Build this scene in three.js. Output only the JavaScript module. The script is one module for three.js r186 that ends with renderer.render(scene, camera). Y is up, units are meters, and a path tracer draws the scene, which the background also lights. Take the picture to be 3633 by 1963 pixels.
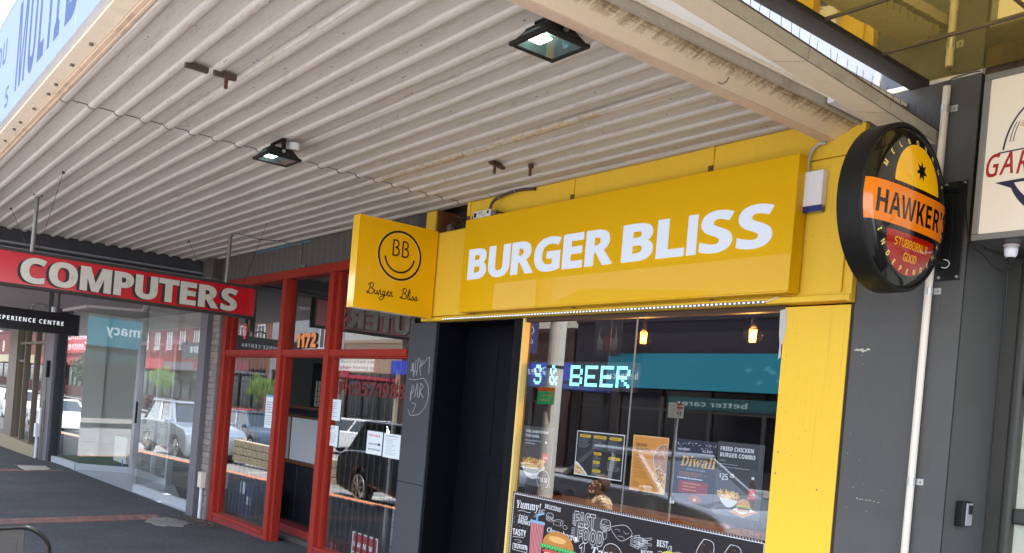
import * as THREE from 'three';
import { RoundedBoxGeometry } from 'three/addons/geometries/RoundedBoxGeometry.js';
import { FontLoader } from 'three/addons/loaders/FontLoader.js';
import { TextGeometry } from 'three/addons/geometries/TextGeometry.js';
import { MarchingCubes } from 'three/addons/objects/MarchingCubes.js';
import { mergeGeometries } from 'three/addons/utils/BufferGeometryUtils.js';

// ------------------------------------------------------------------ camera, sky, sun, exposure
const scene = new THREE.Scene();
const camera = new THREE.PerspectiveCamera(50.44, 3633 / 2975.6, 0.05, 1500);
camera.setViewOffset(3633, 2975.6, 0, 0, 3633, 1963);       // the photograph is the upper two thirds of a taller frame
camera.matrixAutoUpdate = true;
camera.position.set(0, 1.6, 3.9);
{
  const m = new THREE.Matrix4().makeBasis(new THREE.Vector3(0.61673375, 0.08428276, -0.78264673), new THREE.Vector3(-0.0587123, 0.99640725, 0.0610366), new THREE.Vector3(0.7849792, 0.00830765, 0.61946641));
  camera.quaternion.setFromRotationMatrix(m);
}
const renderer = new THREE.WebGLRenderer({ antialias: true });
renderer.toneMapping = THREE.LinearToneMapping;
renderer.toneMappingExposure = 5.3;
renderer.shadowMap.enabled = true;
const SUN = new THREE.Vector3(0.36, 0.92, -0.133).normalize();
{
  const W = 512, H = 256, d = new Float32Array(W * H * 4);
  for (let j = 0; j < H; j++) for (let i = 0; i < W; i++) {
    const el = ((j + 0.5) / H - 0.5) * Math.PI, s = Math.sin(el), k = (j * W + i) * 4;
    const t = Math.pow(Math.max(0, s), 0.55);
    let r = 0.98 * (1 - t) + 0.33 * t, g = 1.02 * (1 - t) + 0.45 * t, b = 1.06 * (1 - t) + 0.70 * t;
    if (s < 0) { const u = Math.min(1, -s * 6); r += (0.12 - r) * u; g += (0.11 - g) * u; b += (0.10 - b) * u; }
    d[k] = r; d[k + 1] = g; d[k + 2] = b; d[k + 3] = 1;
  }
  const sky = new THREE.DataTexture(d, W, H, THREE.RGBAFormat, THREE.FloatType);
  sky.mapping = THREE.EquirectangularReflectionMapping; sky.magFilter = THREE.LinearFilter; sky.needsUpdate = true;
  scene.background = sky; scene.environment = sky;
}
const sun = new THREE.DirectionalLight(new THREE.Color(1, 0.96, 0.90), 4.4);
sun.position.copy(SUN).multiplyScalar(60).add(new THREE.Vector3(-12, 0, 5)); sun.target.position.set(-12, 0, 5);
sun.castShadow = true; sun.shadow.mapSize.set(4096, 4096); sun.shadow.radius = 1;
Object.assign(sun.shadow.camera, { left: -45, right: 45, top: 45, bottom: -45, near: 1, far: 160 });
scene.add(sun, sun.target);

// ------------------------------------------------------------------ helpers
function rng(s) { return () => { s |= 0; s = s + 0x6D2B79F5 | 0; let t = Math.imul(s ^ s >>> 15, 1 | s); t = t + Math.imul(t ^ t >>> 7, 61 | t) ^ t; return ((t ^ t >>> 14) >>> 0) / 4294967296; }; }
const V = (x, y, z) => new THREE.Vector3(x, y, z);
const used = {};
function numbered(n) { const k = used[n] = (used[n] ?? -1) + 1; return k ? n + '_' + String(k).padStart(3, '0') : n; }
function thing(name, label, category, at = [0, 0, 0], group) {
  const o = new THREE.Group(); o.name = numbered(name); o.position.set(...at); o.userData = { label, category };
  if (group) o.userData.group = group;
  scene.add(o); return o;
}
function rootOf(o) { const p = V(0, 0, 0); while (o && o !== scene) { p.add(o.position); o = o.parent; } return p; }
// geometry is given in world coordinates and moved to the parent's own origin
function part(parent, name, geo, mat, extra) {
  const g = Array.isArray(geo) ? (geo.length > 1 ? mergeGeometries(geo.map((x) => { const y = x.index ? x.toNonIndexed() : x; for (const a of Object.keys(y.attributes)) if (!['position', 'normal', 'uv'].includes(a)) y.deleteAttribute(a); return y; })) : geo[0]) : geo;
  const m = new THREE.Mesh(g, mat); m.name = name; m.castShadow = m.receiveShadow = true;
  const p = rootOf(parent); g.translate(-p.x, -p.y, -p.z);
  if (extra) Object.assign(m.userData, extra);
  parent.add(m); return m;
}
function each(parent, name, list, mat, extra) { return list.map((g) => part(parent, name, g, mat, extra)); }
function struct(name, geo, mat) { const m = new THREE.Mesh(geo, mat); m.name = name; m.userData.kind = 'structure'; m.castShadow = m.receiveShadow = true; scene.add(m); return m; }
function uvm(g, s = 1) {           // uv in metres from the dominant axis of each face
  const p = g.attributes.position, n = g.attributes.normal, uv = new Float32Array(p.count * 2);
  for (let i = 0; i < p.count; i++) {
    const ax = Math.abs(n.getX(i)), ay = Math.abs(n.getY(i)), az = Math.abs(n.getZ(i));
    let u, v;
    if (ay >= ax && ay >= az) { u = p.getX(i); v = p.getZ(i); } else if (ax >= az) { u = p.getZ(i); v = p.getY(i); } else { u = p.getX(i); v = p.getY(i); }
    uv[2 * i] = u * s; uv[2 * i + 1] = v * s;
  }
  g.setAttribute('uv', new THREE.BufferAttribute(uv, 2)); return g;
}
function bx(x0, x1, y0, y1, z0, z1, r = 0) {
  const w = Math.abs(x1 - x0), h = Math.abs(y1 - y0), d = Math.abs(z1 - z0);
  const g = r > 0 ? new RoundedBoxGeometry(w, h, d, 2, Math.min(r, w / 2.01, h / 2.01, d / 2.01)) : new THREE.BoxGeometry(w, h, d);
  g.translate((x0 + x1) / 2, (y0 + y1) / 2, (z0 + z1) / 2); return uvm(g);
}
function tube(pts, r, seg = 0, rad = 8, tension) {
  const c = new THREE.CatmullRomCurve3(pts.map((p) => V(...p)), false, 'catmullrom', tension ?? 0.5);
  return new THREE.TubeGeometry(c, seg || pts.length * 8, r, rad, false);
}
function rod(a, b, r, rad = 10, r2) {
  const A = V(...a), B = V(...b), d = B.clone().sub(A), g = new THREE.CylinderGeometry(r2 ?? r, r, d.length(), rad);
  g.applyQuaternion(new THREE.Quaternion().setFromUnitVectors(V(0, 1, 0), d.normalize())); g.translate((A.x + B.x) / 2, (A.y + B.y) / 2, (A.z + B.z) / 2); return g;
}
function bar(a, b, w, h) {          // square bar from a to b
  const A = V(...a), B = V(...b), d = B.clone().sub(A), L = d.length(), g = new THREE.BoxGeometry(w, h, L);
  const m = new THREE.Matrix4().lookAt(A, B, Math.abs(d.y) / L > 0.99 ? V(0, 0, 1) : V(0, 1, 0)); g.applyMatrix4(m); g.translate((A.x + B.x) / 2, (A.y + B.y) / 2, (A.z + B.z) / 2); return g;
}
function quad(a, b, c, d) {          // a b c d anticlockwise seen from the front
  const g = new THREE.BufferGeometry();
  g.setAttribute('position', new THREE.BufferAttribute(new Float32Array([...a, ...b, ...c, ...d]), 3));
  g.setAttribute('uv', new THREE.BufferAttribute(new Float32Array([0, 0, 1, 0, 1, 1, 0, 1]), 2)); g.setIndex([0, 1, 2, 0, 2, 3]); g.computeVertexNormals(); return g;
}
// ground level: the street falls gently to the left
const gp = (x, z) => gx(x) - 0.026 * Math.max(0, z);
const gx = (x) => 0.03 + 0.022 * (Math.max(-42, Math.min(8, x)) + 8.5);

// ------------------------------------------------------------------ textures
function perlinGrid(n, seed) { const r = rng(seed), a = new Float32Array(n * n); for (let i = 0; i < n * n; i++) a[i] = r(); return a; }
function tileNoise(size, cells, oct, seed) {
  const out = new Float32Array(size * size); let amp = 1, tot = 0, c = cells;
  for (let o = 0; o < oct; o++) {
    const g = perlinGrid(c, seed + o * 17), s = c / size;
    for (let j = 0; j < size; j++) for (let i = 0; i < size; i++) {
      const x = i * s, y = j * s, x0 = Math.floor(x), y0 = Math.floor(y); let fx = x - x0, fy = y - y0; fx = fx * fx * (3 - 2 * fx); fy = fy * fy * (3 - 2 * fy);
      const a = g[(y0 % c) * c + x0 % c], b = g[(y0 % c) * c + (x0 + 1) % c], d = g[((y0 + 1) % c) * c + x0 % c], e = g[((y0 + 1) % c) * c + (x0 + 1) % c];
      out[j * size + i] += amp * (a + (b - a) * fx + (d - a) * fy + (a - b - d + e) * fx * fy);
    }
    tot += amp; amp *= 0.55; c *= 2; if (c > size) break;
  }
  for (let i = 0; i < out.length; i++) out[i] /= tot;
  return out;
}
function dataTex(size, fn, srgb = true, rep = 1) {
  const d = new Uint8Array(size * size * 4);
  for (let i = 0; i < size * size; i++) { const c = fn(i % size, Math.floor(i / size), i); d[4 * i] = c[0]; d[4 * i + 1] = c[1]; d[4 * i + 2] = c[2]; d[4 * i + 3] = 255; }
  const t = new THREE.DataTexture(d, size, size, THREE.RGBAFormat); t.wrapS = t.wrapT = THREE.RepeatWrapping; t.magFilter = THREE.LinearFilter; t.repeat.set(rep, rep);
  if (srgb) t.colorSpace = THREE.SRGBColorSpace; t.needsUpdate = true; return t;
}
const N1 = tileNoise(512, 5, 6, 3), N2 = tileNoise(512, 64, 3, 11), N3 = tileNoise(512, 3, 7, 29);
const clamp = (x) => Math.max(0, Math.min(255, x));
// worn paint: fine grain, blotches of dirt and thin vertical runs, multiplied with the material's own colour
const paintTex = dataTex(512, (x, y, i) => { const st = N1[((x * 2) % 512) + 512 * Math.floor(y / 8)] - 0.5, sp = N2[i] > 0.8 ? -14 : 0; const v = 241 + (N3[i] - 0.5) * 22 + st * 16 + (N2[i] - 0.5) * 8 + sp; return [clamp(v), clamp(v - 1), clamp(v - 3)]; }, true, 0.7);
const grimeTex = dataTex(512, (x, y, i) => { const m = Math.max(0, N3[i] - 0.5) * 3.2, f = N2[i]; const k = m * (0.5 + f); return [clamp(240 - 120 * k + (f - .5) * 20), clamp(236 - 124 * k + (f - .5) * 20), clamp(228 - 134 * k + (f - .5) * 20)]; }, true, 0.8);
const PAVSPOT = (() => { const a = new Float32Array(1024 * 1024), r = rng(321); for (let n = 0; n < 170; n++) { const cx = r() * 1024, cy = r() * 1024, q = 2.5 + r() * 4.5, v = r() > 0.4 ? -70 : 55; for (let y = -8; y <= 8; y++) for (let x = -8; x <= 8; x++) if (x * x + y * y < q * q * (0.8 + 0.4 * Math.sin(x * 1.7 + y * 2.3 + n))) a[((Math.floor(cy + y) + 1024) % 1024) * 1024 + (Math.floor(cx + x) + 1024) % 1024] = v; } for (let n = 0; n < 9; n++) { let x = r() * 1024, y = r() * 1024, d = r() * 6.28; for (let s = 0; s < 420; s++) { d += (r() - 0.5) * 0.35; x += Math.cos(d); y += Math.sin(d); a[((Math.floor(y) + 2048) % 1024) * 1024 + (Math.floor(x) + 2048) % 1024] = -85; if (r() > .4) a[((Math.floor(y) + 2049) % 1024) * 1024 + (Math.floor(x) + 2048) % 1024] = -60; } } return a; })();
const softGrime = dataTex(512, (x, y, i) => { const m = Math.max(0, N3[i] - 0.52) * 1.3 + (N2[i] > 0.78 ? 0.05 : 0), f = N2[i]; return [clamp(250 - 90 * m + (f - .5) * 12), clamp(248 - 96 * m + (f - .5) * 12), clamp(243 - 108 * m + (f - .5) * 12)]; }, true, 0.8);
const plainTex = dataTex(256, (x, y, i0) => { const i = (y * 2) * 512 + x * 2; const v = 243 + (N2[i] - 0.5) * 14 + (N1[i] - 0.5) * 12; return [clamp(v), clamp(v), clamp(v)]; }, true, 1.1);
const woodTex = dataTex(512, (x, y, i) => { const w = N1[((x * 6) % 512) + 512 * Math.floor(y / 9 % 512)], v = 205 + (w - 0.5) * 120 + (N2[i] - .5) * 26; return [clamp(v), clamp(v * 0.97), clamp(v * 0.93)]; }, true, 1.2);
const wornTex = dataTex(512, (x, y, i) => { const st = N1[((x * 3) % 512) + 512 * Math.floor(y / 6)], chip = N2[i] > 0.80 && N3[i] > 0.53 ? 1 : 0; const v = 236 + (st - 0.5) * 40 + (N3[i] - 0.5) * 34; return chip ? [170, 150, 140] : [clamp(v), clamp(v - 2), clamp(v - 4)]; }, true, 1.3);
const pavTex = dataTex(1024, (x, y, k) => { const i = (y % 512) * 512 + (x % 512), j = Math.floor(y / 2) * 512 + Math.floor(x / 2); const sp = N2[i] > 0.70 ? 46 : N2[i] < 0.30 ? -30 : 0; const gum = PAVSPOT[k]; const v = 186 + (N3[j] - 0.5) * 96 + sp + (N1[i] - 0.5) * 30 + gum; return [clamp(v), clamp(v), clamp(v + 2)]; }, true, 0.30);
const yellowTex = canvasWear(1024, 12, '#f4f1ec', (g, r, w, h) => {
  for (let i = 0; i < 260; i++) { const x = r() * w, y = r() * h, L = 30 + r() * 240; g.strokeStyle = `rgba(${110 + r() * 40},${95 + r() * 30},${70 + r() * 20},${0.015 + r() * 0.05})`; g.lineWidth = 1 + r() * 5; g.beginPath(); g.moveTo(x, y); g.quadraticCurveTo(x + (r() - .5) * 6, y + L / 2, x + (r() - .5) * 8, y + L); g.stroke(); }
  for (let i = 0; i < 120; i++) { g.fillStyle = `rgba(60,45,30,${0.15 + r() * 0.45})`; g.beginPath(); g.ellipse(r() * w, r() * h, 0.8 + r() * 1.8, 0.8 + r() * 1.4, 0, 0, 7); g.fill(); } });
const greyTex = canvasWear(1024, 13, '#ecebea', (g, r, w, h) => {
  for (let i = 0; i < 60; i++) { const v = r() > .5 ? 255 : 150; g.fillStyle = `rgba(${v},${v},${v},${0.02 + r() * 0.05})`; g.beginPath(); g.rect(r() * w, r() * h, 40 + r() * 200, 30 + r() * 160); g.fill(); }
  for (let i = 0; i < 520; i++) { const x = r() * w, y = r() * h, L = 8 + r() * r() * 120; g.strokeStyle = r() > .35 ? `rgba(250,248,240,${0.05 + r() * 0.16})` : `rgba(60,58,55,${0.05 + r() * 0.2})`; g.lineWidth = 0.6 + r() * 1.6; g.beginPath(); g.moveTo(x, y); g.lineTo(x + (r() - .5) * 10, y + L * (r() > .2 ? 1 : 0.1)); g.stroke(); }
  for (let i = 0; i < 70; i++) { g.fillStyle = r() > .6 ? `rgba(255,252,240,${0.3 + r() * 0.6})` : `rgba(50,45,40,${0.2 + r() * 0.4})`; g.beginPath(); g.ellipse(r() * w, r() * h, 0.8 + r() * 2, 0.6 + r() * 1.6, r() * 3, 0, 7); g.fill(); } });
function canvasWear(s, seed, base, draw) { const c = document.createElement('canvas'); c.width = c.height = s; const g = c.getContext('2d'), r = rng(seed); g.fillStyle = base; g.fillRect(0, 0, s, s); draw(g, r, s, s); const t = new THREE.CanvasTexture(c); t.colorSpace = THREE.SRGBColorSpace; t.wrapS = t.wrapT = THREE.RepeatWrapping; t.magFilter = THREE.LinearFilter; t.repeat.set(0.8, 0.8); return t; }
const asphaltTex = dataTex(512, (x, y, i) => { const sp = N2[i] > 0.68 ? 50 : N2[i] < 0.32 ? -35 : 0; const v = 175 + (N3[i] - 0.5) * 100 + sp + (N1[i] - .5) * 40; return [clamp(v), clamp(v), clamp(v + 2)]; }, true, 0.55);
const bumpTex = dataTex(512, (x, y, i) => { const v = clamp(128 + (N2[i] - 0.5) * 220); return [v, v, v]; }, false, 2.5);
const waveTex = dataTex(512, (x, y, i) => { const v = clamp(255 * N3[i]); return [v, v, v]; }, false, 0.6);
const smudgeTex = dataTex(512, (x, y, i) => { const v = clamp(60 + 190 * Math.max(0, N1[i] - 0.35)); return [v, v, v]; }, false, 0.5);
function canvasTex(w, h, draw) {
  const c = document.createElement('canvas'); c.width = w; c.height = h; const g = c.getContext('2d'); draw(g, w, h);
  const t = new THREE.CanvasTexture(c); t.colorSpace = THREE.SRGBColorSpace; t.magFilter = THREE.LinearFilter; return t;
}
const lin = (r, g, b) => new THREE.Color().setRGB(r, g, b);
function std(name, c, rough = 0.7, o = {}) { const m = new THREE.MeshStandardMaterial({ color: Array.isArray(c) ? lin(...c) : c, roughness: rough, ...o }); m.name = name; return m; }
function phys(name, c, o = {}) { const m = new THREE.MeshPhysicalMaterial({ color: Array.isArray(c) ? lin(...c) : c, ...o }); m.name = name; return m; }
function pane(name, ior, tint = [1, 1, 1], o = {}) { return phys(name, tint, { transmission: 1, roughness: 0, thickness: 0, ior, side: THREE.DoubleSide, ...o }); }
function printed(tex, rough = 0.5, o = {}) { const m = new THREE.MeshPhysicalMaterial({ map: tex, roughness: rough, ...o }); m.name = 'print'; return m; }
const M = {
  soffit: std('painted ribbed steel', [0.62, 0.60, 0.57], 0.55, { bumpMap: bumpTex, bumpScale: 0.0012 }),
  yellow: std('yellow wall paint', [0.86, 0.565, 0.036], 0.65, { map: yellowTex, bumpMap: bumpTex, bumpScale: 0.0006 }),
  signYellow: phys('gloss yellow acrylic', [0.72, 0.405, 0.0], { roughness: 0.5, specularIntensity: 0.3, clearcoat: 0.22, clearcoatRoughness: 0.02 }),
  greyPillar: std('grey masonry paint', [0.090, 0.091, 0.088], 0.7, { map: greyTex, bumpMap: bumpTex, bumpScale: 0.0008 }),
  greyDark: std('dark grey paint', [0.054, 0.053, 0.047], 0.55, { map: paintTex }),
  greyBlue: std('blue grey paint', [0.050, 0.053, 0.064], 0.7, { map: greyTex, bumpMap: bumpTex, bumpScale: 0.0006 }),
  lintel: std('dark timber paint', [0.15, 0.145, 0.14], 0.6, { map: woodTex }),
  black: std('black paint', [0.012, 0.014, 0.02], 0.45),
  blackMat: phys('black powder coat', [0.010, 0.010, 0.010], { roughness: 0.5, specularIntensity: 0.5 }),
  navy: phys('near black navy panel', [0.0028, 0.0032, 0.006], { roughness: 0.55, specularIntensity: 0.25 }),
  red: phys('red frame paint', [0.36, 0.026, 0.013], { roughness: 0.65, specularIntensity: 0.45, map: wornTex }),
  redDark: std('dark red paint', [0.28, 0.018, 0.02], 0.5, { map: paintTex }),
  cream: std('cream painted steel', [0.88, 0.79, 0.64], 0.55, { map: softGrime }),
  pink: std('pinkish flashing', [0.80, 0.64, 0.51], 0.55, { map: grimeTex }),
  concrete: std('concrete', [0.52, 0.48, 0.40], 0.9, { map: grimeTex, bumpMap: bumpTex, bumpScale: 0.002 }),
  pvc: std('cream pvc pipe', [0.78, 0.70, 0.60], 0.4, { map: plainTex }),
  whitePlastic: std('white plastic', [0.76, 0.76, 0.80], 0.4),
  metal: std('galvanised steel', [0.45, 0.45, 0.44], 0.45, { metalness: 0.8 }),
  greyMetal: std('dull grey steel', [0.25, 0.24, 0.23], 0.55, { metalness: 0.4, map: grimeTex }),
  rust: std('rusty bracket', [0.085, 0.058, 0.045], 0.8, { map: grimeTex }),
  asphalt: std('asphalt', [0.098, 0.096, 0.097], 0.85, { map: pavTex, bumpMap: bumpTex, bumpScale: 0.003 }),
  tile: std('grey floor tile', [0.33, 0.35, 0.37], 0.35, { map: plainTex }),
  terracotta: std('terracotta paver', [0.30, 0.10, 0.055], 0.8, { map: asphaltTex }),
  orangePaver: std('orange paver', [0.60, 0.22, 0.11], 0.8, { map: plainTex }),
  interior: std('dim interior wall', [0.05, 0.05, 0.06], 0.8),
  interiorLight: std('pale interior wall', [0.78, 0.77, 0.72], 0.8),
  darkWood: std('varnished timber', [0.28, 0.12, 0.05], 0.4, { map: woodTex }),
  timber: std('pale timber', [0.55, 0.36, 0.17], 0.45, { map: woodTex }),
  glass: pane('window glass', 2.45, [0.93, 0.97, 0.96]),
  glassDark: pane('tinted window glass', 2.35, [0.90, 0.93, 0.95]),
  olive: std('olive frame paint', [0.17, 0.14, 0.09], 0.55, { map: paintTex }),
  brickPaint: std('painted brick', [0.27, 0.235, 0.235], 0.75, { map: grimeTex, bumpMap: bumpTex, bumpScale: 0.002 }),
  brickPaint2: std('painted brick', [0.31, 0.27, 0.265], 0.75, { map: grimeTex, bumpMap: bumpTex, bumpScale: 0.002 }),
  mortar: std('painted mortar', [0.20, 0.175, 0.17], 0.9),
  alu: std('aluminium frame', [0.52, 0.53, 0.55], 0.35, { metalness: 0.7 }),
  rubber: std('tyre rubber', [0.012, 0.012, 0.012], 0.85),
  paper: std('paper', [0.72, 0.76, 0.78], 0.8),
};

const fontBold = await new FontLoader().loadAsync('fonts/droid/droid_sans_bold.typeface.json');
// solid letters fitted to a box; every letter is its own geometry in the xy plane facing +z
function letters(str, x0, x1, y0, y1, z0, depth, fat = 0.05, shear = 0) {
  const h = y1 - y0, list = []; let x = 0;
  const size = 1;
  let last = '';
  for (const ch of str) {
    x += ({ RG: -0.07, UR: -0.02, IS: -0.02, LI: -0.03, PU: -0.02, UT: -0.05, TE: -0.03 })[last + ch] ?? 0; last = ch;
    if (ch === ' ') { x += 0.32; continue; }
    const g = ch === 'I' ? uvm(bx(0.0, 0.155 + 2 * fat, -fat, 0.985 + fat, 0, 1).toNonIndexed()) : new TextGeometry(ch, { font: fontBold, size, depth: 1, curveSegments: 8, bevelEnabled: fat > 0, bevelThickness: 0.001, bevelSize: fat, bevelSegments: 1 });
    g.computeBoundingBox(); const b = g.boundingBox; g.translate(x - b.min.x, 0, 0); x += b.max.x - b.min.x + 0.085; list.push(g);
  }
  x -= 0.085; let lo = 1e9, hi = -1e9; for (const g of list) { g.computeBoundingBox(); lo = Math.min(lo, g.boundingBox.min.y); hi = Math.max(hi, g.boundingBox.max.y); }
  for (const g of list) { g.translate(0, -lo, 0); g.scale((x1 - x0) / x, h / (hi - lo), depth); if (shear) g.applyMatrix4(new THREE.Matrix4().set(1, shear, 0, 0, 0, 1, 0, 0, 0, 0, 1, 0, 0, 0, 0, 1)); g.translate(x0, y0, z0); }
  return list;
}
// a printed board: box with the print on one face. face: 'x' (towards +x) or 'z' (towards +z) or '-z'
function board(parent, name, b, tex, face, edge, rough = 0.4, o = {}) {
  const g = new THREE.BoxGeometry(b[1] - b[0], b[3] - b[2], b[5] - b[4]); g.translate((b[0] + b[1]) / 2, (b[2] + b[3]) / 2, (b[4] + b[5]) / 2);
  const p = printed(tex, rough, o), k = face === 'x' ? 0 : face === '-z' ? 5 : 4, ms = [0, 1, 2, 3, 4, 5].map((i) => (i === k ? p : edge));
  return part(parent, name, g, ms);
}

// ------------------------------------------------------------------ ground
function strip(z0, z1, off, off1, xs = [-320, -42, -24, -8, 8, 320], tex = 1) {
  const pos = [], uv = [], idx = [];
  xs.forEach((x, i) => { for (const z of [z0, z1]) { pos.push(x, gx(x) + (z === z1 ? off1 ?? off : off), z); uv.push(x * tex, z * tex); } if (i) { const a = 2 * i - 2; idx.push(a, a + 1, a + 2, a + 2, a + 1, a + 3); } });
  const g = new THREE.BufferGeometry(); g.setAttribute('position', new THREE.Float32BufferAttribute(pos, 3)); g.setAttribute('uv', new THREE.Float32BufferAttribute(uv, 2)); g.setIndex(idx); g.computeVertexNormals(); return g;
}
const roadMat = std('road asphalt', [0.55, 0.535, 0.51], 0.9, { map: asphaltTex, bumpMap: bumpTex, bumpScale: 0.003 });
const lineMat = std('white road paint', [0.62, 0.62, 0.58], 0.7, { map: grimeTex });
const kerbMat = std('bluestone kerb', [0.24, 0.24, 0.25], 0.85, { map: grimeTex });
struct('ground', strip(-320, 320, -0.40), roadMat);
struct('road', strip(4.05, 17, -0.255), roadMat);
{
  // pavement in front of the shops: asphalt with bands of terracotta pavers as pieces
  const pav = struct('pavement', strip(0, 3.85, 0, -0.1001), M.asphalt);
  struct('inner_floor', strip(-3.2, 0, 0), M.asphalt);
  const r = rng(5), brickG = new RoundedBoxGeometry(0.222, 0.05, 0.108, 1, 0.006); uvm(brickG, 2);
  const cols = [0, 1, 2, 3].map((k) => std('terracotta paver', [0.27 - 0.03 * k, 0.105 - 0.006 * k, 0.068], 0.82, { map: plainTex }));
  for (const [x, z0, z1] of [[-10.98, 0.55, 3.5], [-11.21, 0.5, 3.5], [-17.9, 0.2, 3.5], [-18.13, 0.9, 3.5]]) {
    for (let z = z0; z < z1; z += 0.1135) {
      const b = new THREE.Mesh(brickG, cols[Math.floor(r() * 4)]); b.name = 'brick'; b.position.set(x + (r() - 0.5) * 0.006, gp(x, z) - 0.0185 + r() * 0.0025, z); b.rotation.z = 0.022; b.rotation.y = (r() - 0.5) * 0.02; b.castShadow = b.receiveShadow = true; pav.add(b);
    }
  }
  const list = [];
  for (let x = -44; x < 3; x += 0.2325) for (const z of [3.56, 3.673]) { const b = bx(x, x + 0.226, gp(x, z) - 0.04, gp(x, z) + 0.006, z, z + 0.108); list.push(b); }
  part(pav, 'brick_band', list, M.orangePaver, { kind: 'stuff' });
  struct('kerb', mergeGeometries([-44, -33, -22, -11, 0].map((x) => { const g = new THREE.BoxGeometry(11, 0.22, 0.28); g.rotateZ(Math.atan(0.022)); g.translate(x + 5.5, gx(x + 5.5) - 0.212, 3.97); return uvm(g); })), kerbMat);
  const list2 = []; // parking bay lines and a centre line
  for (let x = -40; x < 2; x += 6) list2.push(bx(x, x + 0.1, gx(x) - 0.26, gx(x) - 0.248, 4.2, 6.3));
  for (let x = -60; x < 10; x += 4) { const g = bx(x, x + 2.4, 0, 0.012, 10.1, 10.22); g.translate(0, gx(x + 1.2) - 0.248, 0); list2.push(g); }
  struct('road_markings', mergeGeometries(list2), lineMat);
  // tram rails are left to the asphalt; a square access plate lies flush in the pavement
  struct('far_pavement', strip(16.6, 23, -0.06), std('far pavement', [0.60, 0.56, 0.50], 0.85, { map: asphaltTex }));
  const pl = thing('access_cover', 'square grey concrete service cover set in the pavement by the glass corner shop', 'access cover', [-18.4, gx(-18.4), 0.5]);
  part(pl, 'cover', (() => { const g = bx(-18.9, -17.85, 0, 0.02, 0.28, 0.75, 0.008); g.translate(0, gp(-18.4, 0.5) - 0.012, 0); return g; })(), M.concrete);
  each(pl, 'frame', [bx(-18.96, -18.9, 0, 0.026, 0.24, 0.79), bx(-17.85, -17.8, 0, 0.026, 0.24, 0.79)].map((g) => g.translate(0, gp(-18.4, 0.5) - 0.012, 0)), M.greyMetal);
  // patch of loose leaves and pale repair at the foot of the pier
  const patch = thing('pavement_patch', 'pale broken cement patch in the asphalt at the foot of the grey pier', 'pavement patch', [-10.6, gx(-10.6), 0.42]);
  const sh = new THREE.Shape(); for (let i = 0; i < 22; i++) { const a = i / 22 * 6.283, q = 0.75 + 0.4 * r(); const X = Math.cos(a) * 0.42 * q, Y = Math.sin(a) * 0.2 * q; i ? sh.lineTo(X, Y) : sh.moveTo(X, Y); }
  const pg = new THREE.ExtrudeGeometry(sh, { depth: 0.012, bevelEnabled: true, bevelSize: 0.01, bevelThickness: 0.004, bevelSegments: 1 }); pg.rotateX(-Math.PI / 2); pg.rotateZ(0.022); pg.rotateX(0.026); pg.translate(-10.62, gp(-10.62, 0.55) - 0.006, 0.55);
  part(patch, 'cement', uvm(pg), std('weathered cement', [0.24, 0.235, 0.22], 0.9, { map: grimeTex, bumpMap: bumpTex, bumpScale: 0.004 }));
  const lit = []; for (let i = 0; i < 420; i++) { const g = new THREE.PlaneGeometry(0.012 + r() * 0.02, 0.007 + r() * 0.010); g.rotateX(-Math.PI / 2 + (r() - .5)); g.rotateY(r() * 6); const X = -11.2 + r() * 1.2, Z = 0.12 + r() * r() * 0.6; g.translate(X, gp(X, Z) + 0.008 + r() * 0.012, Z); lit.push(g); }
  const leaves = new THREE.Mesh(mergeGeometries(lit), std('dry leaf litter', [0.16, 0.12, 0.08], 0.9, { side: THREE.DoubleSide })); leaves.name = 'leaf_litter'; leaves.userData = { kind: 'stuff', label: 'dry leaf litter blown against the foot of the grey pier', category: 'leaf litter' }; scene.add(leaves);
}

// ------------------------------------------------------------------ main awning
const PITCH = 0.1475, RIB0 = 2.844;
function ribSheet(xa, xb, za, zb, y0) {            // za > zb; profile across z, extruded along x
  const prof = []; prof.push([za, y0]);
  for (let k = 0; k < 21; k++) {
    const c = RIB0 - PITCH * k; if (c > za + 0.02 || c < zb + 0.02) continue;
    for (let i = 0; i <= 8; i++) { const a = i / 8 * Math.PI, zz = c + Math.cos(a) * 0.027, yy = y0 - Math.pow(Math.sin(a), 0.8) * 0.019; if (zz < za - 1e-4) prof.push([zz, yy]); }
  }
  prof.push([zb, y0]);
  const pos = [], uv = [], idx = [], seg = 24;
  for (let i = 0; i < prof.length; i++) for (let j = 0; j <= seg; j++) { const x = xa + (xb - xa) * j / seg; pos.push(x, prof[i][1] + 0.0012 * Math.sin(x * 2.3 + i * 0.2), prof[i][0]); uv.push((x - xa) / (xb - xa), (prof[i][0] - zb) / (za - zb)); }
  const w = seg + 1; for (let i = 0; i + 1 < prof.length; i++) for (let j = 0; j < seg; j++) { const a = i * w + j; idx.push(a, a + 1, a + w, a + 1, a + w + 1, a + w); }
  const g = new THREE.BufferGeometry(); g.setAttribute('position', new THREE.Float32BufferAttribute(pos, 3)); g.setAttribute('uv', new THREE.Float32BufferAttribute(uv, 2)); g.setIndex(idx); g.computeVertexNormals(); return g;
}
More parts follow.
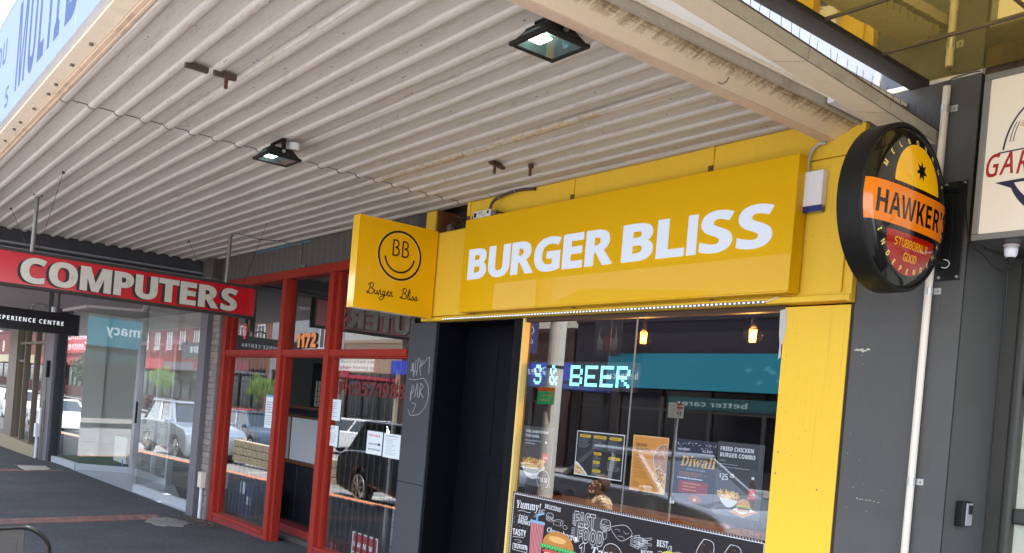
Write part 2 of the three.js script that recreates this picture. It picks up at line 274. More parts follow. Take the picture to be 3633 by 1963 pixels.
function soffitTex(seed, stain) {
  return canvasTex(1024, 256, (g, w, h) => {
    const r = rng(seed); g.fillStyle = '#f0ede6'; g.fillRect(0, 0, w, h);
    for (let i = 0; i < 70; i++) { const x = r() * w, y = r() * h; for (let k = 0; k < 26; k++) { g.fillStyle = `rgba(${105 + r() * 50},${90 + r() * 40},${66 + r() * 30},${0.02 + r() * 0.07})`; g.fillRect(x + (r() - .5) * 90, y + (r() - .5) * 9, 3 + r() * 18, 1 + r() * 3); } }
    for (let i = 0; i < 1500; i++) { g.fillStyle = `rgba(${110 + r() * 60},${98 + r() * 50},${80 + r() * 40},${0.02 + r() * 0.06})`; const a = 4 + r() * 60; g.fillRect(r() * w, r() * h, a, 1 + r() * 3); }
    for (let i = 0; i < 2600; i++) { g.fillStyle = r() > 0.5 ? 'rgba(255,252,244,0.35)' : 'rgba(150,138,120,0.16)'; g.fillRect(r() * w, r() * h, 2, 1); }
    for (let i = 0; i < 26; i++) { g.fillStyle = `rgba(40,30,22,${0.4 + 0.5 * r()})`; const x = r() * w, y = h * ((Math.floor(r() * 5) + 0.5) / 5) + 18; g.beginPath(); g.ellipse(x, y, 2.2, 1.6, 0, 0, 7); g.fill(); }
    for (const y of [6, h - 6]) { g.strokeStyle = 'rgba(150,125,85,0.4)'; g.lineWidth = 1.4; g.beginPath(); for (let x = 0; x <= w; x += 16) g.lineTo(x, y + r() * 1.5); g.stroke(); }
    if (stain) for (let i = 0; i < 2600; i++) { const x = w * (stain[0] + (stain[1] - stain[0]) * r()), d = (r() + r() - 1) * 15, k = r(); const dens = Math.sin(x / 40) + Math.sin(x / 17 + 2) + Math.sin(x / 91); if (dens < -0.4 && r() > 0.35) continue; g.fillStyle = k > 0.8 ? `rgba(150,78,25,${0.12 + r() * 0.3})` : k > 0.4 ? `rgba(205,150,60,${0.08 + r() * 0.2})` : `rgba(236,212,140,${0.1 + r() * 0.2})`; g.fillRect(x, 15 + d, 2 + r() * 9, 1 + r() * 3); }
  });
}
{
  const A = thing('street_awning', 'grey white awning of ribbed steel sheets over the footpath before the burger shop', 'awning', [-6.9, 3.19, 1.4]);
  const mats = [soffitTex(1), soffitTex(2), soffitTex(3, [0.02, 0.72])].map((t, i) => { const m = std('ribbed soffit steel', [0.635, 0.625, 0.60], 0.5, { map: t, bumpMap: bumpTex, bumpScale: 0.0018, side: THREE.DoubleSide }); return m; });
  const zs = [2.872, 2.287, 1.549, 0.812, 0.073, -0.05];
  for (const [xa, xb, c] of [[-5.753, -2.55, 0], [-11.47, -5.768, 1]]) for (let k = 0; k < 5; k++) {
    const stained = c === 0 && k === 3;
    // each sheet laps 8 mm over its neighbour and hangs 2 mm below it there
    part(A, 'soffit_sheet', ribSheet(xa, xb, zs[k] + (k ? 0.008 : 0), zs[k + 1], 3.19 - 0.0022 * (k % 2) - 0.0008 * c), stained ? mats[2] : mats[(k + c) % 2], stained ? { label: 'ribbed soffit sheet with an ochre rust stain along one rib' } : undefined);
  }
  part(A, 'roof_sheet', bx(-11.5, -2.4, 3.26, 3.29, -0.3, 2.96), std('galvanised roof', [0.5, 0.5, 0.5], 0.5));
  each(A, 'purlin', [bx(-11.5, -2.6, 3.2, 3.26, 2.2, 2.25), bx(-11.5, -2.6, 3.2, 3.26, 0.9, 0.95), bx(-5.8, -5.72, 3.195, 3.258, 0, 2.85)], M.black);
  each(A, 'edge_flashing', [bx(-11.6, -2.6, 3.172, 3.200, 2.876, 2.892, 0.003), bx(-11.6, -2.6, 3.178, 3.204, 2.893, 2.914, 0.003)], M.pink);
  part(A, 'gutter', [bx(-11.6, -2.6, 3.188, 3.25, 2.915, 2.997, 0.004)], M.cream);
  const bg = new THREE.CylinderGeometry(0.009, 0.011, 0.014, 8), bm = std('bolt', [0.16, 0.13, 0.10], 0.7);
  for (let i = 0; i < 20; i++) { const b = new THREE.Mesh(bg, bm); b.name = 'bolt'; b.position.set(-11.3 + i * 0.345 + 6.9 + 0.07 * Math.sin(i * 2.1), 3.183 - 3.19, 2.944 - 1.4 + 0.006 * Math.sin(i * 5)); b.castShadow = true; A.add(b); }
}
{
  const S = thing('awning_sign', 'pale blue sign board with tall blue distressed letters on the awning edge', 'sign', [-7, 3.2, 3.02]);
  const tex = canvasTex(2048, 512, (g, w, h) => {          // x -8.7 .. -2.7, y 3.2 .. 3.92
    const r = rng(8), X = (x) => (x + 8.7) / 6 * w, Y = (y) => h - (y - 3.2) / 0.72 * h;
    g.fillStyle = '#d2e2f3'; g.fillRect(0, 0, w, h);
    const put = (s, x0, x1, yb, yt, col) => { g.save(); g.font = 'bold 200px sans-serif'; const m = g.measureText(s), a = m.actualBoundingBoxAscent; g.translate(X(x0), Y(yb)); g.scale((X(x1) - X(x0)) / m.width, (Y(yb) - Y(yt)) / a); g.fillStyle = col; g.fillText(s, 0, 0); g.restore(); };
    put('MULTI', -6.33, -5.02, 3.30, 3.84, '#7189bf'); put('B', -4.96, -4.6, 3.30, 3.84, '#7189bf');
    put('UNIOU', -7.7, -6.7, 3.6, 3.76, '#7d97c9'); put('S', -6.66, -6.5, 3.27, 3.4, '#7d97c9');
    for (let i = 0; i < 1500; i++) { g.fillStyle = 'rgba(205,225,246,0.75)'; const x = X(-6.3 + r() * 1.9), y = h * r(); if (Math.sin(x / 31) + Math.sin(y / 23) > 0.2) g.fillRect(x, y, 1 + r() * 4, 1 + r() * 4); }
  });
  const p1 = canvasTex(4, 4, (g) => { g.fillStyle = '#d2e2f3'; g.fillRect(0, 0, 4, 4); });
  const w = std('white sheet edge', [0.7, 0.72, 0.75], 0.5);
  // two sign panels butted at a joint
  const mk = (x0, x1) => { const t = tex.clone(); t.wrapS = THREE.RepeatWrapping; t.repeat.set((x1 - x0) / 6, 1); t.offset.set((x0 + 8.7) / 6, 0); t.needsUpdate = true; board(S, 'sign_panel', [x0, x1, 3.2, 3.92, 3.0, 3.03], t, 'z', w, 0.7, { color: new THREE.Color(0.40, 0.40, 0.40), specularIntensity: 0.15 }); };
  mk(-8.7, -4.656); mk(-4.652, -2.7);
  each(S, 'sign_frame', [bx(-11.6, -2.65, 3.92, 3.95, 2.99, 3.035), bx(-11.6, -8.7, 3.2, 3.92, 3.0, 3.03)], w);
}
// ------------------------------------------------------------------ beam and gutter strip between the two awnings
{
  const B = thing('awning_beam', 'cream painted steel beam with mossy stained top edge at the end of the awning', 'beam', [-2.5, 3.07, 1.5]);
  const stain = canvasTex(1024, 256, (g, w, h) => {       // u along z, v from the bottom edge to the top edge
    const r = rng(77); g.fillStyle = '#efe6d6'; g.fillRect(0, 0, w, h);
    for (let i = 0; i < 2200; i++) { g.fillStyle = `rgba(130,110,80,${0.02 + r() * 0.05})`; g.fillRect(r() * w, r() * h, 2 + r() * 14, 1 + r() * 3); }
    for (let i = 0; i < 2300; i++) { const x = r() * w, L = 22 + r() * 60 + (r() > 0.8 ? 70 : 0); const q = r() * r(); for (let s = 0; s < L; s += 4) { g.fillStyle = `rgba(${80 + r() * 50},${66 + r() * 40},${42 + r() * 28},${(0.05 + q * 0.36) * (1 - s / L * 0.6)})`; g.fillRect(x + (r() - .5) * 3, s, 1 + r() * 5, 5); } }
    for (let i = 0; i < 900; i++) { g.fillStyle = `rgba(60,50,30,${0.1 + r() * 0.3})`; g.fillRect(r() * w, 60 + (r() - 0.5) * 16, 2 + r() * 6, 1 + r() * 3); }
    for (let i = 0; i < 420; i++) { const x = r() * w; g.fillStyle = `rgba(120,105,60,${0.05 + r() * 0.18})`; g.fillRect(x, 70, 1 + r() * 2, 10 + r() * 60); }
  });
  const sm = std('stained beam paint', [1.0, 0.91, 0.76], 0.6, { map: stain, bumpMap: bumpTex, bumpScale: 0.001, side: THREE.DoubleSide });
  const z0 = -0.12, z1 = 3.0;
  part(B, 'flange', bx(-2.612, -2.546, 3.07, 3.09, z0, z1, 0.004), M.pink);
  part(B, 'lip', bx(-2.612, -2.600, 3.09, 3.19, z0, z1), M.pink);
  part(B, 'web', quad([-2.546, 3.074, z1], [-2.546, 3.074, z0], [-2.42, 3.128, z0], [-2.42, 3.128, z1]), sm);
  part(B, 'top_edge', bx(-2.425, -2.408, 3.120, 3.16, z0, z1, 0.004), M.concrete);
  part(B, 'infill', bx(-2.56, -2.43, 3.13, 3.25, z0, z1), M.cream);
  part(B, 'hook', tube([[-2.49, 3.097, 0.92], [-2.495, 3.075, 0.93], [-2.50, 3.06, 0.955], [-2.505, 3.066, 0.97]], 0.002, 20, 5), M.rust);
  const E = thing('eave_sheet', 'pale grey metal eave sheet in the gap between cream beam and concrete ledge', 'eave sheet', [-2.3, 3.16, 1.5]);
  part(E, 'sheet', quad([-2.435, 3.178, -0.05], [-2.185, 3.178, -0.05], [-2.185, 3.178, 3.0], [-2.435, 3.178, 3.0]), phys('translucent pale sheet', [0.85, 0.84, 0.83], { roughness: 1, transmission: 0.045, thickness: 0, map: plainTex, side: THREE.DoubleSide }));
  each(E, 'rib', [bx(-2.404, -2.398, 3.158, 3.176, -0.05, 3.0), bx(-2.2, -2.194, 3.165, 3.176, -0.05, 3.0)], M.cream);
  const lamp = thing('fluorescent_batten', 'short white fitting end under the eave sheet beside the cream beam', 'light fitting', [-2.37, 3.13, 0.12]);
  part(lamp, 'body', bx(-2.392, -2.355, 3.128, 3.158, 0.03, 0.34, 0.004), M.whitePlastic); part(lamp, 'end_cap', bx(-2.394, -2.353, 3.126, 3.16, 0.018, 0.032, 0.003), M.pvc);
  const L = thing('concrete_ledge', 'weathered concrete ledge with cream underside between the two awnings', 'ledge', [-2.1, 3.0, 1.4]);
  const ledgeM = std('weathered ledge concrete', [0.42, 0.38, 0.31], 0.9, { map: grimeTex, bumpMap: bumpTex, bumpScale: 0.003 });
  const cuts = [-0.1, 0.42, 1.02, 1.62, 2.3, 3.0];        // cast in lengths
  for (let i = 0; i + 1 < cuts.length; i++) {
    const a = cuts[i] + 0.004, b = cuts[i + 1], y = (z) => 0.054 * z;
    const g = new THREE.BufferGeometry(), P = [[-2.03, 3.015, a], [-2.03, 2.962, a], [-2.2, 3.005, a], [-2.2, 3.06, a], [-2.03, 3.015, b], [-2.03, 2.962, b], [-2.2, 3.005, b], [-2.2, 3.06, b]].map((p) => [p[0], p[1] + y(p[2]), p[2]]);
    g.setAttribute('position', new THREE.Float32BufferAttribute(P.flat(), 3)); g.setIndex([0, 4, 5, 0, 5, 1, 2, 1, 5, 2, 5, 6, 3, 7, 4, 3, 4, 0, 3, 2, 6, 3, 6, 7, 4, 7, 6, 4, 6, 5, 0, 1, 2, 0, 2, 3]);
    const h = g.toNonIndexed(); h.computeVertexNormals(); uvm(h);
    part(L, 'ledge_block', h, ledgeM);
    // painted underside, a thin coat 3 mm proud
    part(L, 'painted_soffit', quad([-2.034, 2.9605 + y(a), a], [-2.034, 2.9605 + y(b), b], [-2.2, 3.0025 + y(b), b], [-2.2, 3.0025 + y(a), a]), M.cream);
  }
  const sp = thing('bird_spikes', 'row of thin dark bird spikes along the concrete ledge', 'bird spikes', [-2.04, 3.05, 1.2]);
  const r = rng(4), sg = new THREE.CylinderGeometry(0.0009, 0.0012, 0.05, 5); for (let i = 0; i < 34; i++) { const z = 0.02 + i * 0.062 + (r() - 0.5) * 0.04, m = new THREE.Mesh(sg, M.blackMat); m.name = 'spike'; m.position.set(-2.034 + 2.04, 3.015 + 0.054 * z + 0.024 - 3.05, z - 1.2); m.rotation.set((r() - .5) * 0.2, 0, (r() - .5) * 0.15); sp.add(m); }
  part(sp, 'moss_strip', (() => { const g = bx(-2.05, -2.028, 0, 0.006, -0.05, 3); const p = g.attributes.position; for (let i = 0; i < p.count; i++) p.setY(i, p.getY(i) + 3.014 + 0.054 * p.getZ(i)); return g; })(), std('dark moss', [0.09, 0.055, 0.03], 0.95, { map: grimeTex }));
}
// ------------------------------------------------------------------ neighbour's awning with polished ceiling
{
  const R = thing('mirror_awning', 'awning with a polished amber mirror ceiling in dark bars above the grey pillar', 'awning', [-1.3, 3.25, 1.2]);
  const mir = std('polished amber ceiling', [1.0, 0.80, 0.24], 0.03, { metalness: 0.82, bumpMap: waveTex, bumpScale: 0.0022 });
  const barM = std('dark brown bar', [0.08, 0.055, 0.035], 0.6);
  const zc = [0.012, 0.42, 0.85, 1.28, 1.71, 2.14, 2.57, 3.0], xc = [-2.088, -1.50, -0.9, -0.3, 0.3, 0.9];
  for (let i = 0; i + 1 < zc.length; i++) for (let j = 0; j + 1 < xc.length; j++) part(R, 'ceiling_panel', bx(xc[j] + 0.004, xc[j + 1] - 0.004, 3.249, 3.255, zc[i] + 0.004, zc[i + 1] - 0.004), mir);
  for (let i = 1; i < zc.length; i++) part(R, 'ceiling_bar', bx(-2.092, 0.9, 3.241, 3.252, zc[i] - 0.005, zc[i] + 0.005, 0.002), barM);
  for (let j = 1; j + 1 < xc.length; j++) part(R, 'ceiling_bar', bx(xc[j] - 0.006, xc[j] + 0.006, 3.243, 3.253, 0.01, 3.0, 0.002), barM);
  part(R, 'edge_beam', bx(-2.187, -2.093, 3.236, 3.42, -0.02, 3.02, 0.004), std('dirty dark beam', [0.045, 0.033, 0.022], 0.8, { map: grimeTex, bumpMap: bumpTex, bumpScale: 0.002 }));
  part(R, 'roof', bx(-2.187, 1.0, 3.42, 3.46, -0.3, 3.05), M.greyMetal);
  part(R, 'fascia', bx(-2.187, 1.0, 3.2, 3.46, 3.03, 3.06), M.cream);
  const U = thing('upper_storey_wall', 'pale upper storey wall with pinkish battens seen through the gap between awnings', 'wall', [-2.6, 3.3, -1.2]);
  part(U, 'wall', bx(-5.9, 6, 3.3, 7.5, -1.6, -1.3), std('pale wall paint', [0.30, 0.30, 0.31], 0.7, { map: plainTex }));
  for (let k = 0; k < 9; k++) part(U, 'batten', bx(-3.5 + k * 0.26, -3.47 + k * 0.26, 3.3, 5.2, -1.3, -1.27), std('pinkish batten', [0.45, 0.35, 0.36], 0.7));
  part(U, 'rail', bx(-2.9, -2.2, 3.45, 3.475, -1.26, -1.24), std('pinkish rail', [0.45, 0.35, 0.36], 0.7));
}
// ------------------------------------------------------------------ grey shop at the right
{
  const G = thing('grey_shop', 'grey painted pillar and doorway of the shop right of the burger shop', 'shop front', [-1.9, gx(-1.9), 0]);
  part(G, 'pillar', bx(-2.372, -1.862, -0.2, 3.24, -0.42, 0.0, 0.004), M.greyPillar);
  part(G, 'joint_filler', bx(-2.389, -2.374, 0, 2.262, -0.05, -0.006), std('dark rotten joint', [0.035, 0.022, 0.016], 0.9));
  part(G, 'cap_strip', bx(-2.372, -1.862, 3.2405, 3.262, -0.42, 0.006, 0.002), M.cream);
  part(G, 'expansion_joint', bx(-1.8612, -1.8595, 0, 3.23, -0.008, -0.002), M.blackMat);
  part(G, 'lintel', bx(-1.858, 1, 3.15, 3.31, -0.15, -0.02), std('brown boards', [0.16, 0.11, 0.06], 0.8, { map: woodTex }));
  part(G, 'wall_above', bx(-1.858, 1, 2.5, 3.149, -0.42, -0.16), M.greyDark);
  each(G, 'door_post', [bx(-1.856, -1.79, -0.1, 2.5, -0.50, -0.40, 0.006), bx(-1.795, -1.745, -0.1, 2.5, -0.47, -0.385, 0.02)], M.greyDark);
  for (const [a, b] of [[1.862, 1.942], [1.283, 1.355], [0.5, 0.6]]) part(G, 'door_rail', bx(-1.745, -0.6, a, b, -0.46, -0.40, 0.015), M.greyDark);
  part(G, 'frosted_glass', bx(-1.76, -0.6, 0, 2.5, -0.445, -0.437), phys('frosted film', [0.62, 0.66, 0.60], { roughness: 0.25, clearcoat: 0.5, map: grimeTex }));
  part(G, 'upper_wall', bx(-1.86, 2.5, 3.262, 6.0, -1.25, -0.45), M.greyPillar);
  part(G, 'side_wall', bx(-0.6, 1, -0.2, 3.2, -0.6, -0.4), M.greyDark);
  const flakes = canvasTex(64, 64, (g) => { g.fillStyle = '#fff'; g.fillRect(0, 0, 64, 64); });
  // flaked spots where the pale undercoat shows: thin raised chips
  const r = rng(31), chip = std('pale undercoat', [0.55, 0.52, 0.42], 0.8), list = [];
  const poly = (cx, cy, s, n = 7) => { const sh = new THREE.Shape(); for (let i = 0; i < n; i++) { const a = i / n * 6.283, q = s * (0.5 + r()); i ? sh.lineTo(cx + Math.cos(a) * q, cy + Math.sin(a) * q * 0.5) : sh.moveTo(cx + Math.cos(a) * q, cy + Math.sin(a) * q * 0.5); } const g = new THREE.ShapeGeometry(sh); g.translate(0, 0, 0.0015); return g; };
  for (let i = 0; i < 7; i++) list.push(poly(-2.345 + i * 0.0105, 2.03 + (r() - .5) * 0.012, 0.009)); for (let i = 0; i < 8; i++) list.push(poly(-2.27 + i * 0.012 * (1 + r() * .4), 1.327 + (r() - .5) * 0.008, 0.0035)); for (let i = 0; i < 16; i++) list.push(poly(-2.34 + r() * 0.34, 1.25 + r() * 1.5, 0.0022));
  part(G, 'paint_chips', list, chip, { kind: 'stuff' });

  const P = thing('drain_pipe', 'cream plastic pipe with saddle clips running down the grey pillar', 'pipe', [-2.0, 0, 0.02]);
  part(P, 'pipe', rod([-2.012, -0.1, 0.022], [-2.001, 3.205, 0.022], 0.0165, 20), M.pvc);
  for (const y of [3.105, 2.292, 1.44, 0.6]) { const x = -2.001 - 0.0033 * (3.2 - y); const c = part(P, 'clip', [(() => { const g = new THREE.CylinderGeometry(0.0185, 0.0185, 0.035, 20, 1, true); g.translate(x, y, 0.022); return g; })(), bx(x + 0.015, x + 0.047, y - 0.013, y + 0.015, 0.001, 0.005)], std('steel clip', [0.5, 0.5, 0.48], 0.4, { metalness: 0.7, side: THREE.DoubleSide })); part(c, 'screw', (() => { const g = new THREE.SphereGeometry(0.005, 10, 8); g.scale(1, 1, 0.5); g.translate(x + 0.034, y, 0.006); return g; })(), M.greyMetal); }
  part(P, 'cable', tube([[-2.0, 3.19, 0.022], [-1.998, 3.215, 0.024], [-1.985, 3.235, 0.02], [-1.95, 3.243, 0.014], [-1.90, 3.246, 0.012], [-1.865, 3.243, 0.012]], 0.0026, 40, 6), M.blackMat);

  const K = thing('key_lockbox', 'small black key lockbox with a grey faceplate on the pillar return', 'lockbox', [-1.84, 1.317, -0.13]);
  part(K, 'body', bx(-1.861, -1.826, 1.262, 1.373, -0.192, -0.105, 0.006), M.blackMat);
  part(K, 'faceplate', bx(-1.827, -1.819, 1.266, 1.366, -0.182, -0.128, 0.004), std('grey plastic', [0.30, 0.30, 0.31], 0.4));
  part(K, 'dial_cover', bx(-1.820, -1.812, 1.318, 1.358, -0.170, -0.140, 0.004), M.blackMat);
}
{
  const X0 = -1.764, X1 = -0.86, Y0 = 2.464, Y1 = 3.152, ZF = 0.18;
  const S = thing('lightbox_sign', 'cream lightbox sign in a grey frame with red brush letters at the right edge', 'sign', [-1.3, 2.46, 0.05]);
  const fr = std('grey powder coat', [0.155, 0.155, 0.14], 0.45);
  part(S, 'cabinet', bx(X0, X1, Y0, Y1, -0.06, ZF - 0.012, 0.003), std('dark grey cabinet', [0.07, 0.07, 0.068], 0.5));
  const fw = 0.026; each(S, 'frame', [bx(X0, X1, Y0, Y0 + fw, ZF - 0.03, ZF, 0.004), bx(X0, X1, Y1 - fw, Y1, ZF - 0.03, ZF, 0.004), bx(X0, X0 + fw, Y0 + fw, Y1 - fw, ZF - 0.03, ZF, 0.004), bx(X1 - fw, X1, Y0 + fw, Y1 - fw, ZF - 0.03, ZF, 0.004)], fr);
  const tex = canvasTex(1024, 780, (g, w, h) => {
    const X = (x) => (x - (X0 + fw)) / (X1 - X0 - 2 * fw) * w, Y = (y) => h - (y - (Y0 + fw)) / (Y1 - Y0 - 2 * fw) * h;
    g.fillStyle = '#f6ecda'; g.fillRect(0, 0, w, h); g.lineCap = 'round'; g.lineJoin = 'round';
    // bun top, cut by the frame of the photograph
    g.strokeStyle = '#231b44'; g.lineWidth = 9; g.beginPath(); g.moveTo(X(-1.668), Y(2.828)); g.quadraticCurveTo(X(-1.655), Y(2.95), X(-1.57), Y(3.01)); g.quadraticCurveTo(X(-1.45), Y(3.08), X(-1.32), Y(3.0)); g.quadraticCurveTo(X(-1.24), Y(2.93), X(-1.235), Y(2.828)); g.stroke();
    g.lineWidth = 7; g.beginPath(); g.moveTo(X(-1.685), Y(2.815)); g.lineTo(X(-1.225), Y(2.83)); g.stroke();
    g.lineWidth = 4; for (const d of [0, 0.012]) { g.beginPath(); g.moveTo(X(-1.645 + d), Y(2.855)); g.quadraticCurveTo(X(-1.64 + d), Y(2.9), X(-1.625 + d), Y(2.93)); g.stroke(); }
    // lower bun
    g.fillStyle = '#231b44'; g.beginPath(); g.moveTo(X(-1.69), Y(2.695)); g.lineTo(X(-1.22), Y(2.71)); g.quadraticCurveTo(X(-1.3), Y(2.53), X(-1.46), Y(2.53)); g.quadraticCurveTo(X(-1.58), Y(2.56), X(-1.625), Y(2.665)); g.closePath(); g.fill();
    g.fillStyle = '#f6ecda'; g.beginPath(); g.moveTo(X(-1.615), Y(2.685)); g.lineTo(X(-1.26), Y(2.695)); g.quadraticCurveTo(X(-1.34), Y(2.555), X(-1.46), Y(2.56)); g.quadraticCurveTo(X(-1.57), Y(2.6), X(-1.615), Y(2.685)); g.fill();
    g.fillStyle = '#a8181c'; g.font = 'italic 150px sans-serif'; let x = X(-1.738); const s = 'GARAGE'; for (let i = 0; i < 6; i++) { g.save(); g.translate(x, Y(2.722) - (i % 2) * 5); g.rotate(-0.05 + 0.03 * (i % 3)); g.scale(0.66, 1); g.fillText(s[i], 0, 0); g.strokeStyle = '#a8181c'; g.lineWidth = 5; g.strokeText(s[i], 0, 0); x += g.measureText(s[i]).width * 0.66 + 8; g.restore(); }
    g.fillStyle = '#d8a35a'; g.font = 'bold 30px sans-serif'; g.save(); g.translate(X(-1.60), Y(2.905)); g.rotate(-0.9); g.fillText('W', 0, 0); g.restore();
  });
  board(S, 'face', [X0 + fw, X1 - fw, Y0 + fw, Y1 - fw, ZF - 0.02, ZF - 0.008], tex, 'z', fr, 0.3, { color: new THREE.Color(0.55, 0.55, 0.55), emissive: new THREE.Color(0.045, 0.042, 0.038), emissiveMap: tex });
  const C = thing('cable_socket', 'white plug socket with a black flex hanging below the lightbox sign', 'socket', [-1.66, 2.42, 0.06]);
  part(C, 'base', rod([-1.658, 2.462, 0.045], [-1.658, 2.456, 0.045], 0.03, 20), M.pvc);
  part(C, 'socket', (() => { const g = new THREE.LatheGeometry([[0.0, 0.0], [0.017, 0.0], [0.024, 0.010], [0.026, 0.03], [0.026, 0.047], [0, 0.048]].map((p) => new THREE.Vector2(...p)), 24); g.translate(-1.658, 2.409, 0.045); return g; })(), M.whitePlastic);
  part(C, 'plug', (() => { const g = new THREE.LatheGeometry([[0.0, 0.0], [0.006, 0.0], [0.007, 0.012], [0.015, 0.02], [0.016, 0.03], [0, 0.03]].map((p) => new THREE.Vector2(...p)), 16); g.translate(-1.658, 2.379, 0.045); return g; })(), M.blackMat);
  part(C, 'flex', tube([[-1.658, 2.38, 0.045], [-1.662, 2.362, 0.046], [-1.68, 2.352, 0.05], [-1.71, 2.372, 0.07], [-1.74, 2.42, 0.12], [-1.768, 2.452, 0.165], [-1.79, 2.52, 0.16], [-1.83, 2.63, 0.11], [-1.87, 2.74, 0.05], [-1.91, 2.765, 0.03]], 0.0035, 80, 8), M.blackMat);
}
{
  // round projecting sign on a bracket plate
  const cz = 0.405, cy = 2.575, R = 0.345, xf = -1.935, xb = -2.035;
  const O = thing('round_sign', 'round black projecting sign with orange band and yellow half disc by the grey pillar', 'sign', [-1.98, cy, cz]);
  const rim = (() => { const g = new THREE.LatheGeometry([[R - 0.02, 0.1], [R - 0.004, 0.1], [R, 0.096], [R, 0.0], [R - 0.01, -0.004], [0, -0.004]].map((p) => new THREE.Vector2(...p)), 72); g.rotateZ(-Math.PI / 2); g.translate(xb, cy, cz); return g; })();
  part(O, 'rim', rim, phys('matt black drum', [0.010, 0.010, 0.009], { roughness: 0.45, specularIntensity: 0.35 }));
  const gasket = new THREE.TorusGeometry(R - 0.012, 0.008, 10, 72); gasket.rotateY(Math.PI / 2); gasket.translate(xf - 0.002, cy, cz); part(O, 'gasket', gasket, M.blackMat);
  const tex = canvasTex(1024, 1024, (g, w) => {
    const c = w / 2; g.fillStyle = '#14110f'; g.fillRect(0, 0, w, w);
    g.fillStyle = '#f0b30c'; g.beginPath(); g.arc(c + 10, 400, 262, Math.PI, 0); g.lineTo(c + 272, 400); g.closePath(); g.fill();
    // seven pointed star
    g.fillStyle = '#14110f'; g.beginPath(); for (let i = 0; i < 14; i++) { const a = i / 14 * 6.283 - Math.PI / 2, q = i % 2 ? 32 : 66; g.lineTo(c + 40 + Math.cos(a) * q, 290 + Math.sin(a) * q); } g.fill();
    g.fillStyle = '#e87a10'; g.fillRect(0, 424, w, 236);
    g.fillStyle = '#14110f'; g.font = 'bold 190px sans-serif'; g.textAlign = 'center'; g.save(); g.translate(c + 24, 612); g.scale(0.94, 1); g.fillText("HAWKER'S", 0, 0); g.restore();
    g.fillStyle = '#9c1408'; g.beginPath(); g.moveTo(c - 280, 690); g.lineTo(c + 280, 690); g.bezierCurveTo(c + 270, 1010, c - 270, 1010, c - 280, 690); g.fill();
    g.fillStyle = '#e2a416'; g.font = 'bold 66px monospace'; g.fillText('STUBBORNLY', c + 2, 772); g.fillText('GOOD', c + 2, 850);
    g.font = 'bold 46px sans-serif'; g.fillStyle = '#e8cf6a';
    const arc = (s, a0, da, q, up) => { for (let i = 0; i < s.length; i++) { const a = a0 + da * i; g.save(); g.translate(c + Math.cos(a) * q, c + Math.sin(a) * q); g.rotate(up ? a + Math.PI / 2 : a - Math.PI / 2); g.fillText(s[i], 0, 0); g.restore(); } };
    arc('MELBOURNE', -2.62, 0.262, 372, true); arc('INDEPENDENT', 2.62, -0.212, 410, false);
  });
  const dome = (() => { const pts = []; for (let i = 0; i <= 12; i++) { const t = i / 12, rr = (R - 0.016) * t; pts.push(new THREE.Vector2(rr, 0.052 * Math.sqrt(Math.max(0, 1 - Math.pow(t, 2.6))))); } const g = new THREE.LatheGeometry(pts, 72); g.rotateZ(-Math.PI / 2); g.translate(xf - 0.004, cy, cz); const p = g.attributes.position, uv = g.attributes.uv; for (let i = 0; i < p.count; i++) uv.setXY(i, 0.5 - (p.getZ(i) - cz) / (2 * R), 0.5 + (p.getY(i) - cy) / (2 * R)); return g; })();
  part(O, 'domed_face', dome, printed(tex, 0.12, { specularIntensity: 0.6, clearcoat: 0.55, clearcoatRoughness: 0.02, side: THREE.DoubleSide }));
  const back = dome.clone(); // the other side carries the same dome
  each(O, 'bracket_arm', [rod([-1.985, 2.42, 0.12], [-1.93, 2.405, 0.004], 0.016, 14), rod([-1.985, 2.735, 0.12], [-1.925, 2.735, 0.004], 0.014, 14)], M.blackMat);
  part(O, 'wall_plate', bx(-1.982, -1.879, 2.338, 2.776, 0.001, 0.008, 0.002), std('black plate', [0.010, 0.010, 0.010], 0.35));
  for (const [x, y] of [[-1.970, 2.352], [-1.891, 2.352], [-1.970, 2.763], [-1.891, 2.763]]) part(O, 'bolt', (() => { const g = new THREE.CylinderGeometry(0.0065, 0.0075, 0.006, 12); g.rotateX(Math.PI / 2); g.translate(x, y, 0.010); return g; })(), M.metal);
  part(O, 'cable', tube([[-1.93, 2.74, 0.02], [-1.925, 2.66, 0.022], [-1.92, 2.55, 0.02], [-1.925, 2.45, 0.022], [-1.935, 2.41, 0.02]], 0.003, 30, 6), M.blackMat);
  part(O, 'cable_tie', (() => { const g = new THREE.TorusGeometry(0.018, 0.002, 6, 20); g.rotateY(0.5); g.translate(-1.938, 2.408, 0.03); return g; })(), M.whitePlastic);
}

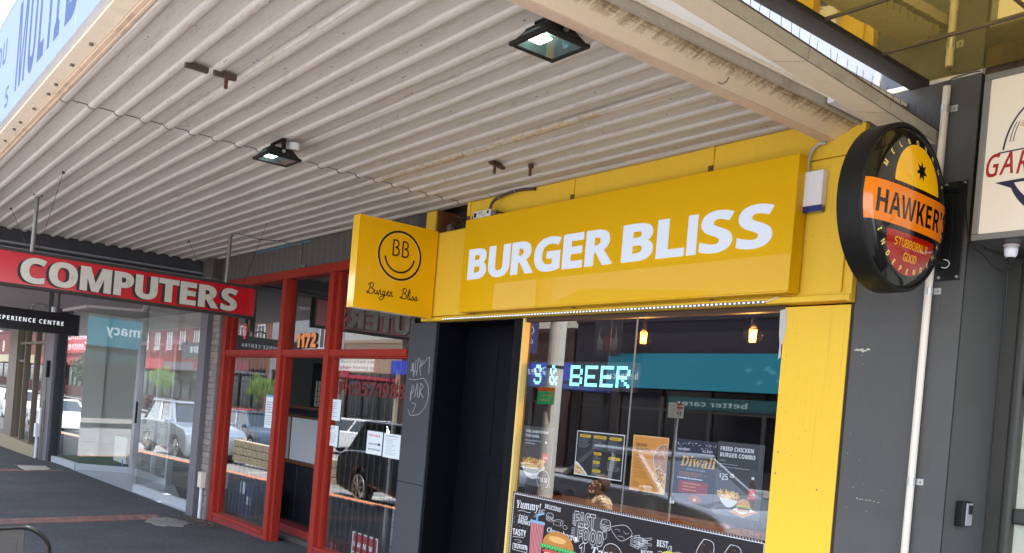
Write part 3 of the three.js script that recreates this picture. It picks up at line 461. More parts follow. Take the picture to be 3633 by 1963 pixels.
// ------------------------------------------------------------------ burger shop front
function room(parent, x0, x1, y0, y1, z0, z1, wall, floor) {          // walls with thickness round a shop's inside; the street side stays open
  part(parent, 'back_wall', bx(x0 - 0.1, x1 + 0.1, y0 - 0.1, y1 + 0.1, z0 - 0.1, z0), wall);
  part(parent, 'side_wall', bx(x0 - 0.1, x0, y0, y1, z0, z1), wall); part(parent, 'side_wall', bx(x1, x1 + 0.1, y0, y1, z0, z1), wall);
  part(parent, 'ceiling', bx(x0 - 0.1, x1 + 0.1, y1, y1 + 0.1, z0, z1), wall); part(parent, 'floor', bx(x0 - 0.1, x1 + 0.1, y0 - 0.1, y0, z0, z1), floor);
}
const BR = rng(19);
{
  const B = thing('burger_shop', 'yellow burger shop front with dark doorway and large dark window', 'shop front', [-4.4, gx(-4.4), 0]);
  part(B, 'upper_fascia', bx(-5.70, -2.40, 2.99, 3.178, -0.06, 0.012, 0.003), M.yellow);
  part(B, 'lower_fascia', bx(-6.165, -2.395, 2.30, 2.985, -0.06, 0.012, 0.003), M.yellow);
  part(B, 'wing_panel', bx(-6.165, -5.55, 2.305, 2.965, 0.013, 0.05, 0.004), M.yellow);
  each(B, 'bottom_trim', [bx(-6.19, -2.375, 2.268, 2.300, -0.05, 0.045, 0.006), bx(-6.17, -2.385, 2.300, 2.312, 0.012, 0.022)], M.yellow);
  each(B, 'end_post', [bx(-2.452, -2.434, 2.312, 2.98, 0.012, 0.028, 0.003), bx(-2.395, -2.374, 2.262, 3.12, -0.05, 0.034, 0.004)], M.yellow);
  for (const x of [-5.668, -4.477, -3.317]) { part(B, 'batten', bx(x - 0.017, x + 0.017, 3.07, 3.178, 0.012, 0.024, 0.002), M.yellow); part(B, 'bare_batten_end', bx(x - 0.015, x + 0.015, 2.995, 3.069, 0.012, 0.022), M.darkWood); }
  for (const x of [-5.44, -4.33, -3.2]) part(B, 'sign_strap', bx(x - 0.012, x + 0.012, 2.302, 2.36, 0.0505, 0.054), M.darkWood);
  each(B, 'left_strip', [bx(-6.30, -6.145, 2.985, 3.178, -0.06, 0.0), bx(-6.165, -6.140, 2.985, 3.178, -0.02, 0.016)], M.yellow);
  part(B, 'left_grey_post', bx(-6.42, -6.302, 2.985, 3.178, -0.06, 0.004), M.greyBlue);
  part(B, 'recess_back', bx(-6.42, -5.60, 2.97, 3.262, -0.26, -0.22), std('dark brown recess', [0.035, 0.018, 0.012], 0.9));
  each(B, 'recess_edge', [bx(-6.142, -6.128, 2.99, 3.178, -0.22, 0.0), bx(-5.708, -5.696, 2.99, 3.178, -0.22, -0.001)], M.darkWood);
  part(B, 'recess_wires', Array.from({ length: 11 }, () => { const x = -6.1 + BR() * 0.36, y = 3.02 + BR() * 0.12; return tube([[x, y, -0.12], [x + (BR() - .5) * .12, y + (BR() - .5) * .1, -0.08], [x + (BR() - .5) * .14, y + (BR() - .5) * .12, -0.1], [x + (BR() - .5) * .16, y + (BR() - .5) * .1, -0.16]], 0.004, 20, 5); }), M.rust);
  each(B, 'junction_box', [bx(-6.11, -6.06, 2.99, 3.07, -0.12, -0.08, 0.004), bx(-5.84, -5.82, 2.99, 3.05, -0.12, -0.09, 0.003)], M.greyMetal);
  // yellow pilaster
  part(B, 'pilaster', bx(-2.762, -2.392, -0.1, 2.255, -0.06, -0.004, 0.004), M.yellow);
  part(B, 'torn_poster', (() => { const sh = new THREE.Shape([[-2.790, 2.24], [-2.748, 2.246], [-2.745, 2.15], [-2.757, 2.07], [-2.766, 2.06], [-2.764, 2.0], [-2.778, 1.985], [-2.776, 2.06], [-2.785, 2.12]].map((p) => new THREE.Vector2(...p))); const g = new THREE.ExtrudeGeometry(sh, { depth: 0.0012, bevelEnabled: false }); g.translate(0, 0, -0.0035); return uvm(g, 6); })(), printed(canvasTex(128, 256, (g, w, h) => { const r = rng(2); g.fillStyle = '#b9b5b0'; g.fillRect(0, 0, w, h); for (let i = 0; i < 300; i++) { g.fillStyle = ['#d9d6d2', '#8e8b88', '#77b7cf', '#c9c2b8'][Math.floor(r() * 4)]; g.fillRect(r() * w, r() * h, 3 + r() * 12, 2 + r() * 8); } }), 0.5));
  for (const [x, y] of [[-2.49, 1.345], [-2.735, 1.4], [-2.73, 1.51]]) part(B, 'screw', (() => { const g = new THREE.SphereGeometry(0.005, 10, 8); g.scale(1, 1, 0.5); g.translate(x, y, -0.003); return g; })(), M.greyMetal);
  // grey pier left of the door
  each(B, 'grey_pier', [bx(-6.42, -6.02, 0.945, 2.266, -0.16, 0.0, 0.004), bx(-6.42, -6.02, -0.1, 0.942, -0.16, 0.0, 0.004)], M.greyBlue);
  const tag = (pts) => pts.map((l) => tube(l.map((p) => [-6.36 + p[0] * 0.31, p[1], 0.001]), 0.0030, l.length * 6, 5, 0.2));
  part(B, 'graffiti', tag([[[.08, 1.93], [.10, 1.86], [.14, 1.94], [.2, 1.82]], [[.0, 1.875], [.35, 1.865]], [[.24, 1.84], [.26, 1.96]], [[.34, 1.83], [.38, 1.975], [.52, 1.93], [.46, 1.9], [.56, 1.83]], [[.62, 1.96], [.5, 1.90], [.9, 1.985], [.93, 1.85]],
    [[-.02, 1.80], [.3, 1.795], [.7, 1.81], [.95, 1.75], [1.0, 1.66], [.9, 1.58], [.62, 1.515], [.2, 1.50], [.06, 1.545]], [[.12, 1.70], [.14, 1.62], [.18, 1.75], [.28, 1.72], [.2, 1.68]], [[.34, 1.65], [.42, 1.77], [.48, 1.65]], [[.56, 1.65], [.58, 1.77], [.72, 1.74], [.58, 1.70], [.78, 1.65]], [[.22, 1.60], [.42, 1.595], [.3, 1.52]]]), std('silver marker', [0.34, 0.35, 0.37], 0.6));
  // dark doorway: recessed door and linings
  const fl = gx(-5.4);
  each(B, 'door_lining', [bx(-6.019, -5.985, fl, 2.262, -0.30, -0.01), bx(-5.03, -4.902, fl, 2.262, -0.28, -0.02), bx(-6.0, -4.9, 2.262, 2.29, -0.3, -0.05)], M.navy);
  const D = part(B, 'door', [bx(-5.985, -5.05, fl, 2.262, -0.33, -0.29, 0.004)], M.navy);
  each(D, 'panel', [bx(-5.88, -5.55, 1.25, 2.1, -0.290, -0.284, 0.006), bx(-5.48, -5.14, 1.25, 2.1, -0.290, -0.284, 0.006), bx(-5.88, -5.55, 0.2, 1.1, -0.290, -0.284, 0.006), bx(-5.48, -5.14, 0.2, 1.1, -0.290, -0.284, 0.006)], M.navy);
  part(B, 'frame_edge', bx(-4.905, -4.884, fl, 2.262, -0.05, 0.004, 0.002), std('cream yellow frame', [0.72, 0.52, 0.16], 0.5));
  // window
  part(B, 'window_head', bx(-4.884, -2.762, 2.236, 2.266, -0.06, -0.008), std('dark brown head', [0.05, 0.025, 0.012], 0.7));
  const gz = -0.030;
  part(B, 'window_pane', quad([-4.884, 0.3, gz], [-3.832, 0.3, gz], [-3.832, 2.236, gz], [-4.884, 2.236, gz]), M.glassDark);
  part(B, 'window_pane', quad([-3.824, 0.3, gz], [-2.762, 0.3, gz], [-2.762, 2.236, gz], [-3.824, 2.236, gz]), M.glassDark);
  part(B, 'silicone_joint', bx(-3.832, -3.824, 0.3, 2.236, -0.034, -0.027), std('glass edge', [0.16, 0.17, 0.17], 0.3));
  part(B, 'window_sill', bx(-4.884, -2.762, 0.22, 0.3, -0.08, -0.0), M.darkWood);
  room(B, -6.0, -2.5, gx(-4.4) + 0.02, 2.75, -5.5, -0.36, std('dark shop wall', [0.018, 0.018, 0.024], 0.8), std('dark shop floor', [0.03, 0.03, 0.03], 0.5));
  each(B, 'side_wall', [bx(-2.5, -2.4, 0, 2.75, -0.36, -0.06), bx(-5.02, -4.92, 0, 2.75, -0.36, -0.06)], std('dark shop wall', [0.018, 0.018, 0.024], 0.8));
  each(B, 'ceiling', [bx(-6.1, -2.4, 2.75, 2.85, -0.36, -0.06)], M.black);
  part(B, 'upper_wall', bx(-6.42, -2.38, 3.30, 5.5, -0.35, -0.02), std('pale upper wall', [0.30, 0.30, 0.31], 0.7, { map: plainTex }));

  const bench = thing('window_bench', 'pale timber bench top with a dark rail inside the burger shop window', 'bench', [-3.9, 1.0, -0.3]);
  part(bench, 'bench_top', bx(-4.88, -2.77, 0.985, 1.02, -0.52, -0.06, 0.004), M.timber); part(bench, 'rail', bx(-4.2, -3.07, 1.055, 1.075, -0.16, -0.12, 0.004), M.darkWood); each(bench, 'bracket', [bx(-4.5, -4.46, 0.6, 0.985, -0.4, -0.36), bx(-3.2, -3.16, 0.6, 0.985, -0.4, -0.36)], M.black);
  const gridr = thing('wire_rack', 'black wire grid rack standing behind the lower right of the burger window', 'rack', [-2.95, 1.02, -0.3]);
  const gl = []; for (let i = 0; i <= 7; i++) gl.push(rod([-3.10 + i * 0.045, 1.02, -0.25], [-3.10 + i * 0.045, 1.13, -0.25], 0.0018, 5)); for (let i = 0; i <= 3; i++) gl.push(rod([-3.10, 1.025 + i * 0.034, -0.25], [-2.785, 1.025 + i * 0.034, -0.25], 0.0018, 5)); part(gridr, 'wire_grid', gl, M.blackMat);
}
{
  // illuminated shop sign with eleven flush letters
  const S = thing('shop_sign', 'long glossy yellow sign box with eleven glowing white letters above the burger window', 'sign', [-4.1, 2.31, 0.08]);
  const X0 = -5.548, X1 = -2.668, Y0 = 2.316, Y1 = 3.002, ZF = 0.12;
  part(S, 'sign_box', bx(X0, X1, Y0, Y1, 0.028, ZF, 0.003), M.signYellow);
  part(S, 'lower_lip', bx(X0 + 0.004, X1 - 0.004, Y0 - 0.006, Y0, 0.04, ZF - 0.006), M.signYellow);
  const glow = std('glowing opal acrylic', [0.2, 0.2, 0.2], 0.4, { emissive: new THREE.Color(0.094, 0.106, 0.130), emissiveIntensity: 1 });
  const rim = std('letter edge', [0.82, 0.72, 0.42], 0.4);
  const L = [...letters('BURGER', -5.468, -3.94, 2.546, 2.777, ZF - 0.004, 0.0065, 0.022), ...letters('BLISS', -3.862, -2.79, 2.546, 2.777, ZF - 0.004, 0.0065, 0.022)];
  for (const g of L) part(S, 'letter', g, glow);
  // square projecting sign
  const P = thing('projecting_sign', 'square yellow projecting sign with a black smiling circle left of the shop sign', 'sign', [-6.05, 2.28, 0.42]);
  const tex = canvasTex(1024, 1024, (g, w, h) => {
    const X = (z) => (0.765 - z) / 0.70 * w, Y = (y) => h - (y - 2.285) / 0.69 * h;
    g.fillStyle = '#e6ad00'; g.fillRect(0, 0, w, h); g.lineCap = 'butt'; g.lineJoin = 'round';
    g.strokeStyle = '#f0d27a'; g.lineWidth = 30; const cx = X(0.398), cy = Y(2.726), rr = 272; g.beginPath(); g.arc(cx - 4, cy + 2, rr, 0, 7); g.stroke();
    g.strokeStyle = '#1c0f0a'; g.lineWidth = 25; g.beginPath(); g.arc(cx, cy, rr, 0, 7); g.stroke(); g.lineWidth = 22; g.beginPath(); g.arc(cx, cy, 190, 0.10, Math.PI - 0.16); g.stroke();
    const Bl = (x0, y0, s) => { g.lineWidth = 19; g.beginPath(); g.moveTo(x0, y0); g.lineTo(x0, y0 + s); g.lineTo(x0 + 30, y0 + s); g.quadraticCurveTo(x0 + 78, y0 + s, x0 + 76, y0 + s * 0.72); g.quadraticCurveTo(x0 + 74, y0 + s * 0.5, x0 + 30, y0 + s * 0.47); g.quadraticCurveTo(x0 + 66, y0 + s * 0.42, x0 + 66, y0 + s * 0.22); g.quadraticCurveTo(x0 + 64, y0, x0 + 26, y0); g.closePath(); g.stroke(); };
    Bl(cx - 92, cy - 168, 172); Bl(cx + 30, cy - 168, 172);
    // the handwritten name, stroke by stroke
    const script = (x, y, s, strokes) => { g.lineWidth = 11; g.lineCap = 'round'; for (const st of strokes) { g.beginPath(); const p = st.map((q) => [x + q[0] * s, y + q[1] * s]); g.moveTo(...p[0]); for (let i = 1; i + 1 < p.length; i++) { const mx = (p[i][0] + p[i + 1][0]) / 2, my = (p[i][1] + p[i + 1][1]) / 2; g.quadraticCurveTo(p[i][0], p[i][1], mx, my); } g.lineTo(...p[p.length - 1]); g.stroke(); } };
    const Bs = [[[22, 8], [10, 60], [4, 88], [-8, 92], [-14, 80]], [[0, 20], [10, 0], [40, -8], [52, 10], [42, 34], [20, 42], [50, 46], [58, 70], [40, 92], [8, 90], [-4, 76]]];
    const off = (st, dx) => st.map((l) => l.map((q) => [q[0] + dx, q[1]]));
    const u = [[[0, 50], [-4, 80], [6, 92], [18, 80], [26, 50], [22, 84], [32, 92], [40, 78]]], r = [[[0, 92], [6, 52], [8, 46], [20, 50], [20, 56], [16, 84], [26, 92], [34, 80]]], gg = [[[30, 54], [14, 46], [0, 70], [8, 92], [22, 82], [30, 50], [22, 110], [0, 136], [-30, 128], [-14, 106], [30, 92], [50, 80]]], e = [[[0, 76], [22, 62], [18, 46], [4, 52], [0, 78], [12, 94], [34, 78]]];
    const l = [[[0, 80], [22, 20], [16, -8], [6, 14], [0, 80], [8, 94], [20, 82]]], ii = [[[2, 50], [-2, 82], [6, 94], [18, 80]], [[4, 26], [5, 29]]], ss = [[[0, 86], [18, 48], [20, 60], [26, 78], [16, 94], [0, 88]], [[16, 94], [34, 78]]];
    script(170, 735, 1.25, [...off(Bs, 0), ...off(u, 68), ...off(r, 108), ...off(gg, 142), ...off(e, 190), ...off(r, 222)]);
    script(598, 735, 1.25, [...off(Bs, 0), ...off(l, 66), ...off(ii, 88), ...off(ss, 106), ...off(ss, 140)]);
  });
  const edge = phys('bright yellow return', [0.86, 0.52, 0.01], { roughness: 0.2, clearcoat: 0.5, clearcoatRoughness: 0.08 });
  board(P, 'sign_face', [-6.102, -6.0, 2.285, 2.975, 0.065, 0.765], tex, 'x', edge, 0.45, { specularIntensity: 0.4, clearcoat: 0.2, clearcoatRoughness: 0.03 });
  each(P, 'frame', [bx(-6.104, -5.998, 2.283, 2.287, 0.064, 0.768), bx(-6.104, -5.998, 2.973, 2.977, 0.064, 0.768)], edge);
  each(P, 'wall_bracket', [bx(-6.08, -6.03, 2.4, 2.44, 0.01, 0.07), bx(-6.08, -6.03, 2.85, 2.89, 0.01, 0.07)], M.greyMetal);
  // LED strip under the fascia
  const Ls = thing('led_strip', 'strip of tiny white LED lights under the yellow fascia', 'light strip', [-4.4, 2.285, 0.05]);
  part(Ls, 'channel', bx(-5.86, -2.85, 2.270, 2.286, 0.0455, 0.050), std('grey led tape', [0.10, 0.10, 0.09], 0.6));
  const em = std('led light', [0.8, 0.8, 0.8], 0.4, { emissive: new THREE.Color(0.9, 0.95, 1), emissiveIntensity: 0.28 }), ll = []; for (let x = -5.85; x < -2.86; x += 0.0305) ll.push(bx(x - 0.006, x + 0.006, 2.2745, 2.2815, 0.050, 0.053));
  part(Ls, 'led_row', ll, em, { kind: 'stuff' });
  part(Ls, 'tail_cable', tube([[-2.85, 2.278, 0.05], [-2.82, 2.283, 0.055], [-2.80, 2.292, 0.052], [-2.775, 2.30, 0.047]], 0.003, 20, 6), M.whitePlastic);
  // LED driver and its bound cable
  const Dv = thing('led_driver', 'small silver power supply with a label lying on the yellow sign box', 'power supply', [-5.4, 3.01, 0.07]);
  const lab = canvasTex(256, 96, (g, w, h) => { const r = rng(6); g.fillStyle = '#d9d8d2'; g.fillRect(0, 0, w, h); g.fillStyle = '#151515'; g.fillRect(8, 16, 40, 60); g.fillRect(200, 12, 30, 40); for (let i = 0; i < 30; i++) g.fillRect(60 + r() * 90, 12 + Math.floor(r() * 9) * 8, 10 + r() * 40, 3); });
  board(Dv, 'case', [-5.48, -5.265, 3.004, 3.058, 0.052, 0.105], lab, 'z', M.alu);
  each(Dv, 'end_gland', [rod([-5.265, 3.03, 0.08], [-5.22, 3.03, 0.08], 0.016, 12), rod([-5.48, 3.03, 0.08], [-5.51, 3.03, 0.08], 0.012, 12)], M.greyMetal);
  each(Dv, 'cable', [tube([[-5.22, 3.03, 0.08], [-5.19, 3.028, 0.082], [-5.12, 3.01, 0.07]], 0.005, 16, 6), tube([[-5.51, 3.03, 0.08], [-5.54, 3.045, 0.06], [-5.60, 3.04, 0.03], [-5.66, 3.03, -0.02]], 0.006, 16, 6)], M.blackMat);
  const Cb = thing('taped_cable', 'dark taped cable running from the power supply up to the awning edge', 'cable', [-5.1, 3.12, 0.06]);
  part(Cb, 'cable', tube([[-5.30, 3.05, 0.085], [-5.295, 3.10, 0.08], [-5.26, 3.135, 0.07], [-5.17, 3.156, 0.06], [-5.05, 3.168, 0.055], [-4.95, 3.166, 0.05], [-4.86, 3.16, 0.03]], 0.011, 60, 8), M.rust);
  each(Cb, 'tie', [[-5.22, 3.146, 0.065], [-5.05, 3.168, 0.055]].map((p) => { const g = new THREE.TorusGeometry(0.013, 0.003, 6, 16); g.rotateY(1.4); g.translate(...p); return g; }), M.metal);
  // alarm siren
  const A = thing('alarm_siren', 'white alarm siren box with a blue base on the yellow wall', 'alarm', [-2.62, 2.72, 0.04]);
  part(A, 'cover', bx(-2.676, -2.566, 2.748, 2.922, 0.013, 0.058, 0.006), M.whitePlastic);
  part(A, 'strobe_lens', bx(-2.676, -2.567, 2.716, 2.748, 0.014, 0.056, 0.005), phys('blue lens', [0.005, 0.02, 0.16], { roughness: 0.15, clearcoat: 1 }));
  part(A, 'conduit', tube([[-2.668, 2.92, 0.035], [-2.672, 2.96, 0.036], [-2.665, 3.005, 0.038], [-2.645, 3.04, 0.04], [-2.615, 3.058, 0.04], [-2.585, 3.06, 0.03]], 0.0085, 40, 10), std('grey corrugated conduit', [0.42, 0.42, 0.40], 0.5));
  // floodlights
  const dblBlack = std('black powder coat', [0.010, 0.010, 0.010], 0.5, { side: THREE.DoubleSide });
  const reflM = std('reflector', [0.16, 0.24, 0.22], 0.35, { metalness: 0.5, side: THREE.DoubleSide });
  const flood = (x, z, label, drop) => {
    const F = thing('floodlight', label, 'floodlight', [x, 3.16, z], 'black floodlights under the awning');
    const y = 3.05, s = 0.115, tilt = 0;
    const b = part(F, 'housing', (() => { const sh = [[-s + 0.02, 0.006], [s - 0.02, 0.006], [s - 0.05, 0.055], [-s + 0.05, 0.055]]; const g = new THREE.CylinderGeometry(0.10, 0.150, 0.05, 4, 1, true); g.rotateY(Math.PI / 4); g.translate(x, y + 0.03, z); const n = uvm(g.toNonIndexed()); return mergeGeometries([n, uvm(bx(x - 0.071, x + 0.071, y + 0.052, y + 0.06, z - 0.071, z + 0.071).toNonIndexed())]); })(), dblBlack);
    each(F, 'front_frame', [bx(x - s, x + s, y - 0.008, y + 0.008, z - s, z - s + 0.022, 0.004), bx(x - s, x + s, y - 0.008, y + 0.008, z + s - 0.022, z + s, 0.004), bx(x - s, x - s + 0.022, y - 0.008, y + 0.008, z - s + 0.022, z + s - 0.022, 0.004), bx(x + s - 0.022, x + s, y - 0.008, y + 0.008, z - s + 0.022, z + s - 0.022, 0.004)], M.blackMat);
    { const a = 0.05, c = s - 0.022, t = y + 0.034, ox = -0.012, oz = 0.04, q = [[-1, -1], [1, -1], [1, 1], [-1, 1]].map(([u, v]) => [[x + u * c, y - 0.002, z + v * c], [x + ox + u * a, t, z + oz + v * a]]); for (let i = 0; i < 4; i++) { const j = (i + 1) % 4; part(F, 'reflector', quad(q[i][0], q[j][0], q[j][1], q[i][1]), reflM); } part(F, 'reflector', quad(q[0][1], q[1][1], q[2][1], q[3][1]), reflM); }
    part(F, 'lens', quad([x - s + 0.022, y - 0.004, z - s + 0.022], [x + s - 0.022, y - 0.004, z - s + 0.022], [x + s - 0.022, y - 0.004, z + s - 0.022], [x - s + 0.022, y - 0.004, z + s - 0.022]), pane('lens glass', 1.6));
    part(F, 'led_light', bx(x - 0.052, x + 0.024, y + 0.012, y + 0.018, z + 0.008, z + 0.072, 0.001), std('led light', [0.9, 0.9, 0.9], 0.4, { emissive: new THREE.Color(0.95, 1, 0.96), emissiveIntensity: 3.5 }));
    each(F, 'bracket', [bx(x - 0.09, x - 0.084, y + 0.03, 3.165, z - 0.014, z + 0.014), bx(x + 0.084, x + 0.09, y + 0.03, 3.165, z - 0.014, z + 0.014), bx(x - 0.09, x + 0.09, 3.158, 3.164, z - 0.014, z + 0.014)], M.blackMat);
    each(F, 'knob', [rod([x - 0.1, y + 0.035, z], [x - 0.08, y + 0.035, z], 0.01, 10), rod([x + 0.08, y + 0.035, z], [x + 0.1, y + 0.035, z], 0.01, 10)], M.metal);
    part(F, 'junction_box', rod([x + 0.04, 3.165, z - 0.09], [x + 0.04, 3.12, z - 0.09], 0.032, 16), M.whitePlastic);
    part(F, 'cable', tube([[x + 0.04, 3.13, z - 0.07], [x + 0.03, 3.10, z - 0.04], [x, 3.09, z - 0.01]], 0.005, 16, 6), M.blackMat);
    const l = new THREE.SpotLight(new THREE.Color(0.92, 1, 0.96), 5, 8, 1.0, 0.6, 2); l.name = 'floodlight_beam'; l.position.set(-0.015, y - 3.16 - 0.012, 0.047); l.target.position.set(-0.1, -3, 0.4); l.castShadow = true; l.shadow.radius = 2; F.add(l, l.target);
    return F;
  };
  flood(-2.745, 1.705, 'lit black floodlight close beside the cream beam at the right');
  flood(-5.375, 1.70, 'lit black floodlight at the soffit joint left of the projecting sign');
  // brackets on the soffit
  const br = (name, label, x, z, w, stub, rot) => { const t = thing(name, label, 'bracket', [x, 3.18, z], 'rusty brackets on the soffit'); part(t, 'plate', bx(x - 0.014, x + 0.014, 3.152, 3.182, z - w / 2, z + w / 2, 0.004), M.rust); if (stub) { part(t, 'stub', rod([x + 0.004, 3.152, z + stub], [x + 0.006, 3.10, z + stub], 0.010, 10), std('rusty stub', [0.10, 0.045, 0.025], 0.85, { map: grimeTex })); } t.rotation.y = rot || 0; return t; };
  br('soffit_bracket', 'flat brown bracket between soffit ribs near the awning edge', -4.52, 2.50, 0.115, 0, 0.05);
  br('soffit_bracket', 'brown bracket with a rusty stub near the awning edge', -4.51, 2.361, 0.115, -0.006, 0.02);
  br('soffit_bracket', 'dark bracket with a rusty stub above the yellow projecting sign', -4.62, 0.55, 0.15, 0.03, 0.3);
  br('soffit_bracket', 'pair of short rusty stubs beside the bracket near the shop sign', -4.46, 0.40, 0.03, 0.01, 0.2);
}

// ------------------------------------------------------------------ what hangs in the burger window
{
  const zi = -0.046, edge = std('poster edge', [0.3, 0.3, 0.3], 0.6);
  const text = (g, s, x, y, font, col, sx = 1) => { g.save(); g.translate(x, y); g.scale(sx, 1); g.font = font; g.fillStyle = col; g.fillText(s, 0, 0); g.restore(); };
  const lines = (g, r, x, y, n, w, dy, col, hgt = 3) => { g.fillStyle = col; for (let i = 0; i < n; i++) { let a = x; const end = x + w * (0.55 + 0.45 * r()); while (a < end) { const k = 6 + r() * 22; g.fillRect(a, y + i * dy, Math.min(k, end - a), hgt); a += k + 5; } } };
  const fries = (g, r, cx, cy, w, h, n) => { for (let i = 0; i < n; i++) { g.save(); g.translate(cx + (r() - .5) * w, cy + (r() - .5) * h); g.rotate((r() - .5) * 2.4); g.fillStyle = ['#e9bd62', '#d79a3c', '#f2d88c', '#b9742c'][Math.floor(r() * 4)]; g.fillRect(-26, -6, 52, 11); g.restore(); } };
  const bottle = (g, x, y, s) => { g.fillStyle = '#3a0d08'; g.beginPath(); g.moveTo(x - 8 * s, y); g.lineTo(x + 8 * s, y); g.lineTo(x + 10 * s, y + 22 * s); g.quadraticCurveTo(x + 30 * s, y + 50 * s, x + 28 * s, y + 80 * s); g.lineTo(x + 28 * s, y + 190 * s); g.lineTo(x - 28 * s, y + 190 * s); g.lineTo(x - 28 * s, y + 80 * s); g.quadraticCurveTo(x - 30 * s, y + 50 * s, x - 10 * s, y + 22 * s); g.fill(); g.fillStyle = '#e8e4dd'; g.fillRect(x - 10 * s, y - 14 * s, 20 * s, 18 * s); g.fillStyle = '#c81e18'; g.fillRect(x - 29 * s, y + 72 * s, 58 * s, 66 * s); g.fillStyle = '#f6eee8'; g.font = `italic bold ${24 * s}px serif`; g.fillText('Cola', x - 24 * s, y + 112 * s); };
  const burger = (g, r, x, y, s) => { g.fillStyle = '#c98444'; g.beginPath(); g.ellipse(x, y - 18 * s, 62 * s, 46 * s, 0, Math.PI, 0); g.fill(); g.fillStyle = '#e3a83b'; g.fillRect(x - 62 * s, y - 18 * s, 124 * s, 12 * s); g.fillStyle = '#8fb54a'; for (let i = 0; i < 12; i++) { g.beginPath(); g.arc(x - 60 * s + i * 11 * s, y + (i % 2) * 5 * s, 10 * s, 0, 7); g.fill(); } g.fillStyle = '#5b2c17'; g.fillRect(x - 56 * s, y + 4 * s, 112 * s, 14 * s); g.fillStyle = '#b97a42'; g.fillRect(x - 58 * s, y + 18 * s, 116 * s, 18 * s); for (let i = 0; i < 20; i++) { g.fillStyle = '#f3dfae'; g.fillRect(x - 45 * s + r() * 90 * s, y - 55 * s + r() * 26 * s, 4 * s, 2.5 * s); } };
  const poster = (name, label, b, w, h, draw, o) => { const t = thing(name, label, 'poster', [b[0], b[2], zi]); board(t, 'print', [b[0], b[1], b[2], b[3], zi - 0.002, zi], canvasTex(w, h, draw), 'z', edge, 0.5, o); return t; };
  poster('fries_poster', 'dark poster of a bowl of loaded fries at the left of the burger window', [-4.858, -4.535, 1.105, 1.512], 512, 640, (g, w, h) => { const r = rng(41); g.fillStyle = '#33373a'; g.fillRect(0, 0, w, h); text(g, 'Fully Loaded Brisket', 40, 70, 'bold 46px sans-serif', '#dfe2e2', 0.86); text(g, 'Fries Combo', 40, 120, 'bold 46px sans-serif', '#dfe2e2', 0.86); text(g, 'Fully Loaded Brisket Fries &', 40, 165, 'bold 24px sans-serif', '#c9cccc', 0.86); text(g, 'any 600ml variant', 40, 195, 'bold 24px sans-serif', '#c9cccc', 0.86); bottle(g, 400, 170, 1.5); g.fillStyle = '#cfcac2'; g.beginPath(); g.moveTo(20, 420); g.lineTo(420, 420); g.quadraticCurveTo(390, 560, 220, 570); g.quadraticCurveTo(50, 560, 20, 420); g.fill(); fries(g, r, 215, 400, 350, 90, 150); for (let i = 0; i < 60; i++) { g.fillStyle = ['#7b2d18', '#e8d9b8', '#a4552b'][i % 3]; g.fillRect(60 + r() * 310, 355 + r() * 80, 10, 8); } g.fillStyle = '#16181a'; g.beginPath(); g.arc(400, 560, 100, 0, 7); g.fill(); g.strokeStyle = '#e9e9e6'; g.lineWidth = 5; g.stroke(); text(g, '$', 318, 560, 'bold 40px sans-serif', '#eee'); text(g, '18.50', 345, 585, '64px sans-serif', '#f2f2f2', 0.8); });
  poster('menu_poster', 'black landscape menu poster with a white border and yellow headings', [-4.301, -3.866, 1.228, 1.515], 1024, 680, (g, w, h) => { const r = rng(42); g.fillStyle = '#e6e9ee'; g.fillRect(0, 0, w, h); g.fillStyle = '#15161a'; g.fillRect(14, 14, w - 28, h - 28); [[60, 50, 250], [370, 50, 280], [710, 50, 260], [400, 300, 170], [720, 345, 250], [400, 430, 150], [400, 560, 180]].forEach(([x, y, l]) => { g.fillStyle = '#d9b21c'; g.beginPath(); g.roundRect(x, y, l, 46, 22); g.fill(); lines(g, r, x + 30, y + 18, 1, l - 60, 10, '#2a2408', 10); lines(g, r, x - 10, y + 62, 9, l + 20, 17, 'rgba(215,220,226,0.75)', 4); }); g.fillStyle = '#e8e8e8'; g.beginPath(); g.moveTo(14, 470); g.quadraticCurveTo(150, 520, 300, 660); g.lineTo(14, 666); g.fill(); g.save(); g.beginPath(); g.moveTo(14, 490); g.quadraticCurveTo(140, 540, 270, 664); g.lineTo(14, 664); g.clip(); fries(g, r, 110, 600, 260, 160, 160); g.restore(); });
  poster('burger_menu', 'orange portrait menu poster headed with smash burgers and three round photos', [-3.793, -3.508, 1.19, 1.524], 640, 760, (g, w, h) => { const r = rng(43); g.fillStyle = '#e8c48c'; g.fillRect(0, 0, w, h); g.fillStyle = '#d69136'; g.fillRect(12, 12, w - 24, h - 24); text(g, 'SMASH', 60, 150, 'bold 62px sans-serif', '#4a2a14'); text(g, 'BURGERS', 60, 215, 'bold 62px sans-serif', '#4a2a14'); lines(g, r, 60, 270, 1, 100, 10, '#5b3a1c', 12); lines(g, r, 60, 320, 6, 300, 26, '#7a5124', 6); lines(g, r, 60, 490, 4, 280, 26, '#7a5124', 6); lines(g, r, 60, 640, 4, 170, 20, '#7a5124', 5); lines(g, r, 300, 640, 4, 170, 20, '#7a5124', 5); [[590, 290, 190, '#a8796a'], [510, 520, 95, '#6b4a3c'], [570, 680, 58, '#a2483a']].forEach(([x, y, q, c]) => { g.save(); g.fillStyle = '#eadfce'; g.beginPath(); g.arc(x, y, q + 8, 0, 7); g.fill(); g.beginPath(); g.arc(x, y, q, 0, 7); g.clip(); g.fillStyle = c; g.fillRect(x - q, y - q, 2 * q, 2 * q); fries(g, r, x, y, q * 1.8, q * 1.8, 70); g.restore(); }); });
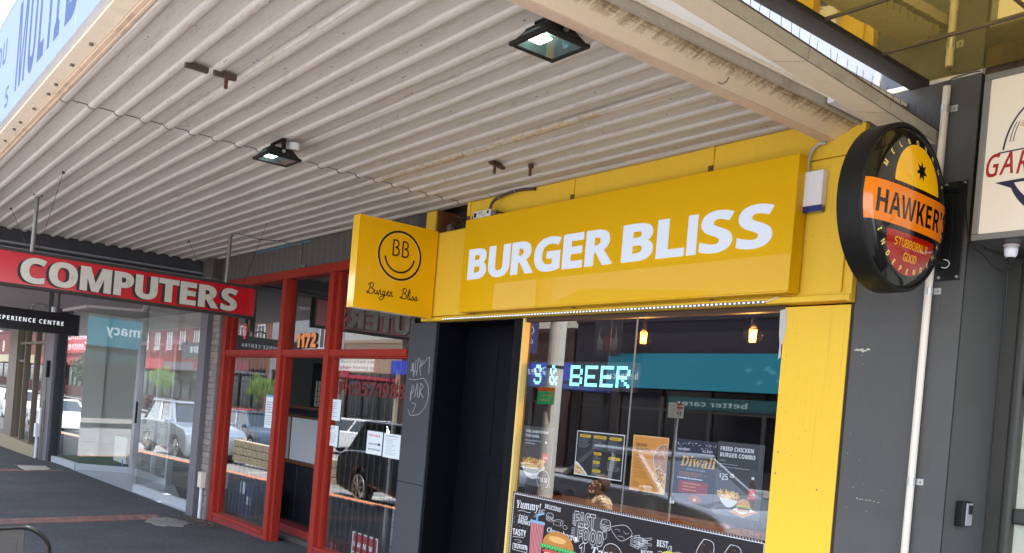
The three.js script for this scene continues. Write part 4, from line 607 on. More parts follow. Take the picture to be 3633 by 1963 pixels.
  poster('festival_poster', 'dark blue festival poster with gold script and a red panel', [-3.458, -3.158, 1.165, 1.527], 560, 680, (g, w, h) => { const r = rng(44); g.fillStyle = '#141a36'; g.fillRect(0, 0, w, h); for (let i = 0; i < 46; i++) { g.fillStyle = '#e9ecf2'; const x = r() * w; g.beginPath(); g.arc(x, 20 + 90 * Math.abs(Math.sin(x / 90)) * r() + 20 * r(), 4, 0, 7); g.fill(); } text(g, 'FREE EVENT', 40, 120, 'bold 30px sans-serif', '#dfe4ee'); text(g, 'ALL AGES', 380, 120, 'bold 30px sans-serif', '#dfe4ee'); text(g, 'Diwali', 90, 285, 'italic bold 150px serif', '#d9a531', 0.95); text(g, 'FESTIVAL OF LIGHTS', 190, 325, '24px serif', '#c8cbd6'); lines(g, r, 90, 350, 3, 400, 18, '#a86a3a', 8); lines(g, r, 70, 408, 1, 430, 10, '#d8dce6', 12); g.fillStyle = '#8c1030'; g.beginPath(); g.roundRect(90, 440, 400, 130, 14); g.fill(); lines(g, r, 150, 462, 3, 300, 34, '#e08a52', 12); g.fillStyle = '#8a2a1c'; g.beginPath(); g.ellipse(330, 625, 90, 46, 0, 0, 7); g.fill(); g.fillStyle = '#f2b464'; g.beginPath(); g.ellipse(330, 632, 24, 14, 0, 0, 7); g.fill(); }, { opacity: 1 });
  poster('chicken_poster', 'grey poster of a fried chicken burger combo at the right of the burger window', [-3.149, -2.842, 1.135, 1.535], 600, 780, (g, w, h) => { const r = rng(45); g.fillStyle = '#3a3f44'; g.fillRect(0, 0, w, h); text(g, 'FRIED CHICKEN', 34, 95, 'bold 60px sans-serif', '#e8eaec', 0.98); text(g, 'BURGER COMBO', 34, 160, 'bold 60px sans-serif', '#e8eaec', 0.98); text(g, 'Includes', 40, 205, '20px sans-serif', '#c8ccce'); lines(g, r, 50, 235, 2, 400, 30, '#aeb4b8', 6); lines(g, r, 50, 310, 1, 50, 30, '#aeb4b8', 6); text(g, '$', 50, 385, '56px sans-serif', '#f2f4f4'); text(g, '25', 84, 405, '90px sans-serif', '#f2f4f4', 0.85); text(g, '00', 190, 375, '56px sans-serif', '#f2f4f4', 0.9); bottle(g, 485, 360, 1.55); g.fillStyle = '#d8d8d8'; g.beginPath(); g.moveTo(60, 560); g.lineTo(320, 610); g.quadraticCurveTo(270, 700, 180, 690); g.quadraticCurveTo(90, 650, 60, 560); g.fill(); fries(g, r, 190, 560, 260, 70, 80); g.fillStyle = '#b57a3c'; g.beginPath(); g.moveTo(210, 730); g.lineTo(380, 660); g.lineTo(590, 690); g.lineTo(400, 775); g.fill(); g.fillStyle = '#e9e4da'; g.beginPath(); g.moveTo(260, 700); g.lineTo(420, 650); g.lineTo(540, 690); g.lineTo(380, 740); g.fill(); burger(g, r, 400, 665, 1.35); });
  const small = (name, label, b, draw) => { const t = thing(name, label, 'notice', [b[0], b[2], zi]); board(t, 'print', [b[0], b[1], b[2], b[3], zi - 0.002, zi], canvasTex(128, 160, draw), 'z', edge, 0.6); };
  small('window_sticker', 'small white sticker low in the window beneath the festival poster', [-3.462, -3.43, 1.15, 1.185], (g, w, h) => { g.fillStyle = '#d6dade'; g.fillRect(0, 0, w, h); const r = rng(3); lines(g, r, 14, 30, 6, 100, 20, '#555', 6); });

  // scrolling LED display: dark panel, lit dots
  const D = thing('led_display', 'long LED display behind the window showing cyan letters that end in BEER', 'display', [-4.33, 1.79, -0.08]);
  const FONT = { S: ['01110', '10001', '10000', '01110', '00001', '10001', '01110'], '&': ['01100', '10010', '10100', '01000', '10101', '10010', '01101'], B: ['11110', '10001', '10001', '11110', '10001', '10001', '11110'], E: ['11111', '10000', '10000', '11110', '10000', '10000', '11111'], R: ['11110', '10001', '10001', '11110', '10100', '10010', '10001'] };
  const disp = canvasTex(2048, 384, (g, w, h) => {
    g.fillStyle = '#000'; g.fillRect(0, 0, w, h); const nx = 128, ny = 24, cw = w / nx, ch = h / ny;
    const on = new Set(); const put = (c, ox, sx) => FONT[c].forEach((row, j) => [...row].forEach((v, i) => { if (v === '1') for (let a = 0; a < sx; a++) for (let b = 0; b < 2.4; b++) on.add((ox + i * sx + a) + '_' + Math.round(3 + j * 2.57 + b)); }));
    put('S', 6, 2); put('&', 27, 2); 'BEER'.split('').forEach((c, k) => put(c, 53 + k * 18, 3));
    for (let j = 0; j < ny; j++) for (let i = 0; i < nx; i++) { const lit = on.has(i + '_' + j); g.fillStyle = lit ? '#8feaff' : '#16202c'; g.beginPath(); g.ellipse((i + .5) * cw, (j + .5) * ch, lit ? cw * .46 : cw * .16, lit ? ch * .42 : ch * .16, 0, 0, 7); g.fill(); }
  });
  board(D, 'screen', [-4.862, -3.835, 1.782, 1.965, -0.10, -0.062], disp, 'z', M.blackMat, 0.4, { emissive: new THREE.Color(1, 1, 1), emissiveMap: disp, emissiveIntensity: 0.7, color: new THREE.Color(0.3, 0.3, 0.3) });
  each(D, 'hanger', [rod([-4.6, 1.965, -0.08], [-4.6, 2.3, -0.08], 0.003, 6), rod([-4.1, 1.965, -0.08], [-4.1, 2.3, -0.08], 0.003, 6)], M.blackMat);
  // pendant bulbs
  const bulb = (x, y, z, label) => {
    const P = thing('pendant_bulb', label, 'light bulb', [x, y, z], 'glowing pendant bulbs in the burger window');
    part(P, 'globe', (() => { const g = new THREE.SphereGeometry(0.064, 24, 16); g.translate(x, y - 0.005, z); return g; })(), phys('amber glass', [1, 0.82, 0.55], { transmission: 1, roughness: 0, thickness: 0, ior: 1.6 }));
    const f = []; for (let k = 0; k < 8; k++) { const a = k / 8 * 6.283; f.push(rod([x + Math.cos(a) * 0.016, y - 0.042, z + Math.sin(a) * 0.016], [x + Math.cos(a) * 0.019, y + 0.034, z + Math.sin(a) * 0.019], 0.0042, 6)); }
    part(P, 'filament', f, std('filament light', [0.9, 0.5, 0.2], 0.5, { emissive: new THREE.Color(1, 0.40, 0.09), emissiveIntensity: 0.75 }));
    part(P, 'bulb_cap', rod([x, y + 0.045, z], [x, y + 0.10, z], 0.017, 14), M.blackMat); part(P, 'flex', rod([x, y + 0.10, z], [x, 2.75, z], 0.004, 6), M.blackMat);
    const l = new THREE.PointLight(new THREE.Color(1, 0.5, 0.18), 0.35, 5, 2); l.name = 'bulb_light'; l.position.set(0, -0.005, 0); l.castShadow = true; P.add(l);
  };
  bulb(-4.121, 2.165, -0.40, 'glowing pendant bulb right above the end of the LED display'); bulb(-3.248, 2.166, -0.40, 'glowing pendant bulb high in the right half of the burger window');

  // blackboard style decal on the lower glass
  const X0 = -4.882, X1 = -2.762, Y0 = 0.30, Y1 = 1.043;
  const K = thing('chalk_menu_board', 'black chalkboard style food drawing panel across the bottom of the burger window', 'menu board', [X0, Y0, -0.02]);
  const ct = canvasTex(2048, 718, (g, w, h) => {
    const r = rng(50); g.fillStyle = '#1c181c'; g.fillRect(0, 0, w, h); g.lineCap = 'round'; g.lineJoin = 'round';
    const W = '#d9d9dc'; g.strokeStyle = W; g.fillStyle = W;
    // tooth border
    g.lineWidth = 4; g.strokeRect(14, 14, w - 28, h - 28); for (let x = 20; x < w - 20; x += 19) { g.beginPath(); g.moveTo(x, 0); g.lineTo(x + 5, 13); g.stroke(); } for (let y = 20; y < h; y += 15) { g.beginPath(); g.moveTo(2, y); g.lineTo(10, y); g.moveTo(w - 2, y); g.lineTo(w - 10, y); g.stroke(); }
    g.translate(0, 30); g.scale(1, 0.62);
    const t = (s, x, y, f, col = W, rot = 0, sx = 1) => { g.save(); g.translate(x, y); g.rotate(rot); g.scale(sx, 1.35); g.font = f; g.fillStyle = col; g.fillText(s, 0, 0); g.restore(); };
    const curve = (p, lw = 4, close) => { g.lineWidth = lw; g.beginPath(); g.moveTo(p[0][0], p[0][1]); for (let i = 1; i + 1 < p.length; i++) g.quadraticCurveTo(p[i][0], p[i][1], (p[i][0] + p[i + 1][0]) / 2, (p[i][1] + p[i + 1][1]) / 2); const e = p[p.length - 1]; g.lineTo(e[0], e[1]); if (close) g.closePath(); g.stroke(); };
    t('Yummy!', 40, 120, 'italic bold 84px serif', W, -0.05, 0.72); curve([[70, 150], [120, 135], [170, 150], [200, 138]], 5);
    t('DELICIOUS', 336, 60, 'bold 46px sans-serif', W, 0.06, 0.66);
    t('COLD', 78, 232, 'bold 46px sans-serif', W, 0, 0.8); t('DRINKS', 72, 282, 'bold 46px sans-serif', W, 0, 0.8); for (let i = 0; i < 16; i++) { const a = i / 16 * 6.283; g.fillRect(135 + Math.cos(a) * 108, 246 + Math.sin(a) * 72, 7, 4); } t('✻', 200, 225, 'bold 44px sans-serif');
    t('TASTY', 30, 420, 'bold 70px sans-serif', W, -0.08, 0.72); curve([[36, 440], [100, 430], [150, 424]], 5); curve([[60, 470], [120, 455], [130, 480], [90, 490]], 4);
    t('BURGER', 60, 560, 'bold 50px sans-serif', W, -0.1, 0.7); g.lineWidth = 5; g.strokeRect(44, 510, 150, 66);
    // leaf sprig, small bun, cheese
    for (let i = 0; i < 7; i++) { g.beginPath(); g.ellipse(248 + i * 13, 172 - i * 14, 14, 5, -0.2 + (i % 2) * 1.1, 0, 7); g.lineWidth = 3; g.stroke(); }
    for (const [x, y, s] of [[395, 150, 1], [905, 110, 1.25]]) { curve([[x - 34 * s, y - 8 * s], [x - 30 * s, y - 46 * s], [x, y - 50 * s], [x + 30 * s, y - 46 * s], [x + 34 * s, y - 8 * s]], 4, true); curve([[x - 36 * s, y], [x - 12 * s, y + 8 * s], [x, y], [x + 14 * s, y + 8 * s], [x + 36 * s, y]], 4); curve([[x - 34 * s, y + 16 * s], [x - 26 * s, y + 34 * s], [x + 26 * s, y + 34 * s], [x + 34 * s, y + 16 * s]], 4, true); for (let i = 0; i < 8; i++) g.fillRect(x - 20 * s + r() * 40 * s, y - 40 * s + r() * 22 * s, 4, 3); }
    g.lineWidth = 3; g.strokeRect(436, 172, 66, 40); curve([[436, 172], [460, 150], [526, 150], [502, 172]], 3); curve([[526, 150], [526, 190], [502, 212]], 3); g.beginPath(); g.arc(548, 214, 20, 0, 7); g.stroke();
    t('Cheeseburger', 372, 300, 'italic bold 52px serif', W, 0.08, 0.82);
    // drink cup
    const rx = 200, ry = 210; g.fillStyle = '#7fa0bd'; g.beginPath(); g.roundRect(rx, ry, 155, 34, 14); g.fill(); g.beginPath(); g.moveTo(rx + 10, ry + 34); g.lineTo(rx + 145, ry + 34); g.lineTo(rx + 128, h); g.lineTo(rx + 26, h); g.closePath(); g.fillStyle = '#8e2a35'; g.fill(); g.save(); g.clip(); g.fillStyle = '#d8a3a5'; for (let i = 0; i < 9; i++) { g.beginPath(); g.moveTo(rx + 14 + i * 16, ry + 34); g.lineTo(rx + 20 + i * 16, ry + 34); g.lineTo(rx + 32 + i * 11.5, h); g.lineTo(rx + 28 + i * 11.5, h); g.fill(); } g.restore();
    g.strokeStyle = '#4ba3cf'; g.lineWidth = 16; g.beginPath(); g.moveTo(268, 212); g.lineTo(276, 150); g.lineTo(336, 118); g.stroke(); g.strokeStyle = '#cfe6f2'; g.lineWidth = 4; for (let i = 0; i < 5; i++) { g.beginPath(); g.moveTo(282 + i * 12, 142 - i * 6); g.lineTo(290 + i * 12, 154 - i * 6); g.stroke(); } g.strokeStyle = W;
    // big painted burger
    const gx0 = 495, gy0 = 438; g.fillStyle = '#b5793a'; g.beginPath(); g.moveTo(gx0 - 150, gy0); g.bezierCurveTo(gx0 - 150, gy0 - 215, gx0 + 150, gy0 - 215, gx0 + 150, gy0); g.fill(); g.fillStyle = '#d5a560'; g.beginPath(); g.ellipse(gx0 - 10, gy0 - 78, 84, 34, 0, 0, 7); g.fill(); for (let i = 0; i < 46; i++) { g.fillStyle = '#ecd7a4'; g.fillRect(gx0 - 100 + r() * 200, gy0 - 105 + r() * 60, 6, 3); }
    g.fillStyle = '#3d9a4e'; for (let i = 0; i < 26; i++) { g.beginPath(); g.arc(gx0 - 160 + i * 13, gy0 + 14 + 12 * Math.sin(i * 1.9), 17, 0, 7); g.fill(); } g.fillStyle = '#b7dfb0'; for (let i = 0; i < 13; i++) { g.beginPath(); g.arc(gx0 - 150 + i * 25, gy0 + 8, 5, 0, 7); g.fill(); } g.fillStyle = '#c0504a'; g.beginPath(); g.ellipse(gx0 - 60, gy0 + 62, 90, 20, 0, 0, 7); g.ellipse(gx0 + 60, gy0 + 60, 90, 20, 0, 0, 7); g.fill(); g.fillStyle = '#e8b9bd'; g.beginPath(); g.ellipse(gx0 - 60, gy0 + 84, 70, 12, 0, 0, 7); g.fill(); g.fillStyle = '#e4a22f'; g.beginPath(); g.moveTo(gx0 - 150, gy0 + 96); g.lineTo(gx0 + 150, gy0 + 96); g.lineTo(gx0 + 40, gy0 + 150); g.fill(); g.fillStyle = '#4d2413'; g.beginPath(); g.roundRect(gx0 - 150, gy0 + 110, 300, 54, 24); g.fill(); g.fillStyle = '#b5793a'; g.beginPath(); g.roundRect(gx0 - 146, gy0 + 170, 292, 60, 26); g.fill();
    // hatched block letters
    const block = (s, x, y, size, sx) => { g.save(); g.translate(x, y); g.scale(sx, 1); g.font = `bold ${size}px sans-serif`; g.lineWidth = 13; g.strokeStyle = W; g.strokeText(s, 0, 0); g.fillStyle = '#1c181c'; g.fillText(s, 0, 0); g.restore(); };
    block('FAST', 622, 166, 190, 0.45); block('FOOD', 664, 318, 190, 0.45); block('1', 690, 470, 200, 0.6); t('#', 640, 340, 'bold 60px sans-serif');
    g.save(); g.beginPath(); g.rect(640, 30, 260, 260); g.clip(); g.lineWidth = 2; for (let i = 0; i < 40; i++) { const x = 640 + i * 9; g.globalAlpha = 0.55; g.beginPath(); g.moveTo(x, 40); g.lineTo(x - 60, 290); g.stroke(); } g.restore(); for (let i = 0; i < 7; i++) { g.lineWidth = 4; g.beginPath(); g.moveTo(612, 60 + i * 16); g.lineTo(634, 58 + i * 16); g.moveTo(612, 200 + i * 15); g.lineTo(640, 198 + i * 15); g.stroke(); }
    // flat bread, fries, bun outlines, leaves, cinnamon roll, nuggets
    g.save(); g.translate(946 - 1120 * 0.7, 0); g.scale(0.7, 1);
    curve([[1120, 110], [1230, 70], [1320, 60], [1400, 130], [1330, 190], [1250, 230], [1170, 170], [1120, 110]], 4, true); curve([[1180, 125], [1220, 110], [1240, 135]], 3); curve([[1280, 120], [1310, 150], [1340, 130]], 3); curve([[1220, 180], [1260, 170], [1300, 190]], 3);
    for (let i = 0; i < 11; i++) { g.save(); g.translate(1420 + (i % 4) * 44, 150 + Math.floor(i / 4) * 36 + (i % 3) * 8); g.rotate(-0.3 + 0.25 * (i % 3)); g.lineWidth = 3.5; g.strokeRect(-48, -9, 100, 18); g.restore(); }
    curve([[1040, 170], [1090, 160], [1085, 240], [1045, 240], [1036, 178]], 4, true); for (let i = 0; i < 6; i++) curve([[1042 + i * 8, 168], [1040 + i * 9, 130 - (i % 2) * 12]], 3);
    curve([[1056, 420], [1050, 320], [1130, 260], [1230, 270], [1290, 340], [1300, 420]], 6); curve([[1040, 430], [1120, 450], [1240, 430], [1310, 440]], 5); for (let i = 0; i < 60; i++) g.fillRect(1090 + r() * 170, 290 + r() * 60, 4, 3); for (let i = 0; i < 22; i++) { g.globalAlpha = .5; curve([[1062 + i * 11, 400 - r() * 10], [1066 + i * 11, 340 + r() * 20]], 2); g.globalAlpha = 1; }
    t('BEST', 1660, 190, 'bold 60px serif', W, -0.05, 0.8); curve([[1680, 240], [1710, 220], [1730, 245], [1700, 255]], 4);
    for (const [x, y] of [[1590, 290], [1790, 190]]) { curve([[x, y + 50], [x - 16, y], [x + 22, y - 40], [x + 34, y], [x + 6, y + 50]], 4, true); curve([[x, y + 58], [x + 12, y + 8], [x + 22, y - 30]], 3); for (let i = 0; i < 4; i++) curve([[x + 6 + i * 4, y + 28 - i * 14], [x + 24, y + 20 - i * 14]], 2.5); }
    g.lineWidth = 4; for (const q of [64, 50, 38, 27, 17, 8]) { g.beginPath(); g.ellipse(1900, 240, q, q * 0.62, 0, 0, 7); g.stroke(); } curve([[1836, 245], [1840, 300], [1900, 318], [1960, 300], [1964, 245]], 4);
    curve([[1500, 300], [1560, 290], [1580, 310], [1540, 330], [1500, 320]], 4, true); curve([[1430, 350], [1480, 340], [1510, 350], [1470, 380], [1430, 365]], 4, true);
    for (const [x, y] of [[2150, 130], [2400, 130]]) { curve([[x - 20, y - 90], [x + 70, y - 100], [x + 90, y - 10], [x + 60, y + 90], [x - 30, y + 120], [x - 90, y + 70], [x - 70, y - 10], [x - 20, y - 90]], 5, true); for (let i = 0; i < 14; i++) g.fillRect(x - 50 + r() * 110, y - 60 + r() * 130, 6, 4); curve([[x - 70, y + 60], [x - 10, y + 95], [x + 50, y + 70]], 3); }
    g.strokeStyle = '#c8b93e'; g.lineWidth = 22; g.beginPath(); g.arc(1811, 360, 140, 0, 7); g.stroke(); g.strokeStyle = W; g.restore();
    t('Taste', 790, 420, 'italic bold 88px serif'); t('BEST', 1210, 300, 'bold 46px serif', W, -.1, .8);
  });
  board(K, 'panel', [X0, X1, Y0, Y1, -0.0235, -0.0205], ct, 'z', M.black, 0.35);
}

// ------------------------------------------------------------------ computer shop with red frames
{
  const C = thing('computer_shop', 'shop front with red painted frames, barred window and open door beside the grey pier', 'shop front', [-8.6, gx(-8.6), 0]);
  const bz = -0.04, top = 2.885;
  part(C, 'lintel', bx(-11.2, -6.42, 2.89, 3.255, -0.2, 0.0, 0.004), M.lintel);
  part(C, 'lintel_strip', bx(-9.9, -8.5, 3.158, 3.172, -0.02, 0.004), std('blue painted strip', [0.05, 0.22, 0.30], 0.6));
  const fr = (name, a) => (Array.isArray(a[0]) ? a : [a]).map((b) => part(C, name, bx(...b, 0.005), M.red));
  fr('top_rail', [-10.66, -6.42, 2.80, 2.888, -0.09, 0.03]); fr('transom', [[-10.60, -6.42, 1.985, 2.05, -0.09, 0.02], [-10.60, -6.42, 1.97, 1.985, -0.09, 0.006]]);
  const g0 = gx(-10.2), g1 = gx(-7);
  fr('left_post', [[-10.70, -10.56, -0.1, 2.8, -0.09, 0.03], [-10.56, -10.50, 0.02, 2.8, -0.09, -0.02]]); fr('door_post', [[-9.03, -8.93, -0.05, 2.8, -0.09, 0.03], [-8.93, -8.87, -0.02, 1.985, -0.09, 0.0]]); fr('window_post', [[-7.93, -7.83, -0.05, 2.8, -0.10, 0.03], [-7.83, -7.77, 0.0, 2.8, -0.10, -0.01]]);
  each(C, 'kick_board', [bx(-10.60, -9.03, -0.1, 0.07, -0.09, 0.02, 0.004), bx(-7.83, -6.42, -0.1, 0.12, -0.09, 0.02, 0.004)], M.redDark);
  fr('sill', [[-10.58, -9.03, 0.07, 0.10, -0.09, 0.045], [-7.8, -6.42, 0.12, 0.15, -0.09, 0.04]]);
  const gl = (x0, x1, y0, y1) => part(C, 'window_pane', quad([x0, y0, bz], [x1, y0, bz], [x1, y1, bz], [x0, y1, bz]), M.glass);
  gl(-10.56, -9.03, 0.1, 1.985); gl(-10.56, -9.03, 2.05, 2.8); gl(-8.93, -7.93, 2.05, 2.8); gl(-7.83, -6.42, 2.05, 2.8); gl(-7.83, -6.42, 0.15, 1.985);
  // bars behind the panes
  const bb = new THREE.CylinderGeometry(0.011, 0.011, 1.86, 8); const bars = (x0, x1, n) => { for (let i = 0; i < n; i++) { const m = new THREE.Mesh(bb, M.blackMat); m.name = 'security_bar'; m.position.set(x0 + (x1 - x0) * i / (n - 1) + 8.6, 1.06 - gx(-8.6), -0.10); m.castShadow = true; C.add(m); } };
  bars(-7.75, -6.46, 13); bars(-10.48, -9.08, 13);
  each(C, 'bar_rail', [bx(-7.82, -6.42, 0.70, 0.74, -0.13, -0.112), bx(-10.55, -9.03, 0.70, 0.74, -0.13, -0.112)], M.blackMat);
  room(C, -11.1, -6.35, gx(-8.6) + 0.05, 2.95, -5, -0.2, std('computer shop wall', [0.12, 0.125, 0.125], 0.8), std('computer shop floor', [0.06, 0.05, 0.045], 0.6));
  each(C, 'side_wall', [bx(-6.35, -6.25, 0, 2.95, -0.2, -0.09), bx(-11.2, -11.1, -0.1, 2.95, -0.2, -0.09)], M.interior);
  part(C, 'threshold', bx(-9.7, -7.93, gx(-8.9) - 0.1, gx(-8.9) + 0.13, -0.45, -0.28, 0.004), M.redDark);
  part(C, 'door_floor', bx(-9.0, -7.9, gx(-8.6) - 0.1, gx(-8.6) - 0.012, -0.25, 0.0), M.asphalt);
  part(C, 'upper_wall', bx(-11.2, -6.42, 3.29, 5.6, -0.35, -0.02), M.greyBlue);
  // house number cut from orange sheet
  const n = thing('house_number', 'orange and gold number 1172 on the pane above the open door', 'house number', [-8.48, 2.08, -0.03]);
  const nm = std('orange digits', [0.78, 0.24, 0.04], 0.35), ns = std('dark red shadow', [0.22, 0.02, 0.015], 0.5);
  letters('1172', -8.70, -8.235, 2.075, 2.225, -0.030, 0.006, 0.05).forEach((g) => { part(n, 'digit', g.clone(), nm); });
  letters('1172', -8.715, -8.25, 2.068, 2.218, -0.037, 0.006, 0.06).forEach((g) => { part(n, 'digit_shadow', g, ns); });
  const d = thing('letter_sign', 'small round red letter G disc on the upper left pane', 'sign', [-10.13, 2.2, -0.03]);
  part(d, 'disc', (() => { const g = new THREE.CylinderGeometry(0.09, 0.09, 0.008, 28); g.rotateX(Math.PI / 2); g.scale(0.75, 1, 1); g.translate(-10.13, 2.275, -0.033); return g; })(), std('red disc', [0.5, 0.03, 0.03], 0.4));
  part(d, 'letter', letters('G', -10.17, -10.09, 2.22, 2.33, -0.028, 0.004, 0.02)[0], std('pale letter', [0.7, 0.5, 0.48], 0.5));
  const ph = thing('window_lettering', 'red phone number letters stuck across the barred window', 'lettering', [-7.1, 1.6, -0.03]);
  letters('Ph:95719889', -7.68, -6.33, 1.625, 1.765, -0.038, 0.003, 0).forEach((g) => { g.computeBoundingBox(); if (g.boundingBox.max.x < -6.43) part(ph, 'letter', g, std('red vinyl', [0.13, 0.008, 0.009], 0.7)); });
  // papers taped to the glass
  const note = (label, x0, x1, y0, y1, draw, z = -0.033, name = 'paper_notice') => { const t = thing(name, label, 'notice', [x0, y0, z]); board(t, 'sheet', [x0, x1, y0, y1, z - 0.0012, z], canvasTex(256, 340, draw), 'z', M.paper, 0.7); };
  const pr = rng(71), tl = (g, x, y, nn, w, dy, col, hh = 6) => { g.fillStyle = col; for (let i = 0; i < nn; i++) { let a = x; const e = x + w * (0.5 + 0.5 * pr()); while (a < e) { const k = 8 + pr() * 26; g.fillRect(a, y + i * dy, Math.min(k, e - a), hh); a += k + 7; } } };
  const bgp = (g, w, h) => { g.fillStyle = '#d3dcdf'; g.fillRect(0, 0, w, h); };
  note('upper white paper notice at the left edge of the barred window', -7.862, -7.60, 1.375, 1.575, (g, w, h) => { bgp(g, w, h); tl(g, 50, 50, 8, 150, 32, '#5a6064', 9); });
  note('lower white paper notice with a small pink picture at the left of the barred window', -7.868, -7.61, 1.13, 1.325, (g, w, h) => { bgp(g, w, h); tl(g, 20, 30, 2, 210, 20, '#5a6064', 8); g.fillStyle = '#b98a98'; g.fillRect(20, 130, 90, 130); g.fillStyle = '#4b3a44'; g.fillRect(40, 150, 40, 80); tl(g, 125, 120, 10, 110, 18, '#6a7074', 5); });
  note('white sale notice with red and black lines left of the longer list', -7.05, -6.775, 1.12, 1.325, (g, w, h) => { bgp(g, w, h); g.font = 'bold 44px sans-serif'; g.fillStyle = '#d0262c'; g.fillText('FOR SALE', 22, 80); g.fillStyle = '#111'; g.font = 'bold 34px sans-serif'; g.fillText('DESKTOPS', 30, 200); g.fillText('NOTEBOOKS', 30, 280); g.fillRect(190, 170, 34, 34); });
  note('white notice with a printed list next to the grey pier', -6.755, -6.475, 1.115, 1.322, (g, w, h) => { bgp(g, w, h); tl(g, 40, 30, 1, 180, 20, '#222', 9); tl(g, 40, 70, 11, 180, 22, '#6a7074', 5); });
  note('tall pale notice at the right edge of the left red window', -9.36, -9.12, 1.20, 1.56, (g, w, h) => { bgp(g, w, h); g.fillStyle = '#3fa0c4'; g.fillRect(0, 0, w, 20); tl(g, 30, 70, 5, 190, 26, '#46505c', 8); tl(g, 30, 210, 5, 190, 22, '#5a6064', 6); });
  note('white shoe shop banner along the top of the barred window', -7.76, -7.08, 1.855, 1.978, (g, w, h) => { bgp(g, w, h); g.fillStyle = '#5c6068'; g.save(); g.scale(0.34, 1); g.font = 'bold 110px sans-serif'; g.fillText('Australian comfort', 30, 140); g.fillText('shoe fitting specialist', 30, 290); g.restore(); }, -0.06, 'banner');
  note('red and navy security warning sign low behind the barred window', -7.42, -6.94, -0.12, 0.36, (g, w, h) => { g.fillStyle = '#e2e2e4'; g.fillRect(0, 0, w, h); g.fillStyle = '#c0272d'; g.fillRect(10, 10, w - 20, 120); g.fillStyle = '#fff'; g.font = 'bold 48px sans-serif'; g.save(); g.translate(16, 96); g.scale(0.9, 1); g.fillText('WARNING', 0, 0); g.restore(); g.fillStyle = '#1b2440'; g.fillRect(10, 140, w - 20, h - 150); g.fillStyle = '#fff'; g.font = 'bold 40px sans-serif'; g.fillText('GUARDIAN', 14, 210); }, -0.17, 'warning_sign');
  // inside, seen through the open door and panes
  const k = thing('shop_counter', 'white panelled counter with a timber edge inside the open red doorway', 'counter', [-10, gx(-9) + 0.05, -0.9]);
  const cz = -0.72; part(k, 'white_panel', [bx(-10.16, -9.0 + 0.0, 0.80, 1.31, cz - 0.03, cz, 0.003)], std('white laminate', [0.62, 0.64, 0.66], 0.4)); part(k, 'side_panel', bx(-10.32, -10.19, 0.80, 1.31, cz - 0.03, cz - 0.002), std('grey laminate', [0.35, 0.37, 0.38], 0.4)); each(k, 'timber_edge', [bx(-10.19, -10.165, 0.80, 1.31, cz - 0.03, cz + 0.004), bx(-10.3, -9.0, 0.755, 0.795, cz - 0.02, cz + 0.02, 0.004), bx(-10.3, -9.0, 1.315, 1.335, cz - 0.05, cz + 0.02)], M.darkWood); part(k, 'base_panel', bx(-10.35, -9.0, 0.06, 0.75, cz - 0.06, cz - 0.02), M.black); part(k, 'scroll_motif', [tube([[-9.75, 0.45, cz - 0.015], [-9.68, 0.5, cz - 0.012], [-9.6, 0.45, cz - 0.014], [-9.66, 0.4, cz - 0.014]], 0.005, 20, 5), rod([-9.95, 0.1, cz - 0.017], [-9.95, 0.72, cz - 0.017], 0.003, 5), rod([-10.3, 0.2, cz - 0.017], [-9.1, 0.2, cz - 0.017], 0.003, 5)], M.greyDark);
  const sh = thing('display_shelf', 'dark shelf with a pale wire grid and small boxes above the white counter', 'shelf', [-10, 1.4, -0.9]);
  part(sh, 'shelf_case', [bx(-10.5, -9.0, 1.40, 1.42, -1.1, -0.75), bx(-10.5, -9.0, 1.36, 1.40, -1.1, -0.78), bx(-10.5, -9.0, 1.42, 2.0, -1.14, -1.1), bx(-9.62, -9.58, 1.42, 1.98, -1.1, -0.8)], M.black); part(sh, 'grid_panel', bx(-10.35, -9.75, 1.45, 1.78, -1.09, -1.08), std('pale pegboard', [0.42, 0.40, 0.33], 0.7)); const gw = []; for (let i = 0; i <= 8; i++) gw.push(bx(-10.35 + i * 0.075, -10.343 + i * 0.075, 1.45, 1.78, -1.08, -1.073)); for (let i = 0; i <= 5; i++) gw.push(bx(-10.35, -9.75, 1.45 + i * 0.066, 1.457 + i * 0.066, -1.08, -1.073)); part(sh, 'grid_wire', gw, M.blackMat); part(sh, 'timber_strip', bx(-10.5, -9.0, 1.425, 1.45, -0.77, -0.755), M.darkWood);
  const bx2 = thing('packaged_part', 'small dark boxed computer part hung on the pale grid', 'box', [-9.9, 1.45, -1.05]); part(bx2, 'carton', bx(-10.02, -9.84, 1.46, 1.68, -1.06, -1.0, 0.004), std('blue grey carton', [0.12, 0.14, 0.18], 0.6)); part(bx2, 'label_print', bx(-9.98, -9.88, 1.5, 1.6, -0.999, -0.996), std('tan print', [0.4, 0.28, 0.18], 0.6));
  const tower = thing('computer_tower', 'pale upright desktop computer case behind the bars of the right window', 'computer', [-6.85, 0.1, -0.45]);
  part(tower, 'case', bx(-7.02, -6.72, 0.08, 0.72, -0.75, -0.34, 0.006), std('silver case', [0.34, 0.40, 0.44], 0.45)); const vents = []; for (let i = 0; i < 9; i++) vents.push(bx(-7.0, -6.74, 0.22 + i * 0.045, 0.25 + i * 0.045, -0.338, -0.332, 0.003)); part(tower, 'vent_slat', vents, std('grey slat', [0.24, 0.28, 0.31], 0.5)); part(tower, 'power_button', (() => { const g = new THREE.CylinderGeometry(0.012, 0.012, 0.01, 14); g.rotateX(Math.PI / 2); g.translate(-6.78, 0.15, -0.333); return g; })(), M.blackMat);
